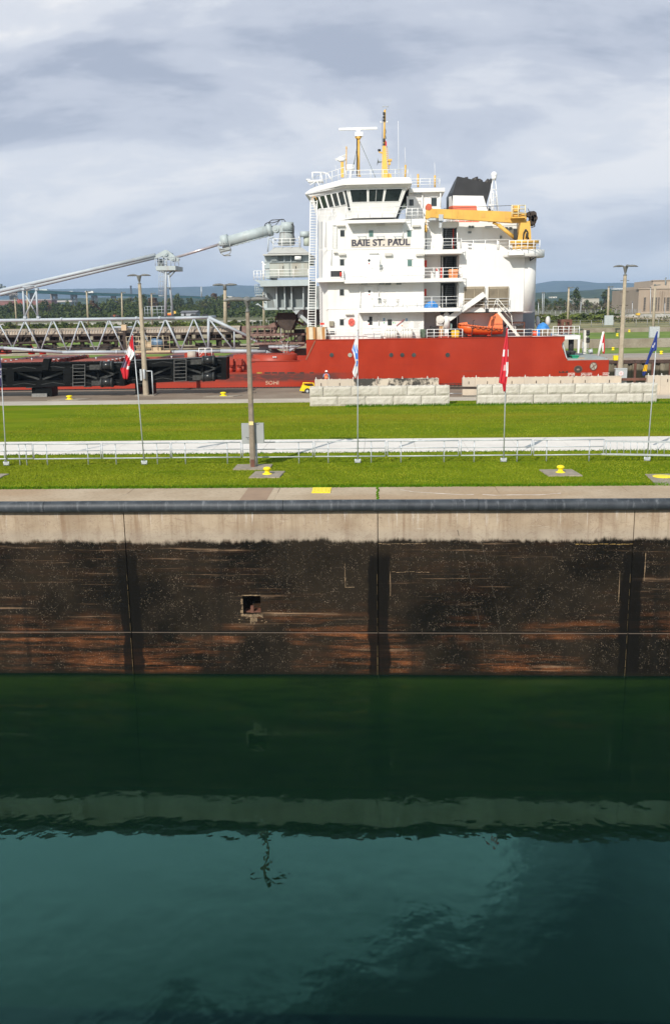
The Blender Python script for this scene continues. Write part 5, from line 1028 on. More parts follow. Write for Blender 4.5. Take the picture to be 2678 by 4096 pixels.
m = MB(); m.pp(cB, [(466,494),(674,494),(702,650),(466,650)], YF-.045, .03); m.add([(fr_[0][0]-.04,YF-.045,P(cB,466,650,YF).z),(fr_[0][0]-.04,YF-.045,P(cB,466,494,YF).z),(frx-.04,YF+1.38,P(cB,440,494,YF).z),(frx-.04,YF+1.38,P(cB,440,650,YF).z)], [(0,1,2,3)]); link('orange_band', m, ORANGE, fun)
EXH = mat('exhaust_steel', (.045,.04,.038), .5, .4, 2)
for a, b, r_ in (((588,285),(585,242),.20),((672,285),(660,246),.36),((700,290),(716,264),.26),((752,306),(788,268),.26),((775,315),(812,262),.22)):
    m = MB(); m.tb(cB, a, b, r_, YF+2.5, n=12); link('exhaust_pipe', m, EXH, fun)
lat = MB()
for (x0, yo) in ((775,0),(870,0),(790,2),(858,2)):
    lat.tb(cB, (x0,540), (822 if x0 < 822 else 842,255), .045, YF-1.6+yo, YF-1.2+yo*.3, 7)
for y in (350, 420, 485):
    u = (y-255)/285; xa = 822-(822-775)*u; xb = 842+(870-842)*u; lat.tb(cB, (xa,y), (xb,y), .045, YF-1.5, n=6); lat.tb(cB, (xa,y), (xb-(xb-xa)*.1,y+55), .04, YF-1.5, n=5)
for y in range(380, 540, 14): lat.tb(cB, (806,y), (828,y), .03, YF-1.7, n=5)
lat.tb(cB, (806,372), (806,540), .04, YF-1.7, n=5); lat.tb(cB, (828,372), (828,540), .04, YF-1.7, n=5)
sat = link('lattice_mast', lat, WHITE2, ship)
m = MB(); q = P(cB, 832, 222, YF-1.2); m.ell(q, .33, .33, .36, 16, 10); m.tube((q.x,q.y,q.z-.5), (q.x,q.y,q.z-.1), .22, .30, 14); link('satellite_dome', m, WHITE2, sat)
# ---- deck crane
YK = YS+1.7; kx = P(cB,1100,760,YK)
cr = link('deck_crane', MB().bx(cB, 1042, 830, 1156, 888, YK-.9, 2.1), YEL, ship)
m = MB(); q = P(cB,1099,880,YK); m.tube((q.x,YK+.15,P(cB,1099,892,YK).z), (q.x,YK+.15,P(cB,1099,832,YK).z), 1.22, n=24); m.tube((q.x,YK+.15,P(cB,1099,834,YK).z), (q.x,YK+.15,P(cB,1099,806,YK).z), 1.52, n=24); link('slewing_ring', m, YEL, cr)
m = MB(); m.pp(cB, [(1068,640),(1150,630),(1156,690),(1162,806),(1040,806),(1060,690)], YK-.75, 1.8); post = link('crane_post', m, YEL, cr)
m = MB(); m.path([P(cB,1090,800,YK-.8),P(cB,1095,740,YK-.85),P(cB,1112,705,YK-.85),P(cB,1130,730,YK-.85),P(cB,1128,800,YK-.8)], .07, 6); m.path([P(cB,1112,790,YK-.85),P(cB,1120,740,YK-.9),P(cB,1140,790,YK-.85)], .05, 6); link('hose', m, DARK, post)
m = MB(); m.bx(cB, 1010, 700, 1038, 790, YK-.6, .6); m.bx(cB, 1005, 800, 1030, 826, YK-.6, .6); link('control_stand', m, DARK, post)
m = MB(); m.pp(cB, [(222,600),(232,512),(262,503),(288,522),(1000,548),(1066,552),(1120,560),(1120,640),(1000,646),(290,600),(262,602),(240,612)], YK-.45, .9); jib = link('crane_jib', m, YEL, cr)
for (x, y) in ((736,580),(945,592)): m = MB(); m.bx(cB, x-18, y-20, x+18, y+20, YK-.475, .03); link('jib_plate', m, mat('crane_yellow_dull', (.66,.38,.09), .5, .08, 2), jib)
for x in (278, 295, 312, 506): m = MB(); m.bar(P(cB,x+8,528,YK-.48), P(cB,x-4,600,YK-.48), .05, .04); link('jib_band', m, mat('crane_yellow_dull', (.66,.38,.09)), jib)
m = MB(); q = P(cB, 258, 510, YK); m.tube((q.x-.1,YK-.5,q.z), (q.x-.1,YK+.5,q.z), .33, n=14); link('jib_sheave', m, mat('sheave_red', (.55,.12,.06), .5, .1, 3), jib)
m = MB(); m.tb(cB, (868,664), (1030,795), .19, YK-.1, n=12); m.tb(cB, (820,645), (872,668), .13, YK-.1, n=10); link('lifting_ram', m, YEL, jib)
m = MB(); m.tb(cB, (385,520), (1000,492), .025, YK, n=5); m.tb(cB, (1130,520), (1150,560), .03, YK, n=5); link('hoist_wire', m, DARK, jib)
m = MB(); m.bx(cB, 985, 594, 1112, 604, YK-1.3, 1.6); m.bx(cB, 1010, 490, 1060, 545, YK-.8, .9); m.bx(cB, 1000, 556, 1070, 590, YK-.6, .8); bas = link('winch_platform', m, YEL, cr)
m = MB()
for x in (990, 1046, 1108):
    for Y in (YK-1.2, YK+.2): m.tb(cB, (x,490), (x,596), .06, Y, n=6)
for y in (492, 524, 562): m.tb(cB, (990,y), (1108,y), .05, YK-1.2, n=6); m.tb(cB, (990,y), (1108,y), .05, YK+.2, n=6)
link('platform_rail', m, mat('rail_cream', (.72,.62,.38), .5, .08, 3), bas)
m = MB()
for (x, y, r_) in ((1170,580,.36),(1178,612,.36),(1168,640,.34),(1130,575,.22)): q = P(cB,x,y,YK); m.tube((q.x,YK-.7,q.z), (q.x,YK+.7,q.z), r_, n=14)
m.bx(cB, 1152, 640, 1188, 670, YK-.6, 1.2); m.path([P(cB,1140,555,YK-.7),P(cB,1160,545,YK-.7),P(cB,1190,600,YK-.7),P(cB,1192,680,YK-.7),P(cB,1160,690,YK-.7)], .05, 6); link('winch', m, DARKBR, cr)
m = MB(); m.bx(cB, 340, 572, 380, 628, YK-.55, 1.1); m.pp(cB, [(346,628),(376,628),(364,690),(344,690)], YK-.3, .6); m.bx(cB, 250, 597, 316, 624, YK-.4, .8); link('jib_rest', m, GALV, cas)
m = MB(); m.tb(cB, (228,612), (228,668), .03, YK, n=5); m.bx(cB, 219, 668, 236, 692, YK-.15, .3); m.tb(cB, (227,692), (226,724), .12, YK, n=8); m.ell(P(cB,227,716,YK), .16,.1,.2,8,5); link('hook_block', m, YEL, cr)
m = MB(); m.tb(cB, (229,724), (229,880), .045, YK, n=5); link('hook_chain', m, DARK, cr)
m = MB(); m.bx(cB, 216, 640, 372, 905, YS+2.9, .25); link('jib_rest_wall', m, WHITE, cas)
# ---- gangway and slanted davit on the side deck
YD = YS+1.0
m = MB(); m.bar(P(cB,428,1502,YD), P(cB,745,1280,YD), .55, .55); dv = link('boat_davit', m, WHITE, ship)
m = MB(); q = P(cB,408,1520,YD); m.tube((q.x,YD,P(cB,0,1590,YD).z), (q.x,YD,P(cB,0,1470,YD).z), .37, n=16); m.ell((q.x,YD,P(cB,0,1470,YD).z), .3,.3,.3,12,6); m.tube((q.x,YD,zpo), (q.x,YD,P(cB,0,1585,YD).z), .22, n=12); link('davit_post', m, WHITE, dv)
m = MB(); q = P(cB,352,1505,YD); m.tube((q.x,YD-.5,q.z), (q.x,YD+.5,q.z), .42, n=16); m.bx(cB, 322, 1478, 376, 1560, YD-.3, .7); m.tube((q.x,YD-.55,q.z), (q.x,YD-.4,q.z), .26, n=12); link('davit_winch', m, mat('winch_white', (.70,.66,.62), .5, .12, 3), dv)
m = MB(); m.bx(cB, 345, 1565, 380, 1655, YD-.2, .5); link('davit_pedestal', m, RUST2, dv); m = MB(); m.bx(cB, 338, 1650, 436, 1690, YD-.4, 1.0); link('davit_base', m, REDEQ, dv)
m = MB(); m.tb(cB, (740,1285), (765,1420), .025, YD, n=5); m.bx(cB, 755, 1412, 785, 1440, YD-.1, .2); link('davit_hook', m, DARK, dv)
q = P(cB, 545, 1425, YD); tm = text_mesh('davit_lettering', 'SWL 2.2T', .22, (0,0,0), FADE, dv, 0, .004); 
tm.data.transform(Matrix.Translation(ORG[ship.name])); an = math.atan2((P(cB,745,1280,YD)-P(cB,428,1502,YD)).z, (P(cB,745,1280,YD)-P(cB,428,1502,YD)).x); tm.data.transform(Matrix.Translation(Vector((q.x,YD-.29,q.z+.08))-ORG[ship.name]) @ Matrix.Rotation(-an, 4, 'Y'))
tm2 = text_mesh('davit_lettering', 'HOISTING 1.5 LOWERING LOAD 1.4T', .15, (0,0,0), FADE, dv, 0, .004); tm2.data.transform(Matrix.Translation(ORG[ship.name])); q = P(cB, 545, 1436, YD); tm2.data.transform(Matrix.Translation(Vector((q.x,YD-.29,q.z-.1))-ORG[ship.name]) @ Matrix.Rotation(-an, 4, 'Y'))
m = MB()
for dy in (0, 1.0):
    m.bar(P(cB,868,1440,YS+1.2+dy), P(cB,1060,1668,YS+1.2+dy), .10, .28)
    m.path([P(cB,850,1330,YS+1.2+dy),P(cB,868,1325,YS+1.2+dy),P(cB,985,1470,YS+1.2+dy)], .045, 6); m.path([P(cB,838,1365,YS+1.2+dy),P(cB,860,1362,YS+1.2+dy),P(cB,985,1510,YS+1.2+dy)], .035, 6)
    m.path([P(cB,850,1330,YS+1.2+dy),P(cB,825,1400,YS+1.2+dy)], .045, 6); m.path([P(cB,890,1420,YS+1.2+dy),P(cB,935,1395,YS+1.2+dy)], .04, 6); m.path([P(cB,985,1470,YS+1.2+dy),P(cB,1000,1600,YS+1.2+dy)], .04, 6)
for i in range(12): u = (i+.5)/12; a = P(cB,868,1440,YS+1.2).lerp(P(cB,1060,1668,YS+1.2), u); m.box(a.x-.12,a.x+.12,YS+1.25,YS+2.15,a.z-.02,a.z+.02)
link('stair_gangway', m, mat('gangway_cream', (.70,.67,.60), .5, .06, 2), ship)
# frames on the deck behind the stern
def cage(name, c, x0, y0, x1, y1, Y, d, ma=BRN, w=.16):
    m = MB(); A = P(c,x0,y1,Y); B_ = P(c,x1,y0,Y)
    for x in (A.x, B_.x):
        for y in (Y, Y+d): m.box(x-w/2,x+w/2,y-w/2,y+w/2,A.z,B_.z)
    for z in (A.z+w, (A.z+B_.z)/2, B_.z-w/2): m.box(A.x,B_.x,Y-w/3,Y+w/3,z-w/2.2,z+w/2.2); m.box(A.x,B_.x,Y+d-w/3,Y+d+w/3,z-w/2.2,z+w/2.2); m.box(A.x-w/3,A.x+w/3,Y,Y+d,z-w/2.2,z+w/2.2); m.box(B_.x-w/3,B_.x+w/3,Y,Y+d,z-w/2.2,z+w/2.2)
    return link(name, m, ma, ship)
c1_ = cage('pipe_cage', cB, 950, 1525, 1100, 1690, YS+3, 2.2); c2_ = cage('guide_frame', cI, 434, 668, 524, 822, YS+8, 2.0, BRN, .30)
m = MB(); m.bx(cB, 1025, 1560, 1100, 1690, YS+3.2, .15); link('cage_panel', m, DARKBR, c1_)
m = MB(); m.tube(P(cB,915,1560,YS+4), P(cB,970,1560,YS+4), .62, n=16); link('dark_drum', m, DARKBR, ship)
# stern platform, mast, staff
m = MB(); m.bx(cI, 388, 834, 624, 876, YS+6, 8); m.pp(cI, [(596,876),(624,876),(612,1020),(598,1020)], YS+6, .4); stp = link('stern_platform', m, WHITE, ship)
m = MB(); m.rl(cI, 340, 612, 742, 834, YS+6.1, 5, 3); link('railing', m, WHITE2, stp)
m = MB(); m.tb(cI, (530,876), (526,1012), .30, YS+7, n=12); link('platform_column', m, DARK, stp)
m = MB(); m.pp(cI, [(432,905),(448,905),(478,1030),(492,1075),(480,1075),(466,1030)], YS+.28, .2); link('bulwark_stay', m, GALV, ship)
m = MB(); m.bx(cI, 660, 782, 690, 1052, YS+10, .6); smst = link('stern_mast', m, mat('mast_cream', (.70,.68,.62), .5, .08, 2), ship)
for i, y in enumerate((795, 820, 870, 895)): m = MB(); q = P(cI,703,y,YS+10); m.tube((q.x-.2,q.y,q.z), (q.x+.18,q.y,q.z), .17, n=10); link('navigation_light', m, DARK, smst)
m = MB()
for i in range(14): y = 800+i*18; m.tb(cI, (690,y), (704,y), .025, YS+10.1, n=5)
m.tb(cI, (704,790), (704,1045), .03, YS+10.1, n=5); m.tb(cI, (640,960), (660,960), .06, YS+10, n=6); m.tb(cI, (648,1030), (652,900), .06, YS+10, n=6); link('mast_rungs', m, GALV, smst)
m = MB(); q = P(cI, 732, 1005, YS+9); m.tube((q.x-.25,q.y,q.z), (q.x+.2,q.y-.1,q.z+.1), .22, .3, 12); m.tube((q.x,q.y,q.z-.6), q, .07, n=6); link('flood_light', m, GALV, ship)
m = MB(); m.tube(P(cI,803,1080,YS+11), P(cI,864,795,YS+11), .17, .12, 10); sf = link('ensign_staff', m, WHITE2, ship)
flg = flag('x', cI, [(815,864,870),(870,852,874),(900,850,873),(960,848,876),(1000,850,876),(1025,858,868)], [FR, FWH], lambda u, v: 1 if .42 < v < .80 and u < .62 else 0, Y=YS+11, nu=8, amp=.3, seed=9)
flg['label'] = 'small red and white ensign hanging from the slanted white staff at the stern'; del flg['group']
m = MB(); m.bx(cI, 492, 1074, 912, 1090, YS+.3, 12); link('stern_deck', m, mat('deck_greygreen', (.30,.33,.32), .6, .2, 1), ship)
m = MB()
for x in (700, 760, 830, 895): m.pp(cI, [(x,1060),(x+14,1075),(x+14,1095),(x,1095)], YS+12, .1)
m.pp(cI, [(690,1040),(915,1078),(915,1092),(690,1060)], YS+14, .2); m.pp(cI, [(470,1000),(560,1010),(690,1045),(690,1085),(470,1085)], YS+16, .2); link('far_bulwark', m, REDEQ, ship)
m = MB()
for x in (490, 540): m.lathe([(.36,0),(.40,.1),(.26,.3),(.26,.7),(.40,.85),(.36,1.0)], P3(cI,x,1090,YS+3), 14)
link('mooring_bitt', m, DARK, ship)
t = thing('green_crate', 'green plastic fish crate on the stern deck of the ship', 'crate', P3(cI, 575, 1090, YS+1.2)); m = MB(); m.pp(cI, [(540,1044),(612,1044),(604,1090),(546,1090)], YS+1.0, 1.2); link('body', m, GREENP, t); m = MB(); m.bx(cI, 536, 1042, 616, 1050, YS+.95, 1.3); link('rim', m, GREENP, t)
t = thing('wooden_crate', 'small pale wooden crate on the stern deck beside the green crate', 'crate', P3(cI, 635, 1090, YS+.9)); m = MB(); 
for y in (1068, 1082): m.bx(cI, 602, y, 668, y+6, YS+.7, .04); m.bx(cI, 602, y, 668, y+6, YS+1.4, .04)
for x in (602, 634, 662): m.bx(cI, x, 1066, x+6, 1090, YS+.74, .7)
link('slats', m, mat('pine_wood', (.55,.38,.19), .7, .15, 3, stretch=(1,1,6)), t)
# ---- things standing on the side deck
t = thing('rescue_boat', 'open orange rescue boat with an upright stern housing, in its cradle on the side deck', 'boat', P3(cE, 495, 535, YS+1.2))
YB = YS+.9; nseg = 16; sl = []
gun = [(294,440),(330,441),(380,447),(450,456),(520,464),(600,472),(690,478)]; kee = [(296,470),(330,500),(375,528),(450,534),(550,534),(640,530),(690,528)]
def itp(pts, x):
    for (a, b), (c_, d_) in zip(pts[:-1], pts[1:]):
        if a <= x <= c_: return b+(d_-b)*(x-a)/(c_-a)
    return pts[-1][1] if x > pts[-1][0] else pts[0][1]
m = MB(); rings = []
for i in range(nseg+1):
    u = i/nseg; x = 296+(690-296)*u; hw = .95*min(1, .12+1.7*(u)**.55) if u < .5 else .95
    zg = P(cE,x,itp(gun,x),YB).z; zk = P(cE,x,itp(kee,x),YB).z; xx = P(cE,x,500,YB).x
    rings.append([(xx,YB+1-hw,zg),(xx,YB+1-hw*.95,zg-(zg-zk)*.45),(xx,YB+1-hw*.55,zk+(zg-zk)*.12),(xx,YB+1,zk),(xx,YB+1+hw*.55,zk+(zg-zk)*.12),(xx,YB+1+hw*.95,zg-(zg-zk)*.45),(xx,YB+1+hw,zg)])
for A, B_ in zip(rings[:-1], rings[1:]): m.loft(A, B_, False, True)
m.add(rings[0], [list(range(7))]); m.add(rings[-1], [list(range(7))]); link('boat_hull', m, ORB, t)
m = MB()
for A, B_ in zip(rings[:-1], rings[1:]): m.tube(A[0], B_[0], .10, n=7); m.tube(A[6], B_[6], .10, n=7)
link('gunwale', m, mat('gunwale_orange', (.62,.14,.05), .5, .1, 3), t)
m = MB(); m.pp(cE, [(296,438),(300,428),(372,418),(378,448)], YB+.4, 1.2); link('bow_cover', m, mat('rescue_pale_orange', (.80,.22,.09), .45, .06, 2), t)
m = MB(); m.pp(cE, [(604,476),(622,352),(632,342),(668,342),(682,352),(686,470)], YB+.25, 1.4); m.pp(cE, [(560,462),(578,400),(584,374),(624,352),(604,476)], YB+.5, .9); hs_ = link('stern_housing', m, mat('rescue_pale_orange', (.80,.22,.09)), t)
m = MB(); m.pp(cE, [(578,452),(584,402),(600,388),(614,392),(606,452)], YB+.46, .05); link('cockpit_opening', m, mat('cockpit_dark', (.20,.05,.02), .7, .3, 3), hs_)
q = P(cE, 645, 438, YB+.22); text_mesh('boat_lettering', '6 PERSONS', .18, (q.x,q.y,q.z), mat('boat_ink', (.25,.06,.03), .6, .1, 3), hs_, 0, .004); q = P(cE, 611, 376, YB+.2)
for x in (598, 608, 617): m = MB(); m.bx(cE, x, 362, x+5, 386, YB+.22, .03); link('vent_slot', m, DARKBR, hs_)
m = MB()
for i in range(6):
    x = 400+i*46; pts = [P(cE, x+k*46/5, itp(gun,x)+10+14*math.sin(math.pi*k/5), YB+.0) for k in range(6)]; m.path(pts, .03, 5)
link('grab_rope', m, DARKBR, t)
m = MB()
for x in (418, 592): m.bar(P(cE,x+4,452,YB-.06), P(cE,x-10,532,YB+.1), .08, .04)
m.path([P(cE,425,450,YB+.3),P(cE,425,405,YB+.5),P(cE,440,400,YB+.6)], .03, 5); link('lashing', m, DARK, t)
m = MB()
for x in (384, 402, 556, 574): m.bx(cE, x-5, 528, x+5, 578, YB+.5, .25)
m.bx(cE, 376, 534, 410, 542, YB+.2, 1.6); m.bx(cE, 548, 534, 582, 542, YB+.2, 1.6); link('boat_cradle', m, REDEQ, ship)
RAFT = mat('raft_canister_white', (.78,.74,.68), .45, .06, 2)
for k, (x0, x1, w_) in enumerate(((795,908,'left'),(932,1046,'right'))):
    q = P(cC, (x0+x1)/2, 1085, YS+.7); t = thing('life_raft', 'white barrel-shaped life raft canister lying on the deck rail, the %s one of two' % w_, 'life raft', (q.x, q.y, q.z-.45), 'life raft canisters')
    L_ = (P(cC,x1,0,YS+.7).x-P(cC,x0,0,YS+.7).x)/2; m = MB(); r_ = .60
    prof_ = [(-L_,.3),(-L_*.93,.5),(-L_*.8,r_),(L_*.8,r_),(L_*.93,.5),(L_,.3)]; rg = [[(q.x+a, q.y+b*math.cos(2*math.pi*j/18), q.z+.05+b*math.sin(2*math.pi*j/18)) for j in range(18)] for a, b in prof_]
    for A, B_ in zip(rg[:-1], rg[1:]): m.loft(A, B_, False, True)
    m.add(rg[0], [list(range(18))]); m.add(rg[-1], [list(range(18))]); link('canister', m, RAFT, t)
    for a in (-.6, -.2, .25, .6):
        m = MB()
        for j in range(9): u = math.pi*j/9+math.pi*.55; v = math.pi*(j+1)/9+math.pi*.55; m.bar((q.x+a*L_, q.y+.62*math.cos(u), q.z+.05+.62*math.sin(u)), (q.x+a*L_, q.y+.62*math.cos(v), q.z+.05+.62*math.sin(v)), .04, .02)
        link('strap', m, GREYD, t)
    m = MB(); m.bx(cC, x0+12, 1108, x1-12, 1116, YS+.3, .9); m.bx(cC, x0+20, 1116, x0+28, 1128, YS+.5, .5); m.bx(cC, x1-28, 1116, x1-20, 1128, YS+.5, .5); link('cradle', m, GREYD, t)
def boxthing(name, lab, cat, c, x0, y0, x1, y1, Y, d, ma, rim=None):
    t = thing(name, lab, cat, P3(c, (x0+x1)/2, y1, Y+d/2)); m = MB(); a = P(c,x0,y1,Y); b = P(c,x1,y0,Y); k = .06
    m.loft([(a.x+k,Y+k,a.z),(b.x-k,Y+k,a.z),(b.x-k,Y+d-k,a.z),(a.x+k,Y+d-k,a.z)], [(a.x,Y,b.z-.1),(b.x,Y,b.z-.1),(b.x,Y+d,b.z-.1),(a.x,Y+d,b.z-.1)]); link('body', m, ma, t)
    m = MB(); m.loft([(a.x-.04,Y-.04,b.z-.098),(b.x+.04,Y-.04,b.z-.098),(b.x+.04,Y+d+.04,b.z-.098),(a.x-.04,Y+d+.04,b.z-.098)], [(a.x+.05,Y+.05,b.z+.05),(b.x-.05,Y+.05,b.z+.05),(b.x-.05,Y+d-.05,b.z+.05),(a.x+.05,Y+d-.05,b.z+.05)]); link('lid', m, rim or ma, t); return t
boxthing('orange_bin', 'pale orange bin with a lid behind the middle deck rail, beside the stairs', 'bin', cC, 1364, 508, 1446, 584, YS+.7, 1.2, mat('bin_orange', (.80,.30,.12), .5, .06, 3))
boxthing('deck_locker', 'green canvas-covered locker on the main deck at the end of the railing', 'locker', cC, 1108, 1042, 1156, 1112, YS+.6, .8, mat('canvas_green', (.10,.14,.10), .8, .3, 3))
boxthing('yellow_bin', 'yellow container behind the rail, between the davit and the orange rescue boat', 'container', cB, 452, 1608, 522, 1680, YS+1.2, 1.0, mat('bin_yellow', (.75,.46,.03), .5, .1, 3))
boxthing('control_locker', 'pale green control locker beside the davit post', 'locker', cB, 432, 1545, 460, 1600, YS+1.3, .5, mat('locker_mint', (.36,.52,.48), .5, .06, 3))
boxthing('dark_locker', 'dark locker behind the rail left of the davit winch', 'locker', cB, 265, 1570, 320, 1680, YS+1.6, 1.0, DARK)
boxthing('red_drum', 'orange-red bucket behind the stern rail beside the blue tarpaulin', 'bucket', cB, 1178, 1612, 1212, 1676, YS+1.0, .8, mat('bucket_red', (.75,.09,.03), .5, .1, 3))
# tarpaulins
def tarp(name, lab, c, x0, y0, x1, y1, Y, d, seed):
    g = random.Random(seed); a = P(c,x0,y1,Y); b = P(c,x1,y0,Y); m = MB(); n = 18; k = 10; cx_ = (a.x+b.x)/2; rx_ = (b.x-a.x)/2; hz_ = b.z-a.z; vs = []
    for j in range(k+1):
        t_ = j/k
        for i in range(n):
            an_ = 2*math.pi*i/n; f_ = math.cos(t_*math.pi/2)**.45 if t_ < 1 else .02; w_ = 1+.10*math.sin(an_*5+seed)*(1-t_)+.06*mn.noise(Vector((math.cos(an_)*2,math.sin(an_)*2,t_*4+seed)))
            vs.append((cx_+rx_*f_*w_*math.cos(an_), Y+d/2+d/2*f_*w_*math.sin(an_), a.z+hz_*(t_+.04*mn.noise(Vector((an_,t_*3,seed))))))
    m.add(vs, [(j*n+i, j*n+(i+1) % n, (j+1)*n+(i+1) % n, (j+1)*n+i) for j in range(k) for i in range(n)], False)
    return solo(name, m, BLUE, lab, 'tarpaulin')
tarp('covered_winch', 'large blue tarpaulin over a winch at the stern rail', cI, 168, 700, 346, 862, YS+1.4, 2.6, 3); tarp('covered_bundle', 'crumpled blue tarpaulin over a bundle behind the lower deck rail, beside the dark stairs', cC, 1150, 785, 1278, 848, YS+.7, 1.4, 5)
m = MB(); m.bx(cI, 210, 768, 318, 860, YS+1.0, .3); m.bx(cI, 222, 795, 262, 880, YS+.6, .3); link('winch_stand', m, mat('winch_brown', (.22,.17,.12), .7, .3, 3), ship)
m = MB(); m.ell(P(cI,288,685,YS+7), .28,.28,.55,10,7); m.ell(P(cI,182,690,YS+6.5), .25,.25,.6,10,7); link('vent_cowl', m, mat('cowl_pale', (.62,.61,.6), .5, .1, 3), ship)
# ---------------------------------------------------------------- forward deck gear of the ship
YL = YS+9.0; YR2 = YS+13.0; YMID = YS+11.0
# hopper tower
hop = link('hopper', MB().bx(cD, 818, 976, 1478, 1240, YS+6.0, 9), GREYD, ship)
m = MB(); m.bx(cD, 818, 976, 860, 1240, YS+5.9, .1); m.pp(cD, [(860,976),(968,976),(968,1232),(958,1232),(930,1110),(890,1060),(860,1050)], YS+5.95, .05); m.bx(cD, 815, 1226, 1478, 1252, YS+5.6, 9.5)
for x in (968, 1064, 1146, 1286): m.bx(cD, x, 978, x+14, 1228, YS+5.2, .8)
link('hopper_frame', m, GREY2, hop)
m = MB(); m.pp(cD, [(1150,1248),(1260,1248),(1210,1312)], YS+5.7, .2); m.bx(cD, 1228, 1250, 1292, 1352, YS+7, 3); m.pp(cD, [(1250,1290),(1390,1410),(1390,1440),(1360,1440),(1230,1320)], YS+6.2, .3); link('hopper_leg', m, GREY2, hop)
m = MB(); m.bx(cD, 1292, 1250, 1470, 1440, YS+8, 5); link('leg_box', m, GREYD, hop)
m = MB(); m.bx(cD, 776, 898, 1358, 970, YS+4.2, 12); m.pp(cD, [(705,898),(776,898),(776,940)], YS+4.4, 11); plat = link('hopper_deck', m, GREY2, hop)
m = MB(); m.rl(cD, 705, 830, 790, 900, YS+4.4, 3, 3); m.rl(cD, 825, 1356, 776, 890, YS+4.3, 3, 3); link('railing', m, WHITE2, plat)
m = MB(); m.path([P(cD,800,685,YS+4.5),P(cD,818,690,YS+4.5),P(cD,818,895,YS+4.5)], .12, 8); m.bx(cD, 820, 706, 846, 718, YS+4.4, .3); link('vent_pipe', m, WHITE2, plat)
m = MB(); m.bx(cD, 832, 600, 1364, 690, YS+6.4, 8); m.bx(cD, 832, 690, 892, 760, YS+6.4, 8); m.bx(cD, 840, 760, 892, 880, YS+6.6, 8); uh = link('upper_house', m, GREY2, hop)
m = MB(); m.bx(cD, 812, 582, 1364, 600, YS+5.6, 10); m.loft([(P(cD,862,578,YS+6).x,YS+6,P(cD,862,582,YS+6).z),(P(cD,1366,578,YS+6).x,YS+6,P(cD,862,582,YS+6).z),(P(cD,1366,578,YS+6).x,YS+15,P(cD,862,582,YS+6).z),(P(cD,862,578,YS+6).x,YS+15,P(cD,862,582,YS+6).z)], [(P(cD,948,505,YS+8).x,YS+8,P(cD,948,508,YS+8).z),(P(cD,1268,505,YS+8).x,YS+8,P(cD,948,508,YS+8).z),(P(cD,1268,505,YS+8).x,YS+13,P(cD,948,508,YS+8).z),(P(cD,948,505,YS+8).x,YS+13,P(cD,948,508,YS+8).z)]); link('roof', m, mat('hopper_roof', (.46,.46,.44), .6, .08, 1), uh)
for (x0, x1) in ((988,1062),(1072,1144),(1156,1282)): m = MB(); m.bx(cD, x0, 606, x1, 672, YS+6.36, .06); link('recess', m, GREYD, uh)
m = MB()
for x in (976, 1062, 1140, 1280): m.bx(cD, x, 600, x+10, 690, YS+6.2, .25)
m.bx(cD, 905, 622, 976, 690, YS+6.25, .2); link('stiffener', m, GREY2, uh)
m = MB(); m.tb(cD, (1195,630), (1270,636), .28, YS+6, n=10); link('lamp_tube', m, WHITE2, uh)
m = MB(); m.bx(cD, 912, 644, 976, 676, YS+6.1, .2); link('vent_grille', m, GREYD, uh)
m = MB(); m.bx(cD, 892, 686, 1352, 864, YS+5.2, 1.4); eb = link('equipment_box', m, mat('box_olive_grey', (.40,.42,.385), .6, .08, 1, streak=((.30,.20,.12),.6,.5,.75)), hop)
m = MB(); m.bx(cD, 888, 680, 1356, 690, YS+5.1, 1.6); m.bx(cD, 1126, 690, 1134, 864, YS+5.15, .1); link('box_rim', m, GREYD, eb)
for (x0, x1) in ((952,1066),(1196,1306)): m = MB(); m.bx(cD, x0, 708, x1, 850, YS+5.16, .1); dd = link('box_door', m, mat('box_olive_grey', (.40,.42,.385)), eb); m = MB(); m.tb(cD, (x1-14 if x0 < 1100 else x0+8,730), (x1-14 if x0 < 1100 else x0+8,760), .04, YS+5.1, n=5); link('handle', m, DARK, dd)
m = MB(); m.rl(cD, 720, 806, 955, 1080, YS+5.4, 4, 4, r=.03); m.bx(cD, 718, 1072, 815, 1084, YS+5.2, 1.2); m.tb(cD, (740,1085), (815,1130), .08, YS+5.4); m.bx(cD, 728, 1092, 755, 1140, YS+5.4, .3); m.tb(cD, (745,1180), (818,1235), .07, YS+5.4); m.bx(cD, 728, 1182, 765, 1196, YS+5.3, .3); link('side_walkway', m, GREY2, hop)
# slewing column
q = P(cD, 1090, 400, YMID-1); m = MB(); m.tube((q.x,q.y,P(cD,0,505,YMID-1).z), (q.x,q.y,P(cD,0,345,YMID-1).z), .95, .72, 20); m.tube((q.x,q.y,P(cD,0,480,YMID-1).z), (q.x,q.y,P(cD,0,470,YMID-1).z), 1.0, n=20); col_ = link('slewing_column', m, mat('column_grey', (.36,.39,.39), .5, .1, 1, streak=((.16,.13,.11),.6,.5,.7)), hop)
q2 = P(cD, 1104, 280, YMID-1); m = MB(); m.tube((q2.x,q2.y,P(cD,0,334,YMID-1).z), (q2.x,q2.y,P(cD,0,232,YMID-1).z), .72, n=20); m.tube((q2.x-.1,q2.y,P(cD,0,352,YMID-1).z), (q2.x-.1,q2.y,P(cD,0,340,YMID-1).z), .82, n=20); m.pp(cD, [(985,246),(1052,240),(1052,332),(1000,326),(920,332),(930,300),(950,260)], YMID-1.5, .25); m.pp(cD, [(985,246),(1052,240),(1052,332),(1000,326),(920,332),(930,300),(950,260)], YMID-.75, .25); link('slewing_head', m, GREY2, col_)
q3 = P(cD, 962, 286, YMID-1.55); m = MB(); m.tube((q3.x,YMID-1.65,q3.z), (q3.x,YMID-.4,q3.z), .40, n=20); m.tube((q3.x,YMID-1.72,q3.z), (q3.x,YMID-1.6,q3.z), .2, n=14); link('pivot_pin', m, GREY2, col_)
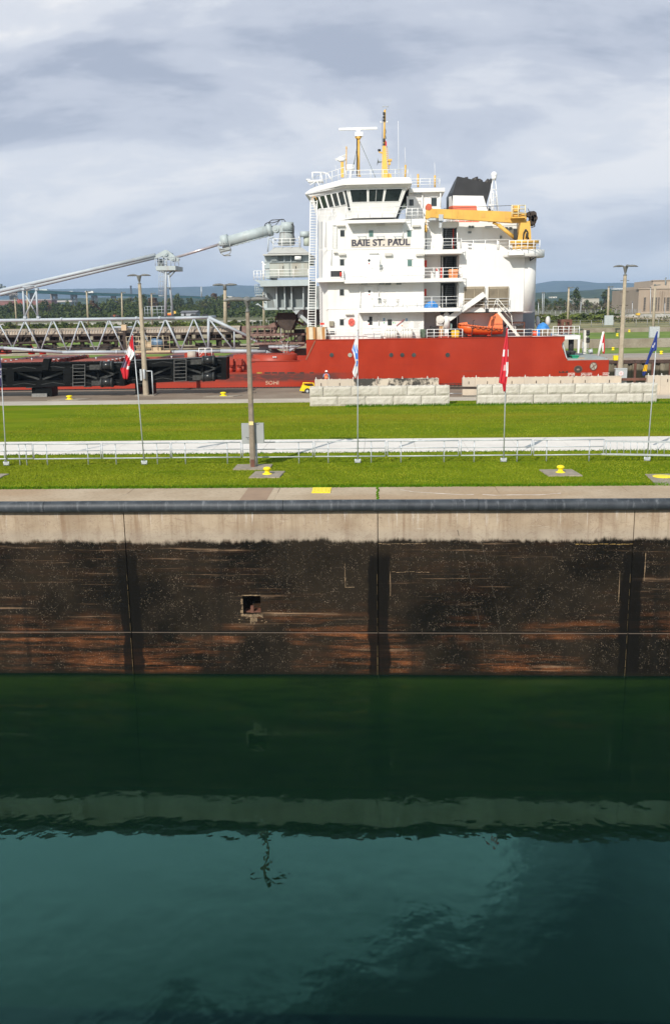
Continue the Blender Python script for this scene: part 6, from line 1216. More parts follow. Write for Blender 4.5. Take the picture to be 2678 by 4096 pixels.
m = MB(); m.path([P(cD,832,268,YMID-1.4),P(cD,838,230,YMID-1.4),P(cD,868,210,YMID-1.4),P(cD,930,214,YMID-1.4),P(cD,975,200,YMID-1.4),P(cD,1030,172,YMID-1.4),P(cD,1060,172,YMID-1.4),P(cD,1090,215,YMID-1.4),P(cD,1150,232,YMID-1.4)], .05, 6); m.path([P(cD,885,255,YMID-1.4),P(cD,885,205,YMID-1.4),P(cD,920,180,YMID-1.4),P(cD,1020,175,YMID-1.4)], .05, 6); m.path([P(cD,905,262,YMID-1.4),P(cD,965,240,YMID-1.4),P(cD,1010,185,YMID-1.4)], .04, 6); m.path([P(cD,1150,225,YMID-1.5),P(cD,1170,240,YMID-1.5),P(cD,1172,340,YMID-1.5),P(cD,1190,470,YMID-1.5)], .05, 6); m.path([P(cD,1165,215,YMID-1.5),P(cD,1185,260,YMID-1.5),P(cD,1180,360,YMID-1.5),P(cD,1205,440,YMID-1.5)], .04, 6); link('hydraulic_hose', m, DARK, col_)
m = MB(); m.tb(cD, (1040,228), (1040,165), .06, YMID-1.3, n=6); m.path([P(cD,870,560,YS+8),P(cD,878,395,YS+8),P(cD,945,388,YS+8),P(cD,965,430,YS+8)], .08, 6); m.tb(cD, (880,395), (940,470), .06, YS+8); link('hose_bracket', m, GREY, col_)
m = MB(); m.rl(cD, 936, 1246, 405, 520, YS+7.6, 3, 3); m.railing(P(cD,1246,500,YS+7.6), P(cD,1262,500,YS+12), 1.1, 2, 3); link('railing', m, WHITE2, hop)
m = MB(); q = P(cD, 1334, 440, YS+10); m.tube((q.x,q.y,P(cD,0,515,YS+10).z), (q.x,q.y,P(cD,0,408,YS+10).z), .34, n=14); link('vent_stack', m, mat('vent_greengrey', (.42,.46,.40), .6, .1, 2), hop); m = MB(); m.tube((q.x-.2,q.y,P(cD,0,408,YS+10).z), (q.x-.2,q.y,P(cD,0,345,YS+10).z), .55, n=16); link('vent_cap', m, GREY2, hop)
# luffing ram with rod
boom = link('unloading_boom', MB().tb(cD, (340,452), (925,292), .62, YMID-1.1, n=18), GREY2, ship)
m = MB(); m.tb(cD, (318,445), (402,425), .74, YMID-1.1, n=18); m.tb(cD, (870,305), (915,293), .70, YMID-1.1, n=18); m.tb(cD, (290,468), (335,455), .3, YMID-1.1, n=12); m.tb(cD, (320,425), (900,265), .05, YMID-1.5, n=6); m.tb(cD, (440,492), (870,372), .06, YMID-1.5, n=6)
for i in range(6): u = i/5; x = 500+u*340; y = 478-u*96; m.tb(cD, (x,y-8), (x+8,y+10), .05, YMID-1.5, n=5)
link('ram_collar', m, GREY2, boom)
m = MB(); m.tb(cD, (-225,627), (300,468), .15, YMID-1.1, n=10); link('ram_rod', m, mat('rod_steel', (.52,.46,.47), .3, .15, 2, metal=.5), boom)
m = MB(); m.bx(cD, 335, 595, 412, 606, YMID-2, 1.0)
for a, b in (((272,485),(310,578)),((310,578),(345,602)),((345,602),(415,582)),((415,582),(432,548)),((432,548),(405,430)),((290,520),(432,548)),((330,440),(345,490)),((272,485),(400,470)),((300,560),(425,530)),((360,440),(365,485))): m.tb(cD, a, b, .05, YMID-2, n=5); m.tb(cD, a, b, .05, YMID-1.2, n=5)
m.pp(cD, [(290,530),(405,500),(432,545),(315,575)], YMID-1.95, .05); link('ram_basket', m, mat('basket_grey', (.33,.35,.35), .5, .1, 2), boom)
# tower (A-frame) on the boom, with gusset, platform, cage ladder
YT1, YT2 = YL+.2, YR2-.2
def Fx(x, y, Y): return P(cF, x, y, Y)
for Y in (YT1, YT2): m = MB(); m.tube(Fx(1476,175,Y), Fx(1470,700,YL), .16, n=8); m.tube(Fx(1500,330,Y), Fx(1538,690,YL+1), .13, n=8); link('tower_leg', m, GREY, boom)
m = MB(); m.pp(cF, [(1376,160),(1450,118),(1470,108),(1496,118),(1556,168),(1592,190),(1585,210),(1540,216),(1500,200),(1470,190),(1445,165),(1385,190)], YT1+.3, .5); m.pp(cF, [(1376,160),(1450,118),(1470,108),(1496,118),(1556,168),(1592,190),(1585,210),(1540,216),(1500,200),(1470,190),(1445,165),(1385,190)], YT2-.7, .5); m.bx(cF, 1445, 130, 1500, 190, YT1+.8, 2.4); link('tower_head', m, GREY2, boom)
for (x, y) in ((1470,143),(1538,184)): q = Fx(x, y, YT1+.2); m = MB(); m.tube((q.x,q.y-.05,q.z), (q.x,q.y+.3,q.z), .30, n=16); m.tube((q.x,q.y-.12,q.z), (q.x,q.y,q.z), .16, n=12); link('tower_pin', m, GREY2, boom)
m = MB(); m.bx(cF, 1386, 252, 1560, 292, YT1-.4, 4.0); tp = link('tower_platform', m, GREY2, boom)
m = MB(); m.rl(cF, 1382, 1590, 178, 254, YT1-.4, 6, 3); link('railing', m, GREY, tp)
m = MB(); m.bx(cF,1400,190,1440,252,YT1+1,1); m.path([Fx(1415,200,YT1),Fx(1420,250,YT1)],.06,5); m.path([Fx(1398,292,YT1),Fx(1490,325,YT1),Fx(1545,292,YT1)], .08, 6); m.path([Fx(1508,352,YT1),Fx(1555,300,YT1)], .08, 6); m.path([Fx(1470,445,YT1),Fx(1515,448,YT1)], .07, 6); link('tower_brace', m, GREYD, tp)
m = MB()
for x in (1414, 1428, 1444, 1456): m.tb(cF, (x,292), (x,520), .03, YT1-.3, n=5)
for i in range(6): y = 305+i*42; m.tb(cF, (1412,y), (1458,y+3), .03, YT1-.3, n=5)
m.path([Fx(1408,520,YT1-.3), Fx(1460,522,YT1-.3)], .03, 5); link('cage_ladder', m, GREY, boom)
m = MB(); m.rl(cF, 1290, 1344, 614, 700, YT1, 2, 3, r=.03); m.rl(cF, 1360, 1525, 612, 700, YT1, 4, 3, r=.03); link('tower_foot_railing', m, GREY, boom)
# suspension pipes
m = MB(); m.tb(cF, (-160,512), (1382,156), .23, YT1+.4, n=10); link('suspension_pipe', m, GREY, boom)
m = MB(); m.tb(cF, (-160,542), (220,455), .22, YT2-.4, n=10); m.tb(cF, (210,458), (1382,176), .22, YT2-.4, n=10); link('suspension_pipe', m, GREY, boom)
# support frame under the pipes
for x0, x1 in ((206,221),(324,338)):
    for Y_ in (YL, YR2): m = MB(); m.tb(cF, (x0,470), (x1,712), .12, Y_, n=8); link('support_post', m, GREY, boom)
m = MB()
m.tb(cF, (325,475), (226,700), .10, YL, n=7); link('support_brace', m, GREY, boom); m = MB(); m.tb(cF, (212,478), (335,700), .09, YR2, n=7); link('support_brace', m, GREY, boom); m = MB(); m.path([P(cF,205,440,YL),P(cF,310,428,YL),P(cF,328,445,YL)], .1, 7); link('pipe_tie', m, GREY, boom)
for x, y0, y1 in ((206,450,468),(324,450,470),(221,700,722),(338,700,722)): m = MB(); m.bx(cF, x-13, y0, x+11, y1, YL-.2, .5); link('support_foot', m, GREY, boom)
# truss: two side frames joined across
def side(Y, r1, r2, r3, nm):
    m = MB(); m.tube(Fx(-160,740,Y), Fx(1556,717,Y), r1, n=12); m.tube(Fx(1556,717,Y), P(cG,742,266,Y), r1, n=12)
    for x in (548, 1215, 1420): q = Fx(x, 735-x*.0135, Y); m.tube((q.x-.12,Y,q.z), (q.x+.12,Y,q.z), r1*1.18, n=12)
    link('top_chord', m, GREY, boom)
    m = MB(); m.path([P(cK,-160,310,Y), P(cK,40,316,Y), P(cK,560,354,Y), P(cK,1110,351,Y), P(cG,400,574,Y), P(cG,850,566,Y)], r2, 12); m.tube(P(cG,850,566,Y), P(cG,1250,568,Y), r2*1.25, n=12); m.tube(P(cG,1250,568,Y), P(cG,1400,582,YMID), r2*1.25, r2*.5, n=12)
    for x in (290, 1040): q = P(cK, x, 333 if x < 500 else 351, Y); m.tube((q.x-.12,Y,q.z), (q.x+.12,Y,q.z), r2*1.18, n=12)
    link('bottom_chord', m, GREY, boom)
    m = MB(); m.tube(P(cG,742,266,Y), P(cG,1100,438,Y), r1*1.05, n=12); m.tube(P(cG,1100,438,Y), P(cG,1390,585,YMID), r1*1.05, n=12); link('end_chord', m, GREY, boom)
    for a, b in (((0,110),(108,300)),((216,85),(122,300)),((226,80),(352,322)),((462,78),(370,324)),((478,76),(605,348)),((712,74),(616,348)),((722,74),(852,346)),((966,70),(862,346)),((974,70),(1102,340)),((1216,66),(1118,330)),((1226,66),(1348,330)),((1466,64),(1362,330)),((1478,64),(1604,330)),((-20,110),(-110,300))):
        m = MB(); m.tube(P(cK,*a,Y), P(cK,*b,Y), r3, n=8); link('diagonal', m, GREY, boom)
    for a, b, k in (((362,285),(490,560),1),((608,280),(500,558),1),((616,282),(728,535),1),((742,270),(742,550),1.9),((752,285),(958,548),1.1),((970,390),(972,548),1)):
        m = MB(); m.tube(P(cG,*a,Y), P(cG,*b,Y), r3*k, n=8); link('diagonal', m, GREY, boom)
side(YL, .18, .19, .085, 'near'); side(YR2, .18, .19, .08, 'far')
m = MB()
for x in (548, 1215): m.tube(Fx(x,735-x*.0135,YL), Fx(x,735-x*.0135,YL)+Vector((0,YR2-YL,0)), .11, n=8)
for x, y in ((560,354),(1110,351)): q = P(cK,x,y,YL); m.tube(q, q+Vector((0,YR2-YL,0)), .12, n=8)
q = P(cG,742,266,YL); m.tube(q, q+Vector((0,YR2-YL,0)), .2, n=10); link('cross_member', m, GREY, boom)
m = MB(); m.bx(cG, 1192, 500, 1290, 548, YL+.6, .1); m.pp(cG, [(1192,500),(1205,500),(1300,548),(1192,548)], YL+.55, .05); link('end_plate', m, GREY2, boom)
# covered conveyor
m = MB(); x0 = P(cK,-160,160,YMID).x; x1 = P(cG,1032,370,YMID).x; zc = P(cG,600,398,YMID-1.2).z; n = 14; rad = P(cG,600,345,YMID).z-zc
N_ = int((x1-x0)/.28); rr_ = []
for i in range(N_+1):
    k = 1+(.012 if i % 2 else 0); rr_.append([(x0+(x1-x0)*i/N_, YMID-1.3*k*math.cos(math.pi*j/n), zc+(rad*k)*math.sin(math.pi*j/n)**.8) for j in range(n+1)])
for A, B_ in zip(rr_[:-1], rr_[1:]): m.loft(A, B_, False, False)
m.f = [f for f in m.f]; cv = link('conveyor_cover', m, TAN, boom)
m = MB(); z = zc
for i in range(int((x1-x0)/.32)): m.box(x0+i*.32, x0+i*.32+.05, YMID-1.36, YMID-1.30, zc+.0, zc+.62)
m.box(x0, x1, YMID-1.36, YMID-1.31, zc+.60, zc+.66); link('conveyor_rib', m, mat('rib_tan', (.42,.34,.25), .7, .12, 2), boom)
m = MB(); m.box(x0, x1, YMID-1.45, YMID-1.25, zc-.28, zc-.02); m.box(x0, x1, YMID+1.25, YMID+1.45, zc-.28, zc-.02)
for i in range(18):
    x = x0+(x1-x0)*i/18; m.box(x, x+.14, YMID-1.5, YMID+1.5, zc-.9, zc-.2)
link('conveyor_stringer', m, DARKBR, boom)
m = MB(); zl2 = P(cK,500,258,YMID).z
m.tube((x0,YMID-1.6,zl2-.25), (P(cK,560,255,YMID).x,YMID-1.6,zl2+.05), .16, n=8); m.tube((P(cK,560,255,YMID).x,YMID-1.6,zl2+.05), (x1+5,YMID-1.6,zl2+.05), .13, n=8); m.box(x0, x1+4, YMID-.8, YMID-.6, zl2-.95, zl2-.75); m.box(x0, x1+4, YMID-.2, YMID+.0, zl2-1.3, zl2-1.15)
rr = random.Random(5)
for i in range(34):
    x = x0+(x1-x0)*(i+rr.random())/34; k = rr.random(); m.box(x, x+.18+.3*k, YMID-1.2+k, YMID-.9+k, zl2-1.2*k, zc-.2)
    if i % 3 == 0: m.bar((x, YMID-1.3, zc-.3), (x+(1.1 if i % 2 else -1.1), YMID-1.3, zl2-.5), .10, .10)
    if i % 4 == 0: m.box(x-.6, x+1.2, YMID-.5, YMID+.6, zl2-.9, zl2-.4)
link('belt_frame', m, DARKBR, boom)
m = MB(); pts = [P(cK,a,b,YMID-1.9) for a, b in ((380,290),(450,318),(560,330),(700,332),(830,330),(1000,325))]; m.path(pts, .07, 6); m.path([p+Vector((0,.3,.25)) for p in pts], .05, 6); link('belt_return', m, DARK, boom)
m = MB(); m.bx(cK, 1195, 338, 1512, 356, YL-.7, 3); m.bx(cK, 1208, 250, 1300, 318, YL-.5, 1.2); m.bx(cK, 1300, 262, 1345, 318, YL-.5, 1.0); m.bx(cK, 1345, 310, 1430, 338, YL-.6, 1.2); mo = link('drive_unit', m, BEIGE, boom)
m = MB(); m.tb(cK, (1350,262), (1445,275), .42, YL-.1, n=14); m.bx(cK, 1350, 230, 1390, 252, YL-.4, .5); link('drive_motor', m, MOTOR, mo)
q = P(cK,1224,280,YL-.6); m = MB(); m.tube((q.x,q.y-.05,q.z), (q.x,q.y+.2,q.z), .25, n=14); link('drive_shaft', m, DARK, mo)
m = MB(); m.rl(cK, 1130, 1512, 215, 338, YL-.8, 7, 3, r=.035); link('railing', m, mat('rail_tan', (.50,.42,.30), .6, .15, 2), mo)
m = MB(); m.bx(cK, 1095, 165, 1120, 320, YL-.3, .4); m.bx(cK, 1005, 182, 1095, 190, YL, .2); link('drive_bracket', m, DARKBR, mo); m = MB(); m.bx(cK, 1078, 108, 1122, 160, YL-.3, .6); link('junction_box', m, mat('box_tan', (.55,.42,.28), .6, .1, 2), mo); m = MB(); m.tb(cK, (1005,132), (1180,130), .12, YL+.2, n=8); link('cross_pipe', m, GREY, mo)
# conveyor tail under the hopper
tail = link('conveyor_tail', MB().pp(cD, [(978,1292),(1210,1292),(1210,1345),(1195,1395),(1150,1500),(1060,1500),(985,1420),(975,1350)], YS+7, 4), DARKBR, boom)
m = MB(); m.bx(cD, 560, 1448, 980, 1470, YMID-1.6, 3); m.pp(cD, [(830,1470),(905,1420),(980,1395),(1000,1440),(980,1500),(850,1480)], YMID-1.5, .4); m.bx(cD, 640, 1540, 1310, 1565, YMID-2.4, 4); m.bx(cD, 700, 1645, 1310, 1668, YMID-3, 5); m.bx(cD, 560, 1470, 610, 1600, YMID-1.7, 1)
for x in (660, 740, 825, 900, 960, 1010, 1060, 1140, 1180): m.bx(cD, x, 1470 if x < 960 else 1330, x+14, 1650, YMID-1.9, .3)
for a, b in (((1000,1640),(1140,1560)),((940,1530),(980,1420)),((1160,1640),(1280,1540)),((1190,1380),(1310,1440))): m.bar(P(cD,*a,YMID-2), P(cD,*b,YMID-2), .2, .25)
link('tail_frame', m, RUSTY, tail)
m = MB(); m.bx(cD, 1185, 1490, 1300, 1545, YMID-2, 2); m.tb(cD, (1225,1610), (1290,1610), .5, YMID-2.4, n=14); m.bx(cD,1280,1560,1310,1640,YMID-2,2); m.bx(cD,590,1480,640,1530,YMID-1.5,1.5); m.bx(cD,700,1500,960,1535,YMID-1,1.5); link('tail_machinery', m, DARKBR, tail)
q = P(cD,1258,1608,YMID-2.5); m = MB(); m.tube((q.x,q.y,q.z), (q.x,q.y+.5,q.z), .42, n=16); link('tail_drum', m, mat('drum_brown', (.20,.13,.09), .7, .3, 2), tail)
m = MB(); m.rl(cD, 690, 935, 1530, 1650, YMID-3, 6, 3, r=.035); link('railing', m, RUSTY, tail)
m = MB(); m.path([P(cD,1028,1425,YMID-3.2),P(cD,1028,1630,YMID-3.2),P(cD,1050,1665,YMID-3.2),P(cD,1048,1760,YMID-3.2)], .05, 6); m.path([P(cD,1115,1420,YMID-3.2),P(cD,1115,1630,YMID-3.2),P(cD,1100,1660,YMID-3.2),P(cD,1100,1790,YMID-3.2)], .05, 6); m.tb(cD, (1028,1425), (1115,1420), .05, YMID-3.2)
for i in range(4): m.tb(cD, (1050,1680+i*22), (1100,1680+i*22), .04, YMID-3.2, n=5)
link('access_ladder', m, mat('ladder_grey', (.42,.42,.41), .5, .12, 2), tail)
m = MB(); m.tb(cD, (880,1690), (1010,1700), .25, YMID-2.6, n=10); m.tb(cD, (1000,1697), (1210,1695), .25, YMID-2.6, n=10); m.tb(cD, (1120,1750), (1215,1690), .2, YMID-2.6, n=10); m.tb(cD, (1215,1692), (1310,1665), .16, YMID-2.6, n=8); m.tb(cD, (990,1682), (990,1712), .32, YMID-2.6, n=10); link('slew_pipe', m, GREY, tail)
m = MB(); m.bx(cD, 1190, 1730, 1345, 1800, YMID-1, 4); m.bx(cD, 1345, 1665, 1372, 1790, YMID-2, 1); link('turntable_back', m, mat('turntable_tan', (.24,.19,.14), .8, .3, 1), tail)
# deck: hatches, coaming, winches, turntable
dkm = MB(); dkm.box(-75, x_rise, YS+.3, YS+BEAM-.3, HD-.05, HD+.0); link('main_deck', dkm, REDEQ, ship)
ztab = P(cH, 200, 266, YS+4).z; q = P(cH, 222, 290, YS+6); m = MB(); m.tube((q.x,q.y,HD), (q.x,q.y,ztab), 2.5, n=36); tt_ = link('turntable', m, mat('turntable_red', (.37,.045,.02), .5, .08, .8), ship)
m = MB(); q = P(cH,217,285,YS+3.4); m.box(q.x-.16,q.x+.16,q.y,q.y+.1,q.z-.04,q.z+.04); m.box(q.x-.2,q.x-.14,q.y,q.y+.1,q.z-.09,q.z+.09); m.box(q.x+.14,q.x+.2,q.y,q.y+.1,q.z-.09,q.z+.09); link('turntable_mark', m, FWH, tt_)
zh = P(cK,250,440,YS+4).z
for k, (a, b) in enumerate(((-140,-10),(14,382),(612,958),(1290,1660),(1890,2400))):
    xa = P(cK,a,440,YS+4).x; xb = P(cK,b,440,YS+4).x
    m = MB(); m.box(xa, xb, YS+4, YS+20, zh-.22, zh); m.box(xa+.15, xb-.15, YS+4.1, YS+19.9, HD, zh-.221); hc = link('hatch', m, HATCH, ship)
    m = MB()
    for i in range(9):
        y = YS+4.5+i*1.9; m.box(xb-.05, xb+.25, y, y+.25, HD, zh-.05); m.box(xb-.02,xb+.12,y+.05,y+.2,zh-.3,zh+.03)
    link('hatch_bracket', m, mat('bracket_rust', (.26,.09,.07), .8, .3, 2), hc)
    m = MB()
    for i in range(10): x = xb+.02; y = YS+4.3+i*1.6; m.box(x-.12, x+.1, y, y+.16, zh+.001, zh+.10)
    m.tube((xa*.5+xb*.5-.1,YS+7,zh+.25),(xa*.5+xb*.5+.1,YS+7,zh+.25),.06,n=6); m.tube((xa*.5+xb*.5,YS+7,zh),(xa*.5+xb*.5,YS+7,zh+.3),.07,n=6); link('hatch_cleat', m, GALV, hc)
m = MB(); z1 = P(cK,100,345,YS+16).z; m.box(-75, x_rise-3, YS+20.6, YS+21, HD, HD+.9); link('far_coaming', m, HATCH, ship)
for (c, x0, y0, x1, y1, Y) in ((cG,530,582,636,622,YS+5),(cG,658,582,706,620,YS+5),(cG,712,588,760,612,YS+6),(cG,905,640,962,662,YS+3.5)):
    m = MB(); m.bx(c, x0, y0, x1, y1+30, Y, 1.6); link('winch_housing', m, REDEQ, ship)
q = P(cG,590,606,YS+4.8); m = MB(); m.tube((q.x-.35,q.y,q.z), (q.x+.55,q.y,q.z), .5, n=16); link('winch_drum', m, mat('drum_wire', (.42,.37,.31), .6, .2, 6, stretch=(8,1,1)), ship)
for x in (936, 1012):
    m = MB(); m.bx(cG, x-28, 640, x+24, 690, YS+1.6, 1.2); m.tb(cG, (x,690), (x,766), .34, YS+2.2, n=14); m.bx(cG, x-20, 690, x+20, 702, YS+1.7, 1.1); link('mooring_bitt', m, REDEQ, ship)
m = MB(); m.bx(cG, 905, 628, 1082, 636, YS+3, .1)
for x in (905, 958, 1060, 1076): m.tb(cG, (x,632), (x,768), .06, YS+3.0, n=6)
m.tb(cG, (905,742), (1082,740), .10, YS+2.5); m.tb(cG, (905,668), (1082,668), .04, YS+3, n=5); m.bx(cG, 962, 600, 1080, 640, YS+4.2, 3); m.bx(cG,1060,650,1085,768,YS+2.8,.5); link('deck_fittings', m, REDEQ, ship)
m = MB(); m.rl(cG, 660, 772, 540, 612, YS+5, 2, 2, r=.045); m.tb(cG, (660,612), (700,560), .03, YS+5); link('handrail', m, WHITE2, ship)
for x in (284, 383): m = MB(); q = P(cK,x,372,YS+20); m.lathe([(.42,0),(.42,.5),(.28,.9),(.1,1.2),(.02,1.25)], (q.x,q.y,q.z), 12); link('deck_vent', m, REDSM, ship)
m = MB(); m.bx(cK, 0, 332, 52, 372, YS+18, 2); link('winch_housing', m, REDEQ, ship)
# ================================================================ BLACK LOCK GATES ON THE QUAY
def gate(label, c, x0, ytl, ybl, x1, ytr, ybr, Y, extra):
    A = P(c,x0,ytl,Y); B_ = P(c,x0,ybl,Y); C_ = P(c,x1,ytr,Y); D0 = P(c,x1,ybr,Y)
    t = thing('steel_gate', label, 'lock gate', (A.x, Y, B_.z), 'black steel gate sections on the quay')
    def pt(u, v, y=0): a = A.lerp(C_, u); b = B_.lerp(D0, u); q = a.lerp(b, v); q.y = Y+y; return q
    def panel(u0, u1, v0, v1, y0, y1, name, ma=BLKSTL):
        m = MB(); m.loft([pt(u0,v0,y0),pt(u1,v0,y0),pt(u1,v1,y0),pt(u0,v1,y0)], [pt(u0,v0,y1),pt(u1,v0,y1),pt(u1,v1,y1),pt(u0,v1,y1)]); return link(name, m, ma, t)
    ln = (C_-A).length; n = max(1, round(ln/5.6)); bw = .42/ln
    panel(0,1,0,.30,0,1.6,'top_girder'); panel(0,1,.72,1,0,1.6,'bottom_girder'); panel(0,1,.30,.72,1.3,1.5,'back_plate')
    panel(0,1,-.012,.006,-.12,1.7,'top_flange',BLKED)
    us = [i/n for i in range(n+1)]
    for u in us: panel(max(0,u-bw), min(1,u+bw), .30,.72,.02,1.3,'upright')
    for a, b in zip(us[:-1], us[1:]):
        md = (a+b)/2; dw = .12/ln; panel(md-dw, md+dw, .30,.72,.5,.7,'thin_upright')
        for e in (a+bw, b-bw): m = MB(); m.bar(pt(e,.34,.7), pt(md,.70,.7), .18, .18); link('brace', m, BLKED, t)
        for v, s in ((.05,1),(.10,1),(.77,1),(.80,1)):
            if v in (.10,.80): continue
            for w_ in (.25, .75):
                c_ = a+(b-a)*w_; d = (b-a)*.20; m = MB(); m.bar(pt(c_-d,v+.12,-.02), pt(c_,v+.035,-.03), .05, .05); m.bar(pt(c_,v+.035,-.03), pt(c_+d,v+.12,-.02), .05, .05); link('stiffener_edge', m, BLKED, t)
        c_ = (a*2+b)/3; panel(c_-.3/ln, c_+.35/ln, 1.0, 1.035, -.05, .6, 'foot_clip', BLKED)
    extra(t, pt, panel, ln); return t
def ends(t, pt, panel, ln, roll=True):
    e = 1.0
    for v in (.10, .84):
        m = MB(); a = pt(e-2.3/ln, v, -.35); b = pt(e-1.2/ln, v, -.35); m.tube(a, b, .42, n=16); r_ = link('roller', m, mat('roller_black', (.02,.021,.022), .25, .3, 2), t); m = MB(); m.tube(a-Vector((.05,0,0)), a+Vector((.12,0,0)), .46, n=16); link('roller_rim', m, BLKED, r_); m = MB(); m.tube(b-Vector((.12,0,0)), b+Vector((.05,0,0)), .46, n=16); link('roller_rim', m, BLKED, r_)
    panel(1-3.6/ln, 1-2.5/ln, .05, .27, -.03, .01, 'mount_plate', mat('plate_grey', (.04,.04,.038), .5, .6, 4)); panel(1-3.4/ln, 1-2.5/ln, .76, .97, -.03, .01, 'mount_plate', mat('plate_grey', (.16,.16,.15)))
    panel(1-.5/ln, 1, 0, 1, -.4, 1.6, 'end_post')
    m = MB(); m.bar(pt(1-2.4/ln,.28,-.1), pt(1-1.1/ln,.48,-.1), .12, .12); m.bar(pt(1-1.1/ln,.48,-.1), pt(1-2.4/ln,.70,-.1), .12, .12); link('brace', m, BLKED, t)
    m = MB(); x = 1-5.2/ln
    for s in (0, 1.2/ln): m.bar(pt(x+s,.02,-.2), pt(x+s,1.0,-.2), .05, .05)
    for i in range(7): m.bar(pt(x,.04+i*.155,-.22), pt(x+1.2/ln,.04+i*.155,-.22), .05, .04)
    link('ladder', m, mat('ladder_pale', (.12,.12,.118), .5, .2, 3), t)
def left_extra(t, pt, panel, ln):
    ends(t, pt, panel, ln)
    m = MB(); a = pt(0,-.05,1.5); b = pt(1-2.5/ln,-.02,1.5); m.bar(a, b, .2, .2); 
    m.bar(pt(0,-.02,-.06), pt(1-2.4/ln,-.02,-.06), .12, .2); link('upper_beam', m, BLKSTL, t)
    m = MB()
    for i in range(22): q = pt(i/22,-.04,-.1); m.box(q.x-.03,q.x+.03,q.y,q.y+.08,q.z-.12,q.z+.12)
    link('beam_clip', m, BLKED, t)
    q = pt(.545,-.10,-.3); m = MB(); m.loft([(q.x-.55,q.y,q.z-.75),(q.x+.2,q.y,q.z-.75),(q.x+.2,q.y+.7,q.z-.75),(q.x-.55,q.y+.7,q.z-.75)], [(q.x-.15,q.y,q.z+.35),(q.x+.45,q.y,q.z+.35),(q.x+.45,q.y+.7,q.z+.35),(q.x-.15,q.y+.7,q.z+.35)]); link('control_case', m, BLKSTL, t)
YG = 89.2
gate('black steel lock gate section with rollers, lying at the left edge of the quay', cK, -420, 478, 676, 1118, 447, 650, YG, left_extra)
gate('black steel lock gate section whose end with rollers reaches past the second bollard', cK, 1100, 432, 636, cG(906,0)[0]/.45, (cG(0,618)[1]-1250)/.45, (cG(0,816)[1]-1250)/.45, YG+.6, lambda t, pt, panel, ln: ends(t, pt, panel, ln))
for (c, x0, x1, y0, yb, lab, Y) in ((cK,284,466,668,772,'dark timber and steel trestle on concrete sleepers under the left black gate', YG+.3),(cK,1200,1354,612,724,'dark trestle under the black gates, behind the tall lamp post', YG+.9)):
    t = thing('trestle', lab, 'trestle', P3(c,(x0+x1)/2,yb,Y)); m = MB(); m.bx(c, x0, y0, x1, y0+50, Y, 1.6); m.bx(c, x0+135 if x1-x0 > 160 else x1-40, y0, x1, yb, Y-.1, 1.6); m.bx(c, x0+4, y0+40, x0+40, yb, Y+.3, 1.4); link('frame', m, BLKSTL, t)
    if x1-x0 > 160: m = MB(); m.bx(c, x0, 722, x0+134, 754, Y-.3, .9); m.bx(c, x0+4, 754, x0+40, 776, Y-.2, .8); m.bx(c, x1-76, 754, x1-40, 776, Y-.2, .8); link('sleeper', m, mat('sleeper_concrete', (.22,.215,.205), .9, .25, 3), t)
# ================================================================ BEYOND THE SHIP
PF = 130.0
m = MB(); m.box(-75, 75, QE, PF, -9, -3.0)
wm = mat('far_lock_water', (.010,.022,.018), .04, .2, 1, bump=.08, bscale=3, spec=.6); struct('water', m, wm)
def pile_mat():
    t = NT('sheet_pile_wall'); x, y, z = t.xyz(); a = t.noise(.8, 8, .65, (2,1,.25)); b = t.noise(.5, 6, .6)
    k = t.mix(t.mr(a, .35, .65), (.13,.11,.075), (.26,.225,.165)); e = t.math('ADD', z, t.math('MULTIPLY', b, .8)); k = t.mix(t.mr(e, -.75, -.35, 1, 0), k, (.032,.030,.018)); return t.col(k, .9, .2)
m = MB(); x = -60; m.box(-75, 75, PF+.3, PF+2, -9, .1); pm = pile_mat()
while x < 60: m.box(x, x+1.25, PF, PF+.31, -9, .05); x += 1.9
solo('far_lock_wall', m, pm, 'stained far wall of the ship lock with upright ribs, right of the ship stern', 'wall')
m = MB(); m.box(-75, 75, PF-.1, PF+.35, .06, .5)
for i in range(150): m.box(-60+i*.8, -60+i*.8+.14, PF-.16, PF-.1, .0, .52)
solo('lock_edge_fender', m, mat('brown_fender', (.075,.045,.035), .8, .35, 2), 'rusty brown fender beam on the far lock wall, right of the ship stern', 'fender')
m = MB()
for i in range(26): m.box(-8+i*2.4, -8+i*2.4+.3, PF-.22, PF, -3, .05)
solo('fender_post', m, BRN, 'row of rusty brown uprights on the far lock wall under the fender beam', 'fender')
OLDC = ground_mat('old_wall_concrete', (.235,.19,.145), (.33,.285,.23), (.50,.46,.41), .5, .8)
GRASSF = mat('far_grass', (.11,.185,.014), .95, .25, .12, c2=(.15,.21,.02)); STONE = mat('riprap_stone', (.42,.385,.33), .95, .4, .9, bump=1.0, bscale=2.0)
FIELD = mat('far_field', (.15,.16,.045), .95, .35, .05, c2=(.24,.20,.09))
FARQ = ground_mat('far_quay_concrete', (.32,.27,.23), (.40,.35,.30), (.28,.235,.20))
def strip(name, y0, y1, z, ma, zb=-9, lab=None):
    m = MB(); m.box(-420, 420, y0, y1, zb, z); return solo(name, m, ma, lab, 'wall') if lab else struct(name, m, ma)
strip('far_quay', PF+.35, 142, .8, FARQ); strip('far_lawn', 142, 160.8, .80, GRASSF)
strip('terrace_wall', 160.8, 163.2, 2.28, OLDC, -9, 'old stained concrete retaining wall behind the first far lawn, right of the ship'); strip('terrace_lawn', 163.2, 200.8, 2.285, GRASSF); strip('terrace_wall', 200.8, 203.0, 3.15, OLDC, -9, 'lower-looking farther concrete retaining wall just below the wire fence'); strip('far_field', 203, 300, 3.15, FIELD)
